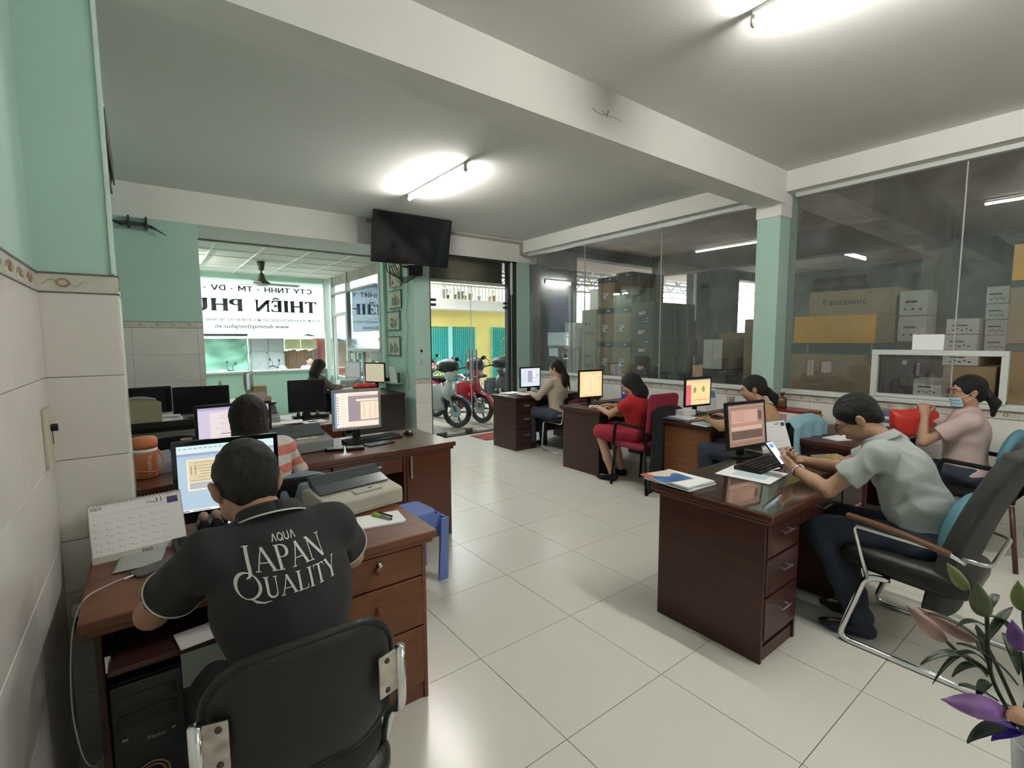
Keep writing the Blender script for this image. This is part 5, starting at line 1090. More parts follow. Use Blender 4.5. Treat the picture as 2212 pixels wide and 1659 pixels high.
# television on its arm
tv = thing('television', 'large switched off television on a wall arm above the door', 'television', (3.02, 6.22, 2.90), R(-2))
Tt = RX(R(14)); b = MB().prism(rrect(1.13, .655, .012, 3), .035, Tt @ RX(R(90))); b.build('cabinet', BLK, tv, bevel=.002)
MB().box(-.555, .555, -.315, .315, .035, .036, M=Tt @ RX(R(90))).build('screen', BLKG, tv)
MB().box(-.05, .05, -.325, -.318, .034, .038, M=Tt @ RX(R(90))).build('badge', SILV, tv)
a = MB(); a.box(-.2, .2, .04, .08, -.12, .12).box(-.02, .02, .05, .40, -.05, .0).box(.10, .32, .36, .42, -.42, -.20).cyl((.0, .2, -.02), (.25, .38, -.28), .02, n=8).tube([(.02, .38, -.30), (.34, .42, -.34)], .015, 6)
a.build('wall_arm', mat('dark_arm', (.03, .03, .035), .5), tv, bevel=.002)
c = MB()
for k in range(5): c.tube(spline([(-.35+.02*k, .05, -.28), (-.30+.05*k, .12, -.44-.02*k), (.0, .25, -.47-.02*k), (.18+.03*k, .36, -.38)], 5), .006, 5)
c.build('cables', BLK, tv, smooth=True)
# wall cord beside the scrolls
tag(MB().tube(spline([(3.232, 6.82, 2.75), (3.228, 6.83, 2.2), (3.228, 6.90, 1.9), (3.228, 6.84, 1.75), (3.228, 6.90, 1.5), (3.228, 6.93, 1.15), (3.228, 6.86, .95), (3.228, 6.88, .78)], 6), .004, 5).build('dark_cord', mat('grey_cord', (.16, .22, .19), .6), smooth=True), 'thin dark cord hanging down the green column beside the pictures', 'cord')
fan = thing('ceiling_fan', 'dark ceiling fan in the annex with two pale blades', 'fan', (1.63, 8.95, 2.84))
MB().lathe([(.0, 0), (.062, 0), (.045, -.12), (.040, -.14), (.014, -.15), (.014, -.18), (.035, -.20), (.065, -.30), (.125, -.345), (.125, -.37), (.05, -.385), (0, -.385)][::-1], n=24).build('motor', mat('dark_olive_metal', (.05, .05, .035), .5), fan, True)
MB().lathe([(0, -.398), (.08, -.396), (.122, -.375), (.122, -.368), (0, -.368)], n=24).build('cap', WHR, fan, True)
for k, a_ in enumerate((R(8), R(128), R(248))):
    b = MB(); b.grid(lambda u, v: (.12+.48*u, (v-.5)*(.07+.05*math.sin(u*PI*.8)), -.36-.02*(v-.5)), 10, 3, thick=.006); b.build('blade', mat('fan_blade', (.42, .42, .36), .4), fan, True).rotation_euler = (0, 0, a_)
acn = thing('air_conditioner', 'white air conditioner on the left wall seen almost edge on', 'air conditioner', (-.285, 3.3, 2.52))
b = MB(); b.prism([(0, 0), (.10, 0), (.19, .07), (.20, .27), (0, .29)], 1.0, Matrix(((1, 0, 0, 0), (0, 0, 1, 0), (0, 1, 0, 0), (0, 0, 0, 1)))); b.build('case', mat('ac_case', (.50, .47, .41), .45), acn, bevel=.008)
MB().box(.11, .188, .04, .96, .0, .012, M=None).box(.195, .203, .04, .96, .06, .22).build('louvre', mat('ac_dark', (.05, .05, .045), .5), acn)
c = MB()
for k in range(7): c.tube(spline([(-.20+.015*k, 6.60, 2.80-.008*k), (-.02+.02*k, 6.58, 2.77+.012*(k % 3)), (.16+.02*k, 6.60, 2.775-.014*k)], 4), .009-.0008*k, 5)
c.box(-.05, -.03, 6.57, 6.66, 2.74, 2.86).box(.10, .12, 6.57, 6.66, 2.74, 2.86)
tag(c.build('pipe_bundle', mat('dark_lagging', (.035, .045, .045), .7), smooth=True), 'bundle of dark lagged pipes under the beam at the left', 'pipes')
# switch plates
sp = thing('breaker_box', 'tall cream breaker box with a black switch on the left wall beside the pillar', 'switch box', (XL+.008, 2.235, 1.22))
MB().box(0, .012, -.055, .055, -.10, .10).build('plate', mat('cream_plate', (.55, .52, .42), .45), sp, bevel=.003); MB().box(.012, .030, .02, .035, .01, .03, M=RX(R(25))).build('switch', BLK, sp); MB().tube([(.014, .025, .02), (.014, .028, -.03)], .0012, 5).build('cord', BLK, sp)
for z, lb in ((1.375, 'upper switch plate with a black rocker on the green column'), (1.215, 'lower white socket plate on the green column')):
    s = thing('switch_plate', lb, 'switch', (3.345, YF+.01, z)); MB().box(-.032, .032, -.010, 0, -.055, .055).build('plate', mat('switch_white', (.52, .56, .52), .5), s, bevel=.003)
    if z > 1.3: MB().box(-.014, .014, -.016, -.008, -.02, .02).build('rocker', BLK, s)
    else: MB().box(-.016, .016, -.013, -.008, .01, .022).box(-.016, .016, -.013, -.008, -.025, -.013).build('sockets', GREYP, s)
# four hangings on the green column side: a framed relief, three scrolls
def hang(label, y0, y1, z0, z1, framed, seed, cat='picture'):
    t = thing('framed_picture' if framed else 'wall_scroll', label, cat, (3.225, (y0+y1)/2, (z0+z1)/2), 0, 'pictures on the green column'); w, h = y1-y0, z1-z0; g = random.Random(seed)
    MB().box(-.008, 0, -w/2, w/2, -h/2, h/2).build('sheet', mat('scroll_paper', (.50, .50, .40), .8, var=.12, vscale=10), t)
    f = MB()
    if framed:
        for a in (-1, 1): f.box(-.026, 0, a*w/2-.014, a*w/2+.014, -h/2-.014, h/2+.014).box(-.026, 0, -w/2, w/2, a*h/2-.014, a*h/2+.014)
        f.build('frame', mat('gilt_frame', (.30, .26, .16), .4, metal=.3), t, bevel=.004)
    else:
        for a in (-1, 1): f.cyl((-.012, -w/2-.02, a*h/2), (-.012, w/2+.02, a*h/2), .010, n=8)
        f.box(-.010, -.004, -w/2-.006, -w/2+.012, -h/2, h/2); f.build('rods', DKWOOD, t)
        MB().tube([(-.01, -.05, h/2), (-.008, 0, h/2+.06), (-.01, .05, h/2)], .002, 5).build('hanging_cord', BLK, t)
    m = MB()
    for _ in range(46):
        cy, cz = g.uniform(-w*.34, w*.34), g.uniform(-h*.33, h*.12 if not framed else h*.4); r = g.uniform(.008, .026)
        m.ell((-.009, cy, cz), (.002, r, r*g.uniform(.5, 1.6)), nu=8, nv=5)
    m.build('motif', mat('scroll_ink', (.17, .18, .12), .8, var=.3, vscale=30), t)
hang('framed grey relief at the top of the column, just under the television', 7.05, 7.44, 2.385, 2.705, True, 1)
hang('wall scroll with a pale sky and dark rocks, second from the top', 7.06, 7.46, 2.045, 2.315, False, 2, 'scroll')
hang('wall scroll with a robed figure in its middle, third from the top', 7.13, 7.56, 1.70, 1.99, False, 3, 'scroll')
hang('lowest wall scroll, crowded with dark foliage', 7.14, 7.58, 1.30, 1.595, False, 4, 'scroll')
s = thing('wall_shelf', 'small wall shelf under the scrolls on the green column', 'shelf', (3.23, 7.4, .855)); MB().box(-.16, 0, -.34, .36, 0, .018).build('board', mat('shelf_green', (.25, .33, .28), .4), s, bevel=.003)
s = thing('leaflet_stand', 'white leaflet standing on the small wall shelf', 'leaflet', (3.14, 7.22, .874)); MB().box(-.006, .0, -.12, .12, 0, .25, M=RY(R(-8))).build('leaflet', PAPER, s); MB().box(.01, .03, -.15, -.12, 0, .16).build('support', WOODD, s)
s = thing('router', 'black box and cables at the far end of the wall shelf', 'router', (3.14, 7.62, .874)); MB().box(-.06, .06, -.09, .09, 0, .05).build('case', BLK, s, bevel=.004); MB().tube(spline([(0, .05, .03), (-.05, -.10, .10), (-.03, .0, .02), (.02, .12, .05)], 5), .005, 5).build('cables', BLK, s)
# ------------------------------------------------------------------ paper goods and small things
def sheet(mb, x, y, z, w, d, rz, th=.001, mi=0, curl=0):
    Mx = TR(x, y, z) @ RZ(rz); mb.grid(lambda u, v: Mx @ Vector(((u-.5)*w, (v-.5)*d, th+curl*(u-.5)**2*(1+v))), 6 if curl else 1, 2 if curl else 1, mi=mi, thick=th); return mb
def stack(name, label, cat, x, y, z, items, grp=None):
    """a pile that lies together: items (dx,dy,w,d,th,rz,material)"""
    t = thing(name, label, cat, (x, y, z), 0, grp); zz = 0
    for (dx, dy, w, d, th, rz, m) in items: MB().box(-w/2, w/2, -d/2, d/2, zz+.0002, zz+th, M=TR(dx, dy, 0) @ RZ(rz)).build('sheet', m, t); zz += th
    return t
def calendar(label, x, y, z, w, h, rz, month=True, lean=R(28)):
    t = thing('desk_calendar', label, 'calendar', (x, y, z), rz, 'desk calendars'); dd = h*math.sin(lean); hh = h*math.cos(lean)
    Mf = TR(-w/2, -dd*.5, 0) @ RX(R(90)-lean)      # local xy = page, z to the viewer
    MB().box(0, w, 0, h, -.002, 0, M=Mf).box(0, w, 0, h, -.002, 0, M=TR(-w/2, dd*1.5, 0) @ RX(R(90)+lean)).box(-w/2, w/2, -dd*.5, dd*1.5, 0, .002).build('card', mat('calendar_card', (.52, .50, .46), .7), t)
    MB().box(.003, w-.003, h*.11, h-.004, .0005, .0018, M=Mf).build('page', PAPER, t)
    r = MB()
    for k in range(int(w/.011)): c = Vector((.006+.011*k, h-.002, -.001)); r.tube([Mf @ (c+Vector((0, .007*math.cos(a), .007*math.sin(a)))) for a in np.linspace(0, 2*PI, 9, False)], .0011, 4, closed=True)
    r.build('spiral_binding', CHROME, t)
    p = MB(); T1 = Mf @ TR(0, 0, .0020)
    for j in range(5):
        for i in range(7): p.box(.013+w*.118*i, .0165+w*.118*i, h*(.20+.115*j), h*(.20+.115*j)+.004, 0, .0003, M=T1); p.box(.022+w*.118*i, .029+w*.118*i, h*(.185+.115*j), h*(.185+.115*j)+.0015, 0, .0003, M=T1)
    p.box(w*.04, w*.80, h*.80, h*.803, 0, .0003, M=T1); p.build('dates', INKG, t)['kind'] = 'stuff'
    MB().box(w*.83, w*.955, h*.80, h*.92, 0, .0004, M=T1).build('flag_stamp', mat('stamp_violet', (.06, .04, .14), .6), t)
    if month:
        text('Tháng', 'month_word', w*.10, h*.045, INK, T1 @ TR(w*.60, h*.855, 0), t); text('11', 'month_number', w*.055, h*.085, INK, T1 @ TR(w*.715, h*.855, 0), t)
        for (tx, ty, tw_, th_) in ((w*.03, h*.90, w*.11, h*.05), (w*.50, h*.03, w*.11, h*.05)): aqua('brand_mark', tw_, th_, INK, T1 @ TR(tx, ty, 0), t)
    return t
def aqua_quads(w, h):
    out = []; B_ = .16
    x = 0
    def add(g, sx=1): nonlocal out; out += [[(x+p.x*sx, p.y) for p in q] for q in g]
    add(rib([(0, 0), (.36, 1)], B_)+rib([(.36, 1), (.72, 0)], B_)); x = .95
    add(arc(.40, .5, .40, .46, 0, 360, B_, B_, 22)+rib([(.50, .30), (.85, .0)], B_)); x = 2.05
    add(rib([(0, 1), (0, .40)], B_)+arc(.34, .38, .34, .34, 180, 360, B_, B_, 10)+rib([(.68, .40), (.68, 1)], B_)); x = 3.05
    add(rib([(0, 0), (.36, 1)], B_)+rib([(.36, 1), (.72, 0)], B_)); W = 3.77
    return [[(a/W*w, b*h) for a, b in q] for q in out]
def aqua(name, w, h, mt, Mx, parent): return quads_mesh(aqua_quads(w, h), name, mt, Mx, parent, .0004)
calendar('large white desk calendar beside the near left monitor', -.05, 2.27, .75, .285, .21, R(7), lean=R(22))
calendar('white desk calendar right of the dim reddish brown monitor', 3.50, 1.56, .752, .30, .215, R(-12), lean=R(20))
cl = MB(); zg = lambda t_: .006*((t_*24) % 2-1)
cl.grid(lambda u, v: (-.125+.135*u+.02*v+(zg(v) if u in (0, 1) else 0), 2.085+.035*u*0+.16*v+(.3*zg(u) if v in (0, 1) else 0), .756+.003*math.sin(u*9)*math.sin(v*7)), 12, 24, thick=.002)
tag(cl.build('cleaning_cloth', mat('grey_cloth', (.40, .43, .41), .95, bump=.3, bscale=90), smooth=True), 'grey pinked edge cleaning cloth lying before the large calendar', 'cloth')
ph = thing('smartphone', 'dark smartphone charging on a white cable beside the left elbow', 'phone', (-.005, 2.055, .75), R(25)); MB().prism(rrect(.145, .072, .01, 4), .009).build('body', mat('phone_case', (.05, .045, .045), .35), ph, bevel=.002)
MB().tube([(-.072, .0, .005), (-.098, .0, .005)], .0035, 8).build('plug', PAPERW, ph)
tag(MB().tube(spline([(-.095, 2.015, .756), (-.13, 1.99, .757), (-.19, 1.93, .75), (-.215, 1.86, .68), (-.222, 1.80, .52), (-.215, 1.80, .38), (-.20, 1.82, .29), (-.175, 1.86, .26), (-.15, 1.92, .30), (-.13, 1.99, .36)], 6), .0022, 6).build('charging_cable', mat('white_cable', (.5, .5, .48), .5), smooth=True), 'white charging cable hanging in a loop beside the near left desk', 'cable')
s = thing('wall_socket', 'cream wall socket with a white adapter and a black plug, low on the left pillar', 'socket', (-.235, 2.335, .52)); MB().box(-.045, .045, -.012, 0, -.10, .10).build('plate', mat('cream_plate', (.55, .52, .42), .45), s, bevel=.003); MB().box(-.025, .035, -.055, -.012, .03, .065).build('adapter', PAPER, s, bevel=.004); MB().box(-.02, .03, -.05, -.012, -.03, .01).tube(spline([(.02, -.04, -.01), (.06, -.05, -.07), (.10, -.03, -.13)], 4), .005, 6).build('plug', BLK, s)
# dot matrix printers
def dotprinter(label, x, y, z, rz, body, w=.40, d=.27, h=.13, lid=None):
    t = thing('printer', label, 'printer', (x, y, z), rz, 'dot matrix printers')
    b = MB(); b.prism([(-d/2, 0), (d/2, 0), (d/2, h*.72), (d*.18, h*.86), (-d*.12, h*.72), (-d/2+.01, h*.62), (-d/2, h*.55)], w, Matrix(((0, 0, 1, -w/2), (1, 0, 0, 0), (0, 1, 0, 0), (0, 0, 0, 1)))); b.build('body', body, t, bevel=.007, seg=3)
    MB().box(-w/2+.02, w/2-.02, -d/2-.004, -d/2+.01, .004, .026).build('front_foot', body, t, bevel=.003)
    l = MB(); l.prism([(-d*.10, h*.735), (d*.30, h*.86), (d*.42, h*1.22), (d*.34, h*1.26), (d*.14, h*.98), (-d*.14, h*.79)], w*.92, Matrix(((0, 0, 1, -w*.46), (1, 0, 0, 0), (0, 1, 0, 0), (0, 0, 0, 1)))); l.build('smoked_lid', lid or mat('smoked_lid', (.055, .065, .07), .15), t, bevel=.004)
    MB().box(-w*.10, w*.26, -d*.36, -d*.16, h*.655, h*.725).build('control_panel', mat('panel_light', (.50, .48, .42), .5), t, bevel=.002); MB().box(.10*w, .15*w, -d*.28, -d*.24, h*.72, h*.735).build('display', BLK, t)
    for k in range(4): MB().box(w*(-.06+.035*k), w*(-.04+.035*k), -d*.31, -d*.28, h*.72, h*.73).build('button', GREYP, t)
    MB().box(-w*.42, -w*.30, -d/2-.003, -d/2, h*.38, h*.44).build('badge', mat('badge_blue', (.08, .09, .14), .5), t)
    return t
dotprinter('beige dot matrix printer with a smoked lid on the near left desk', .765, 2.27, .75, R(10), BEIGE, .385, .26, .125)
dotprinter('grey dot matrix printer beside the striped sleeve', .86, 3.68, .75, R(5), mat('printer_grey', (.26, .27, .27), .5), .40, .28, .135)
dotprinter('grey dot matrix printer on the third desk behind the long hair', .85, 5.12, .75, R(-6), mat('printer_grey', (.26, .27, .27), .5), .34, .26, .12)
stack('paper_pad', 'printed paper pad on the near left desk', 'paper', .775, 2.00, .75, [(0, 0, .215, .145, .006, R(-12), PAPER), (.006, .004, .21, .142, .001, R(-9), PAPERW)])
pe = thing('highlighter', 'green and black pen lying across the paper pad', 'pen', (.80, 2.01, .763), R(-68)); MB().cyl((-.05, 0, 0), (.0, 0, 0), .011, .009, 12).build('cap', mat('lime_green', (.30, .48, .05), .4), pe, True); MB().cyl((0, 0, 0), (.055, .0, 0), .010, .007, 12).build('barrel', mat('clear_grey', (.30, .32, .30), .3), pe, True); MB().cyl((-.03, .012, .008), (.05, .012, .006), .0045, n=8).cyl((.05, .0, 0), (.062, 0, 0), .006, .002, 8).build('black_pen', BLK, pe, True)
fg = None
for i, (x, lb, c) in enumerate(((.16, 'left of two small bald figurines under the near monitor', (.30, .20, .15)), (.205, 'right of two small bald figurines under the near monitor', (.34, .22, .16)))):
    t = thing('figurine', lb, 'figurine', (x, 2.34, .75), 0, 'figurines under the near monitor'); MB().ell((0, 0, .062), (.019, .018, .021), nu=12, nv=9).build('head', mat('figurine_skin', c, .5), t, True); MB().lathe([(.0, 0), (.022, 0), (.024, .02), (.014, .042), (0, .045)], n=12).build('robe', BLKR, t, True)
ph = thing('smartphone', 'lit smartphone leaning under the near monitor beside the figurines', 'phone', (.262, 2.30, .752), R(-14)); MB().prism(rrect(.045, .10, .008, 3), .008, RX(R(72))).build('body', BLK, ph); MB().box(-.019, .019, -.044, .044, .008, .0086, M=RX(R(72))).build('screen', em((.75, .72, .85), 1.2), ph); MB().box(-.012, .012, .018, .038, .0086, .009, M=RX(R(72))).build('screen_image', em((.12, .22, .75), 1.1), ph)
t = thing('paper_sheet', 'white paper on the keyboard tray of the near left desk', 'paper', (.11, 1.78, .604)); sheet(MB(), 0, 0, 0, .16, .10, R(8), .006).build('sheet', PAPER, t)
# computer towers
def tower(label, x, y, z, w, d, h, grille=True):
    t = thing('computer_tower', label, 'computer', (x, y, z), 0, 'computer towers'); MB().box(-w/2, w/2, 0, d, 0, h).build('case', BLK, t, bevel=.004); MB().box(-w/2+.004, w/2-.004, -.016, 0, .004, h-.004).build('front_panel', mat('tower_front', (.018, .018, .022), .3), t, bevel=.004)
    MB().box(-w*.40, w*.40, -.019, -.015, h*.80, h*.90).box(-w*.40, w*.40, -.019, -.015, h*.66, h*.76).build('drive_bays', BLKG, t, bevel=.001); MB().box(-w*.36, -w*.28, -.018, -.016, h*.56, h*.575).box(w*.30, w*.36, -.018, -.016, h*.52, h*.535).build('port_covers', SILV, t)
    if grille:
        g = MB()
        for r in (.034, .045): g.tube([(r*math.cos(a), -.019, .09+r*math.sin(a)) for a in np.linspace(0, 2*PI, 24, False)], .0035, 5, closed=True)
        g.build('fan_ring', mat('bronze_ring', (.30, .18, .08), .4), t); text('Master', 'badge_lettering', .05, .014, SILV, fr_y(-.005, -.0165, h*.50), t)
    return t
tower('black computer tower under the near left desk', -.055, 1.86, .068, .19, .40, .42); tower('black computer tower under the desk of the woman in red', 4.12, 3.68, .0, .13, .42, .36, False)
b = thing('folded_papers', 'reddish papers lying on the computer tower under the second desk', 'papers', (4.12, 3.74, .362)); MB().box(-.06, .06, 0, .28, 0, .03, M=RY(R(-6))).build('sheets', mat('reddish_paper', (.34, .14, .12), .8), b)
# stool
st = thing('plastic_stool', 'blue plastic stool beside the near left desk', 'stool', (1.30, 2.80, 0), R(4)); BP = mat('blue_plastic', (.13, .20, .52), .4)
MB().prism(rrect(.26, .26, .05, 5), .03, TR(0, 0, .43)).build('seat', BP, st, bevel=.010, seg=3)
for sx_ in (-1, 1):
    for sy_ in (-1, 1): l = MB(); l.prism([(-.035, 0), (.035, 0), (.028, .42), (-.028, .42)], .02, TR(sx_*.15, sy_*.145, 0) @ RX(R(90)-sy_*R(4)) @ TR(0, 0, -.01)).prism([(-.035, 0), (.035, 0), (.028, .42), (-.028, .42)], .02, TR(sx_*.165, sy_*.125, 0) @ RZ(R(90)) @ RX(R(90)) @ TR(0, 0, -.01)); l.build('leg', BP, st, bevel=.004)
MB().box(-.14, .14, -.135, -.125, .30, .44).box(-.14, .14, .125, .135, .30, .44).box(-.145, -.135, -.13, .13, .30, .44).box(.135, .145, -.13, .13, .30, .44).build('apron', BP, st, bevel=.003)
# second desk things
for x, y, rz, lb, m in ((1.06, 3.51, R(-20), 'white topped hard drive left of two on the long red brown desk', SILV), (1.19, 3.46, R(-14), 'dark hard drive right of two on the long red brown desk', mat('drive_grey', (.08, .08, .10), .35))):
    t = thing('hard_drive', lb, 'hard drive', (x, y, .75), rz, 'hard drives'); MB().prism(rrect(.125, .085, .012, 3), .018).build('case', BLK, t, bevel=.003); MB().prism(rrect(.110, .072, .01, 3), .002, TR(0, 0, .018)).build('top_plate', m, t)
t = thing('tablet', 'black glossy notebook or tablet before the keyboard on the long desk', 'tablet', (1.40, 3.53, .75), R(8)); MB().prism(rrect(.22, .11, .008, 3), .008).build('body', BLKG, t, bevel=.002)
t = thing('water_jug', 'orange insulated water jug with a handle by the tiled pillar', 'jug', (-.025, 3.50, .75))
OR = mat('orange_plastic', (.62, .19, .08), .45); MB().lathe([(.050, 0), (.056, .01), (.060, .17), (.058, .175)], n=24).build('body', OR, t, True); MB().lathe([(.061, .178), (.063, .20), (.063, .225), (.052, .238), (0, .24)], n=24).build('lid', OR, t, True); MB().lathe([(.0605, .152), (.0605, .172)], n=24).build('band', PAPER, t, True)
MB().tube(spline([(.060, -.01, .16), (.085, -.05, .10), (.06, -.085, .05), (0, -.09, .05), (-.05, -.07, .06)], 5), .005, 6).build('handle', OR, t, True)
text('THERMAL', 'lettering', .115, .020, PAPER, TR(.028, -.0575, .025) @ RZ(R(28)) @ RX(R(90)) @ RZ(R(90)), t)
t = thing('plastic_box', 'clear plastic food box with open lid beside the orange jug', 'box', (.075, 3.60, .75), R(20)); CP = mat('cloudy_plastic', (.32, .34, .40), .25); MB().box(-.06, .06, -.045, .045, 0, .003).box(-.06, .06, -.045, -.042, 0, .04).box(-.06, .06, .042, .045, 0, .04).box(-.06, -.057, -.045, .045, 0, .04).box(.057, .06, -.045, .045, 0, .04).build('tray', CP, t); MB().box(-.06, .06, 0, .09, 0, .003, M=TR(0, .045, .04) @ RX(R(50))).build('lid', CP, t)
t = thing('paper_cup', 'pale pink paper cup left of the pinkish monitor', 'cup', (.21, 4.12, .75)); MB().lathe([(0, .0), (.026, 0), (.036, .095), (.038, .097), (.036, .098), (.033, .09), (.024, .004), (0, .004)], n=20).build('cup', mat('pinkish_paper', (.55, .38, .32), .6), t, True)
# third desk papers
stack('papers', 'sheaf of white papers in front of the switched off square monitor', 'papers', 1.02, 4.98, .75, [(0, 0, .30, .21, .012, R(10), PAPER), (.04, -.02, .28, .20, .004, R(-8), PAPERW), (-.05, .04, .25, .20, .002, R(20), PAPER)])
stack('magazines', 'pale magazine with dark picture beside the small figurines', 'magazine', 1.28, 4.87, .75, [(0, 0, .22, .16, .01, R(5), PAPER), (-.01, 0, .09, .06, .001, R(12), INK)])
stack('phone_tray', 'black desk organiser tray under the row of figurines', 'tray', 1.33, 5.16, .75, [(0, 0, .34, .10, .035, R(-2), BLK)])
for i in range(4):
    t = thing('figurine', ['small robed figurine, leftmost of the row on the black tray', 'second small robed figurine from the left on the black tray', 'third small robed figurine from the left on the black tray', 'small golden brown figurine at the right end of the row on the black tray'][i], 'figurine', (1.21+.052*i+(.03 if i == 3 else 0), 5.15, .785), 0, 'figurines on the third desk')
    MB().ell((0, 0, .045), (.014, .014, .015), nu=10, nv=8).build('head', mat('figurine_skin', (.30, .20, .15), .5), t, True); MB().lathe([(.0, 0), (.018, 0), (.019, .014), (.010, .032), (0, .034)], n=10).build('robe', mat('robe_brown', (.30, .15, .04), .6) if i == 3 else mat('robe_grey', (.10, .09, .10), .6), t, True)
stack('papers', 'loose papers on the black front wall table beside the wide monitor', 'papers', .16, 6.02, .75, [(0, 0, .21, .29, .03, R(8), PAPER), (.01, .0, .2, .28, .012, R(-10), INKG), (0, .02, .2, .26, .01, R(4), PAPER)])
t = thing('desk_case', 'beige case with a curved top in front of the tiled front wall', 'case', (-.045, 5.90, .752)); P_ = [(-.17, 0), (.16, 0), (.16, .19)]+[(.16-.33*i/8, .19+.045*math.sin(PI*(i/8)*.9)) for i in range(1, 9)]
MB().prism(P_, .10, RX(R(90)) @ TR(0, 0, -.05)).build('case', mat('olive_beige', (.27, .25, .15), .6), t, bevel=.006); MB().prism([(x*1.02, y+.002) for x, y in P_[3:]]+[(x*1.02, y+.018) for x, y in P_[3:][::-1]], .11, RX(R(90)) @ TR(0, 0, -.055)).build('trim', GREYP, t)
t = thing('carton', 'brown carton standing on the low annex table', 'box', (1.28, 7.75, .70), R(8)); MB().box(-.09, .09, -.12, .12, 0, .20).build('carton', CARD, t, bevel=.002)
t = thing('carton', 'flat brown carton on the floor side of the low annex table', 'box', (1.30, 7.42, .70), R(4)); MB().box(-.08, .08, -.08, .08, 0, .07).build('carton', CARD, t, bevel=.002)
t = thing('drink_bottle', 'drink bottle with an orange label under the reversed banner', 'bottle', (.81, 7.62, .70)); MB().lathe([(0, 0), (.032, 0), (.034, .02), (.034, .12), (.030, .17), (.033, .22), (.013, .265), (.013, .28), (0, .28)], n=16).build('bottle', mat('bottle_clear', (.40, .38, .36), .15), t, True); MB().lathe([(.035, .05), (.036, .05), (.036, .14), (.035, .14)], n=16).build('label', mat('orange_label', (.70, .25, .05), .5), t, True); MB().lathe([(0, .275), (.015, .275), (.015, .30), (0, .30)], n=14).build('cap', mat('pinkish_cap', (.5, .3, .3), .5), t, True)
t = thing('tissue_box', 'black tissue holder with a white tissue left of the drink bottle', 'box', (.66, 7.45, .70)); MB().box(-.06, .06, -.06, .06, 0, .14).build('box', BLK, t, bevel=.004); MB().ell((0, 0, .17), (.05, .04, .05), nu=12, nv=7, fn=lambda v: v*(1+.25*math.sin(v.x*90+v.y*70))).build('tissue', PAPERW, t)
t = thing('wall_calendar_card', 'pinkish printed card leaning above the third desk printer', 'card', (.88, 5.35, .75)); MB().box(-.075, .075, 0, .004, 0.12, .28, M=RX(R(-10))).box(-.05, .05, .0, .10, 0, .12).build('card', mat('pinkish_card', (.42, .36, .38), .7), t)
stack('papers', 'papers on the low annex table under the sideways monitor', 'papers', .98, 7.44, .70, [(0, 0, .26, .2, .02, R(5), PAPER)])
# annex desk things
t = thing('printer', 'small pale printer between the annex woman and the cream page monitor', 'printer', (2.78, 8.15, .75), R(-60)); MB().prism([(-.12, 0), (.12, 0), (.12, .10), (.03, .15), (-.10, .12)], .30, Matrix(((0, 0, 1, -.15), (1, 0, 0, 0), (0, 1, 0, 0), (0, 0, 0, 1)))).build('body', GREYP, t, bevel=.01); MB().box(-.1, .1, -.02, .06, .13, .15).build('paper', PAPERW, t)
t = thing('shopping_bag', 'crumpled red bag lying on the annex desk', 'bag', (2.84, 7.68, .755), R(-15)); MB().ell((0, 0, .045), (.20, .09, .05), nu=24, nv=10, fn=lambda v: Vector((v.x, v.y, max(-.044, v.z+.014*math.sin(v.x*45+v.y*30))))).build('bag', REDPL, t, True)
stack('papers', 'white papers under the annex woman hands', 'papers', 2.62, 7.95, .75, [(0, 0, .24, .34, .008, R(12), PAPER), (.03, -.03, .2, .3, .004, R(-9), PAPERW)])
stack('magazines', 'open leaflet on the annex desk before the red bag', 'leaflet', 2.72, 7.32, .75, [(0, 0, .30, .20, .006, R(-8), PAPER), (.05, .02, .1, .1, .001, R(10), INKG)])
# door-side desk
stack('papers', 'two piles of printed papers on the desk nearest the door', 'papers', 4.16, 5.35, .75, [(-.03, .12, .30, .21, .018, R(8), PAPER), (.12, -.06, .26, .20, .012, R(-6), PAPER), (-.02, .12, .28, .20, .004, R(12), INKG), (-.02, .12, .27, .20, .003, R(6), PAPERW)])
t = thing('telephone', 'grey desk telephone behind the keyboard nearest the door', 'telephone', (4.80, 5.58, .75), R(-20)); MB().prism([(-.09, 0), (.09, 0), (.09, .06), (-.09, .03)], .17, Matrix(((0, 0, 1, -.085), (1, 0, 0, 0), (0, 1, 0, 0), (0, 0, 0, 1)))).build('base', GREYP, t, bevel=.006); MB().tube(spline([(-.07, -.08, .055), (-.075, 0, .075), (-.07, .08, .075)], 4), .018, 8).build('handset', BLK, t, True)
t = thing('shopping_bag', 'white plastic bag with red print hanging on the dado by the door', 'bag', (5.22, 5.05, .72)); MB().ell((0, 0, .12), (.09, .17, .20), nu=22, nv=14, fn=lambda v: v*(1+.07*math.sin(v.y*40+v.z*26))).build('bag', mat('white_bag', (.60, .60, .62), .4, bump=.3, bscale=20), t, True); MB().box(-.085, -.079, -.02, .07, .12, .20).ell((-.08, .0, .22), (.012, .07, .04), nu=10, nv=6).build('red_print', mat('red_print', (.5, .03, .05), .5), t)
MB().box(-.10, -.07, -.08, -.04, .02, .10).build('blue_carton', mat('navy_print', (.03, .05, .16), .5), t)
t = thing('stool', 'small seat carrying the white bag', 'stool', (5.18, 5.05, 0)); MB().box(-.15, .15, -.2, .2, .66, .70).build('top', WOODD, t); [MB().box(x-.015, x+.015, y-.015, y+.015, 0, .66).build('leg', WOODD, t) for x in (-.12, .12) for y in (-.17, .17)]
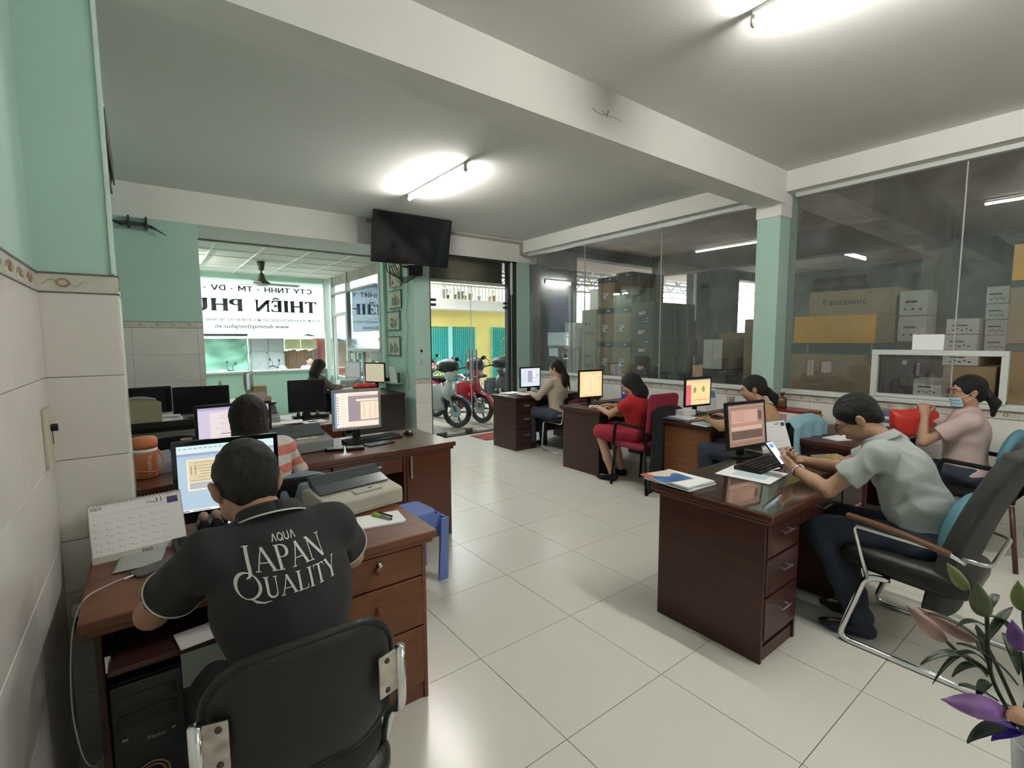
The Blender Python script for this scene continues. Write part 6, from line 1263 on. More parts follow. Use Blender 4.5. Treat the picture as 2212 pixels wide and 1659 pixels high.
# second desk of the row
t = thing('notebook', 'white notebook with a red edge at the corner of the second desk', 'notebook', (4.13, 3.80, .75), R(-50)); MB().box(-.10, .10, -.07, .07, 0, .012).build('cover', mat('red_cover', (.45, .03, .03), .5), t, bevel=.002); MB().box(-.099, .101, -.068, .072, .012, .022).build('pages', PAPER, t)
t = thing('hand_towel', 'yellow hand towel hanging over the desk edge under the red sleeve', 'towel', (4.28, 3.70, .752)); MB().grid(lambda u, v: (-.12+.26*u-.05*v, .10-.28*v if v < .5 else -.04-.02*(v-.5)-.02, .012+.012*math.sin(u*7+v*5)-(0 if v < .5 else (v-.5)*.22)), 14, 12, thick=.01).build('towel', mat('yellow_towel', (.55, .36, .10), .9, bump=.3, bscale=70), t, True)
t = thing('photo_stand', 'blue photo calendar standing against the dado behind the woman in red', 'calendar', (5.05, 4.13, .75), R(-30)); MB().box(-.07, .07, 0, .004, 0, .22, M=RX(R(-12))).build('card', mat('royal_blue', (.03, .08, .38), .5), t); MB().box(-.06, .06, -.003, 0, .07, .20, M=RX(R(-12))).build('page', PAPER, t); MB().box(-.05, .05, -.005, -.003, .09, .14, M=RX(R(-12))).build('photo', mat('field_photo', (.20, .26, .12), .6, var=.4, vscale=30), t)
t = thing('lucky_ornament', 'small red ornament with a gold ball on the desk by the dado', 'ornament', (5.10, 4.24, .75)); MB().box(-.02, .02, -.02, .02, 0, .30).build('body', mat('dark_red_lacquer', (.25, .02, .02), .3), t, bevel=.004); MB().ell((0, 0, .31), (.02, .02, .02), nu=10, nv=8).build('ball', GOLD, t, True)
# third desk of the row
stack('magazines', 'pile of magazines under the white tissue pack on the third desk', 'magazines', 4.20, 2.74, .75, [(0, 0, .22, .28, .012, R(-4), INKG), (-.06, .04, .22, .26, .006, R(8), mat('blue_print', (.12, .18, .30), .5, var=.5, vscale=14)), (0, -.02, .20, .27, .006, R(-10), PAPER)])
t = thing('tissue_pack', 'white folded tissue pack on the magazines', 'tissue', (4.30, 2.78, .775), R(-8)); [MB().box(-.09+.004*(i % 3), .09-.003*(i % 2), -.055, .055+.004*(i % 2), .0145*i, .0145*i+.012).build('tissue', PAPERW, t) for i in range(4)]
stack('magazines', 'light blue brochure at the front edge of the third desk', 'brochure', 4.10, 2.42, .75, [(0, 0, .23, .17, .012, R(-8), PAPER), (0, .004, .22, .165, .006, R(-6), mat('light_blue_print', (.30, .46, .55), .5, var=.3, vscale=10))])
t = thing('pen_cup', 'ribbed metal pen cup beside the woman in ochre', 'pen cup', (5.02, 2.70, .75)); MB().lathe([(0, 0), (.042, 0), (.042, .105), (.039, .105), (.039, .004), (0, .004)], n=18).build('cup', GREYP, t, True)
for i in range(7):
    a_ = i*.9; MB().cyl((.02*math.cos(a_), .02*math.sin(a_), .01), (.045*math.cos(a_), .045*math.sin(a_), .16+.01*(i % 3)), .0045, n=6).build('pen', [BLK, mat('pink_pen', (.6, .15, .25), .5), mat('yellow_pen', (.65, .6, .2), .5), INKG][i % 4], t)
t = thing('photo_stand', 'white framed photo calendar right of the green oval monitor', 'calendar', (5.02, 2.92, .75), R(-25)); MB().box(-.07, .07, 0, .005, 0, .235, M=RX(R(-8))).build('card', PAPER, t); MB().box(-.055, .055, -.003, 0, .13, .21, M=RX(R(-8))).build('photo', mat('sea_photo', (.14, .28, .42), .5, var=.5, vscale=25), t)
# front desk
MG = [(0, 0, .235, .30, .006, R(-3), PAPER), (.012, .008, .225, .295, .004, R(2), PAPERW), (.0, .0, .225, .29, .005, R(-5), mat('grey_cover', (.40, .46, .50), .4, var=.3, vscale=9)), (.006, .01, .22, .285, .003, R(-2), PAPER)]
t = stack('magazines', 'pile of magazines with blue covers on the left end of the front desk', 'magazines', 2.325, 1.53, .752, MG)
b = MB().box(-.105, .105, -.10, .10, .0182, .0212, M=TR(-.03, .06, 0) @ RZ(R(-12))).build('top_booklet', mat('booklet_cream', (.70, .60, .50), .4), t)
MB().grid(lambda u, v: TR(-.03, .06, .0215) @ RZ(R(-12)) @ Vector((-.10+.20*u, -.098+v*(.11+.02*math.sin(u*9)), 0)), 18, 1, thick=.0008).build('booklet_picture', mat('booklet_blue', (.05, .14, .32), .4, var=.5, vscale=18), t)
MB().box(-.105, -.06, .02, .10, .0213, .022, M=TR(-.03, .06, 0) @ RZ(R(-12))).build('red_corner', mat('booklet_red', (.5, .10, .06), .4), t)
stack('papers', 'white and pale blue sheets under the keyboard on the front desk', 'papers', 2.79, 1.36, .7508, [(0, 0, .30, .30, .003, R(6), PAPER), (.02, -.005, .22, .18, .001, R(9), mat('pale_blue_sheet', (.50, .62, .66), .6)), (.18, .05, .16, .2, .0015, R(-6), PAPERW)])
t = thing('calculator', 'gold and grey calculator beside the elbow on the front desk', 'calculator', (3.52, 1.20, .752), R(-28)); MB().prism(rrect(.20, .15, .01, 3), .014, RX(R(4))).build('body', mat('calc_gold', (.36, .28, .13), .4), t, bevel=.002)
for i in range(6):
    for j in range(4): MB().box(-.03+.020*i, -.014+.020*i, -.062+.032*j, -.038+.032*j, .014, .020, M=RX(R(4))).build('key', GOLD if (i+j) % 3 else GREYP, t)
MB().box(-.092, -.045, -.06, .06, .014, .018, M=RX(R(4))).build('display', mat('calc_display', (.20, .20, .15), .2), t)
# rear desk and the wall side
stack('papers', 'white folded paper on the chamfered rear desk', 'paper', 4.32, 1.42, .75, [(0, 0, .22, .13, .008, R(-22), PAPER), (.02, .01, .21, .12, .004, R(-12), PAPERW)])
t = thing('red_sack', 'bright red plastic sack standing by the masked woman', 'bag', (4.98, 1.13, .75), R(-52)); sq = lambda a, b: math.copysign(abs(a/b)**.45, a)*b; MB().ell((0, 0, .105), (.15, .085, .105), nu=36, nv=22, fn=lambda v: Vector((sq(v.x, .15)*(1.05+.22*v.z/.11), sq(v.y, .085)*(.8-.55*v.z/.11*.8), sq(v.z, .105)+.010*math.sin(v.x*34)+.006*math.sin(v.x*71)))).build('sack', REDPL, t, True)
t = thing('camera_stand', 'small black webcam on the chamfered rear desk', 'webcam', (4.62, 1.45, .75)); MB().cyl((0, 0, 0), (0, 0, .08), .012, n=8).ell((0, 0, .10), (.03, .025, .025), nu=10, nv=7).build('body', BLK, t)
t = thing('box_pile', 'blue and white stationery pile behind the red sack', 'boxes', (5.18, 1.30, .75)); [MB().box(-.12, .12, -.12, .12, .03*i, .03*i+.026).build('box', [mat('blue_print', (.12, .18, .30), .5), PAPER][i % 2], t) for i in range(5)]
sh_ = thing('side_table', 'low wooden side table against the dado beside the pillar', 'table', (5.18, 2.02, 0)); slab(-.24, .22, -.35, .34, .50, .53).build('top', WOODB, sh_); [MB().box(x-.02, x+.02, y-.02, y+.02, 0, .50).build('leg', WOODB, sh_) for x in (-.2, .18) for y in (-.31, .30)]
t = thing('carton', 'brown printed carton below the green jar', 'box', (5.15, 1.86, .53), R(4)); MB().box(-.17, .17, -.16, .16, 0, .17).build('carton', CARD, t, bevel=.002); text('REBELLE', 'print', .16, .035, INK, fr_x(-.172, .10, .10), t)
t = thing('gift_box', 'white and red flat box with printed list beside the pillar', 'box', (5.17, 2.13, .53), R(-2)); MB().box(-.13, .13, -.16, .20, 0, .28).build('box', PAPER, t, bevel=.002); MB().box(-.135, .135, -.165, .205, .28, .30).build('lid', mat('dark_red_lacquer', (.25, .02, .02), .3), t); MB().box(-.134, -.130, .0, .18, .10, .26).build('list', mat('pink_grid', (.50, .32, .32), .7, var=.3, vscale=60), t)
t = thing('glass_bottle', 'squat brown bottle standing on the red lidded box', 'bottle', (5.17, 2.24, .832)); MB().lathe([(0, 0), (.045, 0), (.048, .02), (.046, .09), (.018, .115), (.018, .14), (.024, .142), (.024, .16), (0, .16)], n=18).build('bottle', mat('amber_glass', (.10, .045, .02), .1), t, True)
t = thing('green_jar', 'green tea jar with a red lid on the brown printed carton', 'jar', (5.14, 1.90, .702)); MB().lathe([(0, 0), (.045, 0), (.047, .01), (.047, .105), (.040, .115), (0, .115)], n=18).build('jar', mat('green_jar', (.16, .20, .05), .25), t, True); MB().lathe([(0, .115), (.036, .115), (.036, .14), (0, .14)], n=18).build('lid', mat('dark_red_lacquer', (.25, .02, .02), .3), t, True); MB().box(-.048, -.045, -.02, .02, .03, .08).build('label', PAPER, t)
tag(MB().box(5.440, 5.4495, 1.066, 1.280, 1.432, 1.566).build('paper_notice', PAPERW), 'blank white sheet stuck on the store glass above the hatch frame', 'paper')
t = thing('door_mat', 'dark red mat at the foot of the desk nearest the door', 'mat', (4.32, 6.28, 0), R(2)); MB().box(-.22, .5, -.22, .22, .001, .010).build('mat', mat('red_mat', (.30, .06, .05), .95, bump=.5, bscale=200), t)
# ------------------------------------------------------------------ cartons in the store
def carton(label, x0, x1, y0, y1, z0, z1, m=CARD, band=0, bandm=BAND, lab=0, straps=0, grp='cartons in the store', txt=None, flip=False, stripe=None, cat='box', marks=0):
    front = ORANGE if m is ORANGE else None; m = CARD if front else m
    t = thing('carton', label, cat, ((x0+x1)/2, (y0+y1)/2, z0), 0, grp); w, d, h = (x1-x0)/2-.002, (y1-y0)/2-.002, z1-z0-.002
    MB().box(-w, w, -d, d, 0, h).build('carton', m, t, bevel=.003, seg=1)
    if front: MB().box(-w-.004, -w-.0005, -d+.002, d-.002, .002, h-.002).build('orange_face', front, t)
    if band: z = (0, h*band) if flip else (h*(1-band), h); MB().box(-w-.0015, w+.0015, -d-.0015, d+.0015, *z).build('band', bandm, t)
    if lab:
        for k in range(lab): MB().box(-w-.004, -w-.001, -d*.28, d*.30, h*.30, h*.50).build('label', PAPER, t); MB().box(-w-.005, -w-.004, -d*.24, -d*.05, h*.33, h*.38).box(-w-.005, -w-.004, -d*.1, d*.25, h*.44, h*.455).build('label_print', INK, t)
        MB().box(-w-.004, -w-.001, -d*.55, -d*.30, h*(.9 if not flip else .07), h*(.95 if not flip else .12)).build('sticker', PAPER, t)
    if straps:
        s_ = MB()
        for k in range(straps): x = -w+2*w*(k+.6)/(straps+.3); s_.box(x-.008, x+.008, -d-.004, d+.004, -.0, h+.003)
        s_.build('strap', mat('strap_grey', (.30, .28, .24), .6), t)
    if stripe: MB().box(-w-.0035, -w-.001, -d*.9, -d*.86, 0, h).box(-w-.0035, -w-.001, d*.55, d*.6, 0, h).build('strap', mat('strap_grey', (.30, .28, .24), .6), t)
    if txt: text(txt[0], 'printed_name', txt[1], txt[2], mat('carton_ink', (.05, .045, .04), .8), fr_x(-w-.0015, txt[3], txt[4]), t)
    if marks:
        g = MB()
        for k in range(2): g.box(-w-.003, -w-.001, -d*.1+k*d*.45-.02, -d*.1+k*d*.45+.03, h*.52, h*.60)
        for k in range(5): g.box(-w-.003, -w-.001, -d*.6+k*d*.27, -d*.45+k*d*.27, h*.22+(k % 2)*.02, h*.30)
        g.build('print_marks', mat('carton_ink', (.05, .045, .04), .8), t)
    return t
ROW = ['bottom', 'second', 'third', 'fourth', 'top']
for r_ in range(4):
    z0 = .0 if r_ == 0 else -.17+.555*r_-.0; z0 = [0, .385, .94, 1.495][r_]; z1 = [.385, .94, 1.495, 2.05][r_]
    if r_ >= 1 or True:
        carton('labelled carton, %s row of the stack left of centre in the store' % ROW[r_], 6.2, 6.62, 5.39, 5.745, z0, z1, band=.16, lab=1)
        carton('labelled carton, %s row of the centre stack in the store' % ROW[r_], 6.2, 6.62, 5.03, 5.385, z0, z1, band=.16, lab=1)
    if r_ >= 1 and r_ < 3 or r_ == 0: carton('plain printed carton, %s row of the leftmost brown stack in the store' % ROW[r_], 6.2, 6.62, 5.76, 6.11, z0, z1, marks=1)
carton('plain printed carton, topmost of the leftmost brown stack in the store', 6.2, 6.62, 5.76, 6.11, 1.495, 2.05, marks=1)
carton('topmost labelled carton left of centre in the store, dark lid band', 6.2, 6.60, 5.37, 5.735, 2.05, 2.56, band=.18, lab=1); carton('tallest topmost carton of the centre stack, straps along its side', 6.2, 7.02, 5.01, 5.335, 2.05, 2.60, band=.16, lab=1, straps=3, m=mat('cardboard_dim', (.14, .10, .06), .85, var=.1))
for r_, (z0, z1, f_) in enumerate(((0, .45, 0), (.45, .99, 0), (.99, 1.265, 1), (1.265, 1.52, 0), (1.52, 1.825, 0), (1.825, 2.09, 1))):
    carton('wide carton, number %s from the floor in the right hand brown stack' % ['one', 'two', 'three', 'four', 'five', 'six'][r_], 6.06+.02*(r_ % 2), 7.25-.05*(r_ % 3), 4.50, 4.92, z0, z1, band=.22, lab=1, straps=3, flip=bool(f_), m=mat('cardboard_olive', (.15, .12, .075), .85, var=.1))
carton('lower white carton at the left end of the store window', 6.30, 6.55, 6.29, 6.60, .55, 1.36, m=WBOX, stripe=True); carton('upper white carton at the left end of the store window', 6.25, 6.50, 6.32, 6.60, 1.36, 1.84, m=WBOX)
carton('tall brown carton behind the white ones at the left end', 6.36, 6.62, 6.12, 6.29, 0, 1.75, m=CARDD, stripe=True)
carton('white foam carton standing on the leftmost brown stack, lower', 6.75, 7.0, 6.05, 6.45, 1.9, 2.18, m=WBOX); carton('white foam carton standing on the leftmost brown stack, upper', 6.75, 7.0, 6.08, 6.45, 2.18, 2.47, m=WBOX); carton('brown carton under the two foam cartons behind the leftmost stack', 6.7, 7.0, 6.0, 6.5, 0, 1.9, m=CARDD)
carton('carton with a white end and brown side left of the green pillar', 6.3, 6.90, 3.53, 3.815, 1.115, 1.53, m=CARD, bandm=WBOX)
t = bpy.data.objects[[o.name for o in COL.objects if o.name.startswith('carton') and o.parent is None][-1]]; MB().box(-.304, -.300, -.138, .138, .004, .410).build('white_end', WBOX, t); MB().box(-.3045, -.304, .0, .006, .01, .40).build('joint', INKG, t)
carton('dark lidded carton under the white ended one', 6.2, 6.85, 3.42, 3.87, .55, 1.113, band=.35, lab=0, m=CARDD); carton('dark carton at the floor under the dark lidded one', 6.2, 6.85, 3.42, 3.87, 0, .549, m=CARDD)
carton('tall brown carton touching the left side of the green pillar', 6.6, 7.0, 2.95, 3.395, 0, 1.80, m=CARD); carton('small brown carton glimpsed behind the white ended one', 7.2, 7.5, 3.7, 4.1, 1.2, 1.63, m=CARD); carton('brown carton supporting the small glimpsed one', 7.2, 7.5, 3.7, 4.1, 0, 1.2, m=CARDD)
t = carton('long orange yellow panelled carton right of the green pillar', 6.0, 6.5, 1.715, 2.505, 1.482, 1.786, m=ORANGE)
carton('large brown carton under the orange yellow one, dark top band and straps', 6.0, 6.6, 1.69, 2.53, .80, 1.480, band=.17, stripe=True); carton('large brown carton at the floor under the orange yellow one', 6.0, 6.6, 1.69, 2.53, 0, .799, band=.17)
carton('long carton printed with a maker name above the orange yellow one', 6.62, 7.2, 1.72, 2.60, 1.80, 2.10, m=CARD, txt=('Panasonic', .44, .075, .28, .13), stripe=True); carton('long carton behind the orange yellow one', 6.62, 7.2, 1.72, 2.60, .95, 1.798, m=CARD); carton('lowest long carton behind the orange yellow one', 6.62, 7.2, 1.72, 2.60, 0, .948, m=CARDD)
for k, (z0, z1) in enumerate(((1.775, 2.04), (1.50, 1.77))):
    t = carton('glossy white carton with a grey picture, %s of two' % ('upper' if k == 0 else 'lower'), 6.58, 6.95, 1.44, 1.685, z0, z1, m=WBOXG, marks=1)
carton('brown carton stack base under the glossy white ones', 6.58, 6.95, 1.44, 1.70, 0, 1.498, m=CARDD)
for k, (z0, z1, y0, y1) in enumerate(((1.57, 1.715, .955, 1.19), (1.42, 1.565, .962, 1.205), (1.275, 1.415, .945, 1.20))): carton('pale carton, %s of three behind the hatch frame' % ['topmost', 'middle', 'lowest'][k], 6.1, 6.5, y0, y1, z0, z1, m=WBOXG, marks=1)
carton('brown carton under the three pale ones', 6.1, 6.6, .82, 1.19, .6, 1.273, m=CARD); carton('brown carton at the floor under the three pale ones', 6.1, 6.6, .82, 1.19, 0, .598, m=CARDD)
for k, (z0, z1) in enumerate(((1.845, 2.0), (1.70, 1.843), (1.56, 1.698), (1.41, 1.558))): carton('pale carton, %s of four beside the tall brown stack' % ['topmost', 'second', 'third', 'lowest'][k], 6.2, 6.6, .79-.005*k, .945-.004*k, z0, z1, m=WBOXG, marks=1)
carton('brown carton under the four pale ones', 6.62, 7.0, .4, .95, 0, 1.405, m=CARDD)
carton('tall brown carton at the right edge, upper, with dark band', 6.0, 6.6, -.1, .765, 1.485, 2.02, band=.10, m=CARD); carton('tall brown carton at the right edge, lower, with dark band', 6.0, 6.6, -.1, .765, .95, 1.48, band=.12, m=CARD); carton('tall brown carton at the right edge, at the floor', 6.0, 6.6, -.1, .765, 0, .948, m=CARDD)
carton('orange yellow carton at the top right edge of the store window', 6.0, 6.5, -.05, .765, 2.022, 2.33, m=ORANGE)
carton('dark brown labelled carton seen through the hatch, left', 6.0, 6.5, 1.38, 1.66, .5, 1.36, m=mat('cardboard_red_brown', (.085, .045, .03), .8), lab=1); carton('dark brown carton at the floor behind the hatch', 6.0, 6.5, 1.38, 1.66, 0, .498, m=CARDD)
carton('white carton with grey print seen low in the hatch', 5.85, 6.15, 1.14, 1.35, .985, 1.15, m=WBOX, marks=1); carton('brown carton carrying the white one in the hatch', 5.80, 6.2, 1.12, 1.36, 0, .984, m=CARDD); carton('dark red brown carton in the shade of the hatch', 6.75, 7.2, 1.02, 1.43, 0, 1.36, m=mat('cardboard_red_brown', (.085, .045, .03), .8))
# ------------------------------------------------------------------ chairs
def padback(w, h, r, th, M, bulge=.02, curve=.03, n=16):
    """a padded, rounded panel: local xy outline, bulging to +z, edges rounded"""
    mb = MB(); out = rrect(w, h, r, 6); rings = [(.0, -th*.5), (.0, .0)]
    P = []
    for f, z in ((.93, -th*.5), (1.0, -th*.25), (1.0, th*.2), (.96, th*.42), (.85, th*.5+bulge*.4), (.6, th*.5+bulge*.8), (.3, th*.5+bulge), ):
        P.append([Vector((x*f, y*f, z-curve*((x*f)/(w/2))**2*1.0)) for x, y in out])
    vs = [M @ p for ring in P for p in ring]; k = len(out); fs = []
    for j in range(len(P)-1): fs += [(j*k+i, j*k+(i+1) % k, (j+1)*k+(i+1) % k, (j+1)*k+i) for i in range(k)]
    c = len(vs); vs.append(M @ Vector((0, 0, th*.5+bulge))); fs += [((len(P)-1)*k+i, (len(P)-1)*k+(i+1) % k, c) for i in range(k)]
    c2 = len(vs); vs.append(M @ Vector((0, 0, -th*.5))); fs += [((i+1) % k, i, c2) for i in range(k)]
    return mb.add(vs, fs)
# near chair: black shell back in chrome side brackets
t = thing('chair', 'black padded chair with worn steel side brackets, nearest the camera', 'chair', (.24, 1.045, 0), R(-1))
padback(.385, .315, .105, .035, TR(0, 0, .757) @ RX(R(90)+R(6)), .010, .03).build('backrest', LEATH, t, True)
o = MB().tube([TR(0, 0, .757) @ RX(R(96)) @ Vector((x*.995, y*.995, .006-.03*(x/.1925)**2)) for x, y in rrect(.385, .315, .105, 8)], .009, 8, closed=True).build('back_piping', LEATH, t, True)
padback(.44, .43, .09, .06, TR(0, .25, .46), .015, 0).build('seat', LEATH, t, True)
for s in (-1, 1):
    MB().box(-.030, .026, -.003, .003, -.050, .050, M=TR(s*.176, -.016, .765) @ RZ(s*R(16))).build('bracket', DULL, t, bevel=.002)
    for z in (-.036, .036): MB().lathe([(.0, .004), (.006, .003), (.007, 0)], (s*.168, -.021, .765+z), 10, M=RX(R(90))).build('screw', mat('rusty_screw', (.05, .03, .02), .7), t, True)
    MB().tube(fillet([(s*.205, -.01, .818), (s*.205, -.01, .66), (s*.205, .06, .62), (s*.205, .12, .47), (s*.20, .42, .44), (s*.20, .44, .02), (s*.20, .0, .012)], .05), .0125, 10).build('side_frame', CHROME, t, True)
MB().tube(fillet([(-.20, .02, .012), (-.20, -.06, .012), (.20, -.06, .012), (.20, .02, .012)], .05), .0125, 10).build('rear_bar', CHROME, t, True)
MB().tube([(.12, -.02, .43), (.13, -.10, .0)], .012, 8).build('rear_leg', CHROME, t, True)
# front desk chair: chrome cantilever with wooden arms
t = thing('chair', 'black high backed cantilever chair with brown wooden arms', 'chair', (3.04, .40, 0), 0)
b = MB(); b.grid(lambda u, v: ((u-.5)*(.50-.10*(v-.5)**2*2)*(1 if v < .93 else .92), .06-.10*v-.10*math.sin(v*PI*.9)*0-.13*v*v+.05*(2*u-1)**2, .24+.80*v), 14, 18, thick=.075); b.build('backrest', mat('grey_black_fabric', (.030, .030, .029), .8, bump=.4, bscale=220), t, smooth=60, bevel=.02, seg=3)
padback(.50, .52, .08, .10, TR(0, .25, .43) @ RX(R(3)), .02, 0).build('seat', LEATH, t, True)
for s in (-1, 1):
    MB().tube(fillet([(s*.275, -.16, .012), (s*.275, .47, .012), (s*.275, .37, .37), (s*.24, .28, .375)], .06, 8), .0145, 12).build('floor_tube', CHROME, t, True)
    MB().tube(fillet([(s*.275, .36, .36), (s*.285, .43, .615), (s*.285, .08, .60), (s*.26, .02, .56)], .025, 6), .0105, 10).build('arm_tube', CHROME, t, True)
    a = MB(); a.grid(lambda u, v: (s*.285+(v-.5)*.045, .46-.40*u, .632+.035*math.sin((1-u)*PI*.55)-.03*u+.006*math.cos((v-.5)*PI)), 12, 5, thick=.024); a.build('armrest', mat('arm_wood', (.12, .052, .022), .35, coat=.3), t, smooth=50, bevel=.006)
MB().tube(fillet([(-.275, -.14, .012), (-.275, -.20, .012), (.275, -.20, .012), (.275, -.14, .012)], .05), .0145, 10).build('rear_bar', CHROME, t, True)
MB().tube(fillet([(-.26, .03, .58), (-.24, -.06, .57), (.24, -.06, .57), (.26, .03, .58)], .05), .010, 8).build('back_band', STEEL, t, True)
ths = thing('cushion', 'teal cushion wedged behind the man in the grey shirt', 'cushion', (3.04, .475, .63), 0)
MB().ell((0, 0, 0), (.20, .075, .19), M=RX(R(12)), nu=26, nv=16, fn=lambda v: Vector((v.x*(1+.10*abs(v.z)/.19), v.y, v.z*(1+.14*(v.x/.2)**2)))).build('cushion', TEAL, ths, True)
def tubechair(label, x, y, rz, seatm, backm, w=.44, bh=(.60, .90), arms=False, legs='loop', lm=CHROME, br=.05, cloth=None, group='office chairs'):
    t = thing('chair', label, 'chair', (x, y, 0), rz, group)
    padback(w, .42, .06, .05, TR(0, .02, .45), .012, 0).build('seat', seatm, t, True)
    zc = (bh[0]+bh[1])/2; padback(w*.96, bh[1]-bh[0], br, .035, TR(0, -.215, zc) @ RX(R(96)), .010, -.02).build('backrest', backm, t, True)
    for s in (-1, 1):
        if legs == 'loop': MB().tube(fillet([(s*w*.47, -.24, zc), (s*w*.47, -.20, .42), (s*w*.47, .20, .42), (s*w*.47, .24, .012), (s*w*.47, -.20, .012)], .05), .0115, 8).build('side_frame', lm, t, True)
        else:
            MB().tube([(s*w*.46, .20, .43), (s*w*.50, .24, 0)], .014, 8).build('leg', lm, t, True); MB().tube([(s*w*.46, -.20, .43), (s*w*.50, -.25, 0)], .014, 8).build('leg', lm, t, True)
            MB().tube([(s*w*.44, -.20, .44), (s*w*.44, -.235, zc)], .012, 8).build('back_post', lm, t, True)
        if arms: MB().tube(fillet([(s*w*.54, -.22, .66), (s*w*.56, .16, .68), (s*w*.56, .19, .44)], .03), .016, 8).build('armrest', BLKR, t, True)
    if legs == 'loop': MB().tube([(-w*.47, -.19, .012), (w*.47, -.19, .012)], .0115, 8).build('rear_bar', lm, t, True)
    return t
tubechair('chair with a chrome tube base under the woman in the beige blouse', 4.55, 4.80, R(-4), BLKR, BLKR, bh=(.55, .78))
tubechair('red backed chair with thin black legs', 4.10, 3.13, R(-5), REDD, REDD, bh=(.60, 1.0), arms=True, legs='four', lm=BLKR)
tubechair('black office chair under the woman in ochre', 4.25, 1.88, R(-8), BLKR, BLKR, bh=(.55, .86), legs='loop')
tubechair('black armchair of the masked woman, a jacket over its back', 4.72, .66, R(-4), BLKR, BLKR, bh=(.52, .86), arms=True, legs='four', lm=mat('dark_red_frame', (.06, .015, .012), .4), w=.50)
tubechair('black chair behind the striped shirt hidden by a grey blue cloth', .56, 2.86, R(-4), BLKR, BLKR, bh=(.52, .84))
tubechair('black rounded office chair between the orange jug and the monitors', .12, 4.45, R(6), BLKR, BLKR, bh=(.50, .86), br=.16, legs='four', lm=BLK)
tubechair('dark chair under the annex woman', 2.20, 8.0, R(-90), BLKR, BLKR, bh=(.52, .84))
def drape(name, label, cat, x, y, rz, w, ztop, dn_back, dn_front, m, th=.03, seed=0, flare=.04, gap=.05):
    """cloth hung over a chair back: goes down behind (-y) and in front"""
    t = thing(name, label, cat, (x, y, 0), rz); L = dn_back+dn_front; g = random.Random(seed); ph = g.random()*6
    def f(u, v):
        s = v*L-dn_back; zz = ztop-abs(s)*(1 if abs(s) > .03 else .6); side = -1 if s < 0 else 1; k = min(1, abs(s)/.05)
        x_ = (u-.5)*w*(1+flare*abs(s)/max(dn_back, dn_front)); yy = side*gap*k*.9+side*.016*math.sin(u*19+ph+abs(s)*3)*min(1, abs(s)*4)
        zz -= .05*(2*u-1)**2*1.0+.02*math.sin(u*7+ph)*(abs(s) > max(dn_back, dn_front)*.9)
        return (x_, yy, zz)
    MB().grid(f, 34, 40, thick=.008).build('cloth', m, t, True); return t
drape('towel', 'pale blue towel over the chair of the woman in ochre', 'towel', 4.25, 1.655, R(-8), .46, .935, .42, .22, BLUETOWEL, seed=2, gap=.062)
drape('jacket', 'black jacket hanging over the red backed chair', 'jacket', 4.13, 2.90, R(-5), .46, .90, .82, .28, mat('jet_black_cloth', (.008, .008, .010), .9), seed=3, flare=.15, gap=.055)
drape('jacket', 'maroon jacket hung behind the woman in the beige blouse', 'jacket', 4.60, 4.56, R(-4), .44, .78, .42, .10, mat('maroon_cloth', (.13, .03, .04), .9, bump=.3, bscale=50), seed=4, flare=.3, gap=.06)
drape('jacket', 'black jacket over the chair of the masked woman', 'jacket', 4.75, .43, R(-4), .50, .88, .60, .25, mat('jet_black_cloth', (.008, .008, .010), .9), seed=5, gap=.06)
drape('towel', 'grey blue cloth over the chair behind the striped sleeve', 'towel', .63, 2.64, R(-8), .30, .86, .40, .30, GBTOWEL, seed=6, gap=.05)
ths = thing('cushion', 'blue cushion behind the masked woman', 'cushion', (4.76, .53, .72), R(-4)); MB().ell((0, 0, 0), (.20, .06, .19), M=RX(R(10)), nu=22, nv=14).build('cushion', TEAL, ths, True)

# ------------------------------------------------------------------ people
GREYS = mat('grey_marl_cotton', (.34, .37, .36), .9, bump=.15, bscale=260)
BLKS = mat('black_pique_cotton', (.010, .010, .012), .85, bump=.2, bscale=300)
DENIM = mat('dark_denim', (.014, .020, .040), .85, bump=.3, bscale=240, var=.2, vscale=8)
# the man in the black polo shirt, seen from behind
p1, k1 = person('man in a black polo shirt printed JAPAN QUALITY, seen from behind', (.262, 1.16, .0), R(2), h=.006, sc=1.0, pitch=R(-24), yaw=R(4), skin=SKIN, hair='short', shirt=BLKS, pants=mat('black_trousers', (.012, .012, .014), .85), sleeve='short',
    pel=(0, .02, .545), wst=(0, .06, .70), chs=(0, .150, .890), nck=(-.005, .250, 1.058), hd=(-.035, .392, 1.133), sw=.160, elR=(.265, .40, .825), wrR=(.13, .66, .80), elL=(-.27, .42, .815), wrL=(-.13, .70, .80), knR=(.13, .44, .52), knL=(-.13, .44, .52), belly=.0, foldamp=.004,
    hands=dict(R=dict(curl=(.4, .5, .4)), L=dict(curl=(.4, .5, .4))))
def on_shirt(root, quads, name, mt, Mx, direction, off=.0018, parent=None):
    """lay flat lettering on the cloth: each vertex is carried along the direction onto the shirt"""
    so = bpy.data.objects[root['_s']]; me = so.data; vs = np.empty(len(me.vertices)*3); me.vertices.foreach_get('co', vs); vs = [Vector(v) for v in vs.reshape(-1, 3)]
    bt = BVHTree.FromPolygons(vs, [tuple(p.vertices) for p in me.polygons]); d = Vector(direction).normalized(); mb = MB()
    for q in quads:
        pts = []
        for a in q:
            o_ = Mx @ Vector((a[0], a[1], 0)); h_ = bt.ray_cast(o_, d)
            pts.append((h_[0] if h_[0] is not None else o_)-d*off)
        mb.add(pts+[p+d*.0012 for p in pts], [(0, 1, 2, 3), (7, 6, 5, 4), (0, 4, 5, 1), (1, 5, 6, 2), (2, 6, 7, 3), (3, 7, 4, 0)])
    return mb.build(name, mt, so)
MLT = mat('white_print', (.55, .53, .50), .7)
bw = Matrix.Translation((0, -.30, 0)) @ RX(R(90))
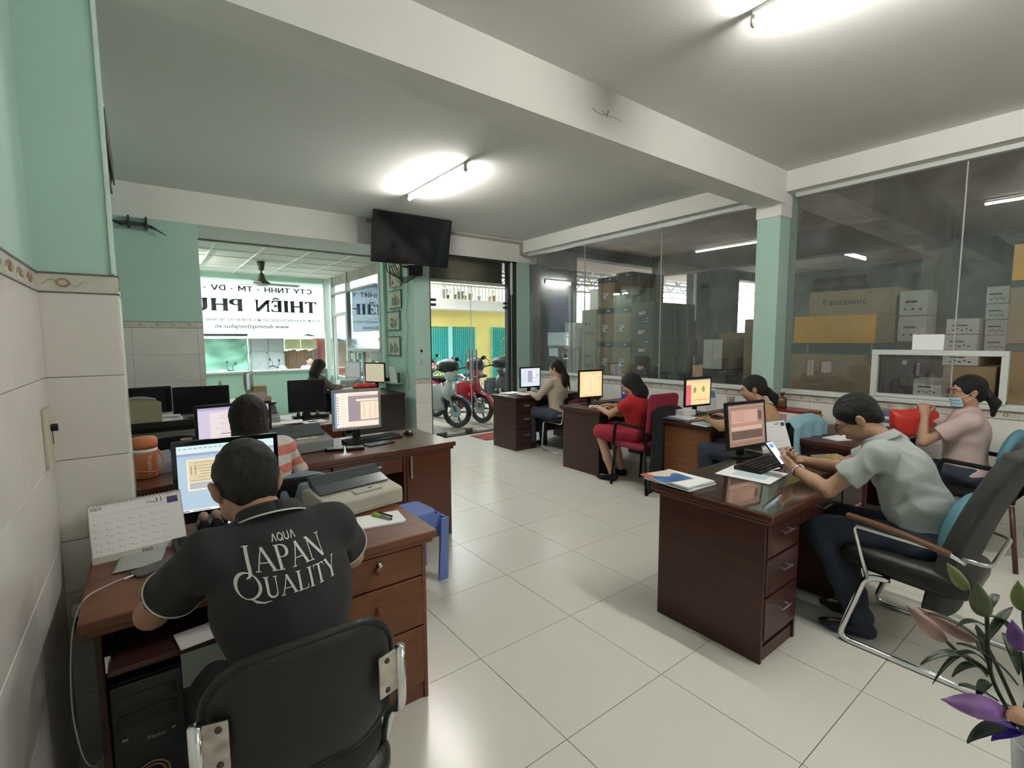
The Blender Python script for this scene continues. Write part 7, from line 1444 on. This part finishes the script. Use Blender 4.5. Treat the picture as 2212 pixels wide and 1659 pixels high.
def backtext(word, hgt, cx, cz, w, big=None, tilt=0, aq=False):
    if aq: q = aqua_quads(w, hgt); wt = w
    else:
        q, wt = serif(word, hgt, .05, .125, .036, big); s = w/wt; q = [[(a*s, b) for a, b in f] for f in q]
    on_shirt(p1, q, 'shirt_lettering', MLT, Matrix.Translation((cx-w/2, -.30, cz)) @ RY(-tilt) @ RX(R(90)), (0, 1, 0))
backtext('', .014, -.003, 1.043, .054, aq=True); backtext('JAPAN', .041, -.006, .995, .185, {0: 1.12}); backtext('QUALITY', .037, -.008, .948, .228, {0: 1.25})
def ring_trim(root, name, mt, c, ax, r, th, parent_shirt=True, sq=1.0, so_=None):
    c = Vector(c); ax = Vector(ax).normalized(); u = ax.orthogonal().normalized(); w_ = ax.cross(u); so = bpy.data.objects[root['_s']]; me = so.data
    vs = np.empty(len(me.vertices)*3); me.vertices.foreach_get('co', vs); vs = [Vector(v) for v in vs.reshape(-1, 3)]; bt = BVHTree.FromPolygons(vs, [tuple(p.vertices) for p in me.polygons]); P = []
    for a in np.linspace(0, 2*PI, 30, False):
        dd = u*math.cos(a)+w_*math.sin(a); h_ = bt.ray_cast(c+dd*r*2.2, -dd); P.append(h_[0]+dd*th*.3 if h_[0] is not None and (h_[0]-c).length < r*2 else c+dd*r)
    MB().tube(P, th, 6, closed=True).build(name, mt, so, True)
J = k1['J']
for q in (1, -1):
    ax = unit(k1['el'][q]-k1['sh'][q]); c = k1['sh'][q]+(k1['el'][q]-k1['sh'][q])*.62-ax*.012; ring_trim(p1, 'cuff_piping', MLT, c, ax, .065, .0028)
up = unit(J['nck']-J['chs'])
cb_ = MB(); cc = J['nck']+up*.004
cb_.grid(lambda u, v: Vector(cc+unit(np.cross(up, (1, 0, 0)))*(-.076-.012*(1-v))*math.cos(u*2*PI)*1.0+A(1, 0, 0)*(.078+.012*(1-v))*math.sin(u*2*PI)+up*(v*.034-.004)), 30, 4, thick=.004); cb_.build('collar', BLKS, bpy.data.objects[p1['_s']], True)
MB().tube([Vector(cc+unit(np.cross(up, (1, 0, 0)))*(-.091)*math.cos(a)+A(1, 0, 0)*.093*math.sin(a)+up*-.004) for a in np.linspace(0, 2*PI, 30, False)], .0026, 6, closed=True).build('collar_piping', MLT, bpy.data.objects[p1['_s']], True)
# the man in the grey polo shirt with the phone
p4, k4 = person('man with glasses in a grey polo shirt holding a phone', (3.05, .62, 0), R(4), h=.006, sc=1.02, pitch=R(-40), yaw=R(14), skin=SKINM, hair='short', shirt=GREYS, pants=DENIM, sleeve='short', glasses=BLK,
    pel=(0, .0, .545), wst=(0, .03, .70), chs=(0, .105, .86), nck=(-.01, .195, 1.01), hd=(-.03, .305, 1.115), sw=.168, elR=(.20, .43, .78), wrR=(.02, .565, .825), elL=(-.235, .36, .755), wrL=(-.16, .545, .815), belly=.035, foldamp=.010,
    knR=(.10, .42, .52), knL=(-.16, .42, .52), anR=(.0, .26, .10), anL=(-.18, .20, .10), shoes=mat('navy_loafer', (.012, .014, .03), .7),
    hands=dict(L=dict(d=(-.05, .8, .55), n=(.75, .1, .35), s=1, curl=(.7, .8, .6), thumb=(.8, .1, .5)), R=dict(d=(-.85, .40, .10), n=(-.2, .1, .9), s=1, curl=(.9, .9, .6))))
J = k4['J']; up = unit(J['nck']-J['chs']); cc = J['nck']+up*.004; so4 = bpy.data.objects[p4['_s']]
cb_ = MB(); cb_.grid(lambda u, v: Vector(cc+unit(np.cross(up, (1, 0, 0)))*(-.078-.022*(1-v))*math.cos(u*2*PI)+A(1, 0, 0)*(.080+.020*(1-v))*math.sin(u*2*PI)+up*(v*.040-.012)), 30, 4, thick=.005); cb_.build('collar', GREYS, so4, True)
phn = thing('smartphone', 'lit smartphone held in the hand of the man in grey', 'phone', (0, 0, 0)); wl = k4['wr'][-1]
Mp = Matrix.Translation((3.05, .62, 0)) @ RZ(R(4)) @ Matrix.Translation(wl+A(-.005, .095, .075)) @ RZ(R(-8)) @ RX(R(48)); phn.matrix_world = Mp
MB().prism(rrect(.072, .15, .010, 4), .009, TR(0, 0, -.009)).build('body', BLKG, phn, bevel=.002); MB().box(-.032, .032, -.070, .070, 0, .0008).build('screen', em((.78, .80, .95), 1.3), phn); MB().box(-.02, .02, .035, .060, .0008, .0012).build('screen_image', em((.15, .30, .85), 1.2), phn)
def watch(root, kk, q, strapm, facem, f=.12):
    w_ = kk['wr'][q]; ax = unit(kk['wr'][q]-kk['el'][q]); c = w_-ax*.018; u = unit(np.cross(ax, (0, 0, 1))); v = np.cross(u, ax)
    MB().tube([Vector(c+u*.0305*math.cos(a)+v*.0290*math.sin(a)) for a in np.linspace(0, 2*PI, 22, False)], .0068, 8, closed=True).build('watch_strap', strapm, root, True)
    n_ = unit(v*.6-u*.8*q); Mf = Matrix.Translation(c+n_*.031) @ Vector((0, 0, 1)).rotation_difference(Vector(n_)).to_matrix().to_4x4(); MB().lathe([(0, -.003), (.019, -.003), (.019, .004), (.016, .006), (0, .006)], n=18, M=None).build('watch_face', facem, root, True).matrix_basis = Mf
watch(p4, k4, -1, STEEL, mat('watch_white', (.65, .65, .65), .3))
# the woman in the striped shirt, from behind
p2, k2 = person('woman with long hair in a salmon and white striped shirt, from behind', (.49, 2.90, 0), R(2), h=.008, sc=.96, female=True, pitch=R(-12), skin=SKINL, hair='long', hairm=HAIRB, shirt=stripes('salmon_stripe_cotton', (.62, .60, .56), (.62, .20, .15), 3.2, 'Z', 1.2), pants=mat('dark_trousers', (.02, .02, .025), .85), sleeve='long',
    pel=(0, 0, .54), chs=(0, .06, .84), nck=(-.01, .10, .985), hd=(-.04, .15, 1.12), sw=.150, elR=(.23, .18, .755), wrR=(.20, .44, .79), elL=(-.20, .22, .75), wrL=(-.14, .44, .79))
p3, k3 = person('woman with long hair sideways in the annex, brown top', (2.13, 7.98, 0), R(-72), h=.011, sc=.96, female=True, pitch=R(-22), yaw=R(0), skin=SKINL, hair='long', hairm=HAIRB, shirt=mat('taupe_blouse', (.14, .11, .09), .9), pants=mat('dark_trousers', (.02, .02, .025), .85), sleeve='long',
    pel=(0, 0, .53), chs=(0, .05, .82), nck=(0, .07, .975), hd=(0, .12, 1.12), elR=(.20, .22, .74), wrR=(.12, .42, .79), elL=(-.20, .22, .74), wrL=(-.10, .44, .79))
p5, k5 = person('woman with a long ponytail in a beige blouse at the desk nearest the door', (4.50, 4.84, 0), R(6), h=.009, sc=.95, female=True, pitch=R(-8), yaw=R(14), skin=SKINL, hair='pony', hairm=HAIRB, shirt=mat('beige_blouse', (.42, .34, .27), .85), pants=mat('blue_jeans_dark', (.03, .04, .07), .85), sleeve='long',
    pel=(0, 0, .54), chs=(0, .04, .84), nck=(0, .05, 1.0), hd=(0, .075, 1.145), elR=(.20, .20, .76), wrR=(.14, .42, .79), elL=(-.22, .20, .76), wrL=(-.15, .43, .79))
p6, k6 = person('woman with glasses in a red dress typing at the second desk', (4.13, 3.20, 0), R(8), h=.008, sc=.93, female=True, pitch=R(-28), yaw=R(22), skin=SKINL, hair='bob', hairm=HAIR, shirt=RED, skirt=mat('crimson_skirt', (.30, .01, .03), .85, bump=.2, bscale=80), sleeve='cap', glasses=BLK,
    pel=(0, 0, .54), chs=(0, .05, .80), nck=(0, .08, .925), hd=(0, .135, 1.055), elR=(.20, .24, .76), wrR=(.13, .46, .79), elL=(-.21, .24, .755), wrL=(-.09, .47, .79), anR=(.12, .30, .10), anL=(-.10, .28, .10), foldamp=.005)
p7, k7 = person('woman with a ponytail in an ochre blouse, left hand on a mouse', (4.20, 1.98, 0), R(2), h=.007, sc=.96, female=True, pitch=R(-14), yaw=R(26), skin=SKINM, hair='lowpony', hairm=HAIR, shirt=mat('ochre_blouse', (.43, .26, .14), .85, bump=.15, bscale=200), pants=DENIM, sleeve='long',
    pel=(0, -.05, .54), chs=(0, -.02, .82), nck=(0, .03, .965), hd=(0, .085, 1.105), elR=(.22, .24, .76), wrR=(.30, .50, .79), elL=(-.20, .24, .78), wrL=(-.02, .50, .79), tiem=BLKR, hands=dict(L=dict(d=(.25, .95, -.05), curl=(.35, .5, .3))))
c_ = k7['J']['nck']; MB().tube([Vector(c_+A(.063*math.cos(a), .060*math.sin(a)+.005, .012+.010*math.sin(a))) for a in np.linspace(0, 2*PI, 24, False)], .011, 8, closed=True).build('black_neckband', BLKR, p7, True)
watch(p7, k7, -1, GOLD, GOLD)
p8, k8 = person('woman in a pale pink T-shirt with a blue face mask on her chin, hands raised', (4.76, .74, 0), R(14), h=.007, sc=.98, female=True, pitch=R(-4), yaw=R(18), skin=SKINM, hair='bun', hairm=HAIR, shirt=stripes('pink_fine_stripe', (.50, .36, .34), (.56, .44, .42), 26, 'Z', .4), pants=DENIM, sleeve='short', glasses=BLK, tiem=mat('violet_tie', (.07, .04, .10), .8),
    pel=(0, 0, .54), chs=(0, .03, .85), nck=(0, .03, 1.01), hd=(.0, .045, 1.150), elR=(.14, .27, .78), wrR=(.05, .26, .955), elL=(-.15, .27, .77), wrL=(-.07, .27, .955), foldamp=.005,
    hands=dict(R=dict(d=(-.45, .10, .85), n=(-.8, .2, -.5), s=1, curl=(.9, .8, .6)), L=dict(d=(.35, .1, .9), n=(.8, .2, -.4), s=-1, curl=(.7, .7, .6))))
hp, Rh = k8['hp'], k8['Rh']; mk = MB()
mk.grid(lambda u, v: Vector(hp((u-.5)*.135, .112-.42*((u-.5)*.135)**2*25-.012*v*0-.018*(1-v)+.004*math.sin(v*18), -.118+.075*v)), 16, 10, thick=.003); mk.build('face_mask', mat('pale_blue_mask', (.36, .56, .66), .8), p8, True)
mk = MB(); 
for q in (1, -1): mk.tube([hp(.064*q, .070, -.050), hp(.074*q, .03, -.03), hp(.085*q, -.015, .01)], .0012, 5).tube([hp(.062*q, .066, -.112), hp(.074*q, .03, -.07), hp(.083*q, -.018, -.035)], .0012, 5)
mk.build('mask_loops', PAPER, p8, True)
p9, k9 = person('man in a light blue shirt sitting outside before the brown shack', (3.60, 13.9, -.15), R(175), h=.014, sc=1.0, skin=SKINM, hair='short', shirt=mat('light_blue_shirt', (.40, .50, .72), .8), pants=mat('dark_trousers', (.02, .02, .025), .85), sleeve='short')
tubechair('chair under the man outside', 3.60, 13.98, R(175), BLKR, BLKR).location.z = -.15
# the lily bouquet at the right edge
vs_ = thing('flower_vase', 'tall pale vase holding lilies at the right edge, nearest the camera', 'vase', (1.235, .055, 0))
MB().lathe([(0, 0), (.10, 0), (.11, .02), (.085, .12), (.050, .45), (.042, .70), (.052, .815), (.049, .815), (.038, .70), (.045, .45), (0, .40)], n=28).build('vase', mat('pale_ceramic', (.48, .48, .50), .25), vs_, True)
bq = thing('lily_bouquet', 'bouquet of pink and violet lilies in bud with long green leaves', 'flowers', (1.235, .055, .80)); O0 = Vector((1.235, .055, .80))
ST = mat('stem_green', (.020, .030, .016), .6); LL = mat('lily_leaf', (.022, .038, .020), .5, var=.3, vscale=20); BG = mat('bud_green', (.17, .19, .06), .5, var=.2, vscale=25); BD = mat('bud_olive', (.07, .085, .035), .5, var=.3, vscale=25)
BP_ = mat('petal_pink', (.33, .19, .17), .5, var=.35, vscale=18); BV = mat('petal_violet', (.085, .04, .40), .5, var=.4, vscale=14); BPV = mat('petal_pink_violet', (.17, .07, .26), .5, var=.6, vscale=22)
def bud(name, tip, base, r, m, lb=None):
    tip, base = Vector(tip)-O0, Vector(base)-O0; r *= .84; ax = (tip-base); L_ = ax.length; Mq = Matrix.Translation(base) @ Vector((0, 0, 1)).rotation_difference(ax.normalized()).to_matrix().to_4x4(); n = 18; vs = []; N = 14
    for j in range(N+1):
        t_ = j/N; rr = r*(math.sin(PI*min(1, t_*1.05)**.8)**.75)*(1-.15*t_)+.0012
        for i in range(n): a = 2*PI*i/n; k_ = 1+.10*math.cos(3*a+.6*t_); vs.append(Mq @ Vector((rr*k_*math.cos(a), rr*k_*math.sin(a), L_*t_)))
    fs = [(j*n+i, j*n+(i+1) % n, (j+1)*n+(i+1) % n, (j+1)*n+i) for j in range(N) for i in range(n)]+[tuple(range(n-1, -1, -1)), tuple(N*n+i for i in range(n))]
    return MB().add(vs, fs).build(name, m, bq, True, label=lb)
def stem(*pts): MB().tube(spline([Vector(p)-O0 for p in pts], 6), .0032, 6).build('stem', ST, bq, True)
V0 = (1.235, .058, .79)
J1 = (1.163, .130, .945); J2 = (1.163, .142, 1.05)
stem(V0, (1.19, .095, .86), J1, J2); stem(V0, (1.20, .08, .88), (1.195, .10, .99)); stem(V0, (1.22, .07, .90), (1.23, .10, 1.02), (1.275, .108, 1.035)); stem(J1, (1.155, .17, .965), (1.157, .191, .978)); stem((1.165, .135, .97), (1.20, .15, .965), (1.228, .16, .966)); stem(V0, (1.17, .09, .87), (1.124, .107, .918)); stem(J2, (1.158, .160, 1.07), (1.167, .170, 1.085)); stem((1.19, .095, .86), (1.13, .085, .89), (1.127, .082, .917)); stem((1.2, .09, .86), (1.215, .13, .94), (1.21, .16, 1.0))
bud('lily_bud', (1.141, .196, 1.132), (1.167, .170, 1.083), .0125, BG, 'yellow green bud'); bud('lily_bud', (1.142, .154, 1.112), (1.147, .144, 1.052), .0175, BD, 'olive green bud'); bud('lily_bud', (1.126, .246, 1.034), (1.157, .191, .976), .0155, BP_, 'pink bud'); bud('lily_bud', (1.180, .240, 1.014), (1.228, .160, .964), .016, BP_, 'pink bud'); bud('lily_bud', (1.187, .113, 1.046), (1.196, .10, .992), .0150, BPV, 'violet tinged bud'); bud('lily_bud', (1.268, .118, 1.09), (1.275, .108, 1.032), .016, BG, 'yellow green bud')
bud('lily_bud', (1.016, .168, .945), (1.128, .104, .905), .022, BPV, 'opening pink and violet bud'); bud('lily_bud', (1.085, .10, .925), (1.128, .080, .917), .016, mat('petal_orange', (.50, .26, .16), .5), 'orange bud')
def blade(base, tip, w_, sag, m=LL, name='leaf'):
    base, tip = Vector(base)-O0, Vector(tip)-O0; d = tip-base; sd = d.cross(Vector((0, 0, 1))); sd = sd.normalized() if sd.length > 1e-5 else Vector((1, 0, 0))
    def f(u, v): c = base+d*u+Vector((0, 0, sag*4*u*(1-u))); return c+sd*(v-.5)*w_*math.sin(PI*min(1, u*.93+.05))**.8+Vector((0, 0, -.18*w_*(1-(2*v-1)**2)))
    MB().grid(f, 14, 4, thick=.0008).build(name, m, bq, True)
for b_, t_, w_, s_ in ((J1, (1.055, .205, .970), .020, .030), ((1.165, .135, .99), (1.125, .215, 1.035), .018, .012), ((1.163, .135, .94), (1.084, .168, .955), .016, .022), ((1.163, .14, 1.0), (1.232, .118, 1.052), .016, .01), ((1.19, .095, .86), (1.046, .137, .876), .026, .012), (J2, (1.210, .135, 1.075), .014, .012), (J2, (1.235, .115, 1.0), .020, .012), ((1.195, .10, .93), (1.125, .172, .998), .017, .016), ((1.17, .12, .90), (1.091, .160, .942), .019, .006), ((1.2, .09, .88), (1.262, .06, .93), .022, .02), ((1.163, .142, 1.03), (1.10, .17, 1.040), .013, .01), ((1.21, .08, .90), (1.17, .09, .97), .014, .01), ((1.195, .10, .95), (1.25, .13, .99), .018, .014), ((1.163, .13, .95), (1.20, .16, 1.01), .015, .01), ((1.163, .13, .93), (1.12, .14, .915), .018, .012), ((1.165, .135, .96), (1.07, .19, .935), .012, .04), ((1.2, .09, .87), (1.24, .03, .98), .02, .01)): blade(b_, t_, w_, s_)
for t_, w_ in (((1.095, .115, .868), .020), ((1.10, .135, .892), .016), ((1.115, .07, .905), .018)): blade((1.150, .085, .872), t_, w_, .006, BV, 'violet_petal')
blade((1.21, .07, .86), (1.19, .06, .97), .022, .0, mat('navy_wrap', (.012, .014, .06), .5), 'wrapping'); blade((1.22, .07, .86), (1.235, .05, .955), .024, .0, BV, 'violet_petal')
for o in list(bpy.data.objects):
    for k_ in ('_s',):
        if k_ in o.keys(): del o[k_]
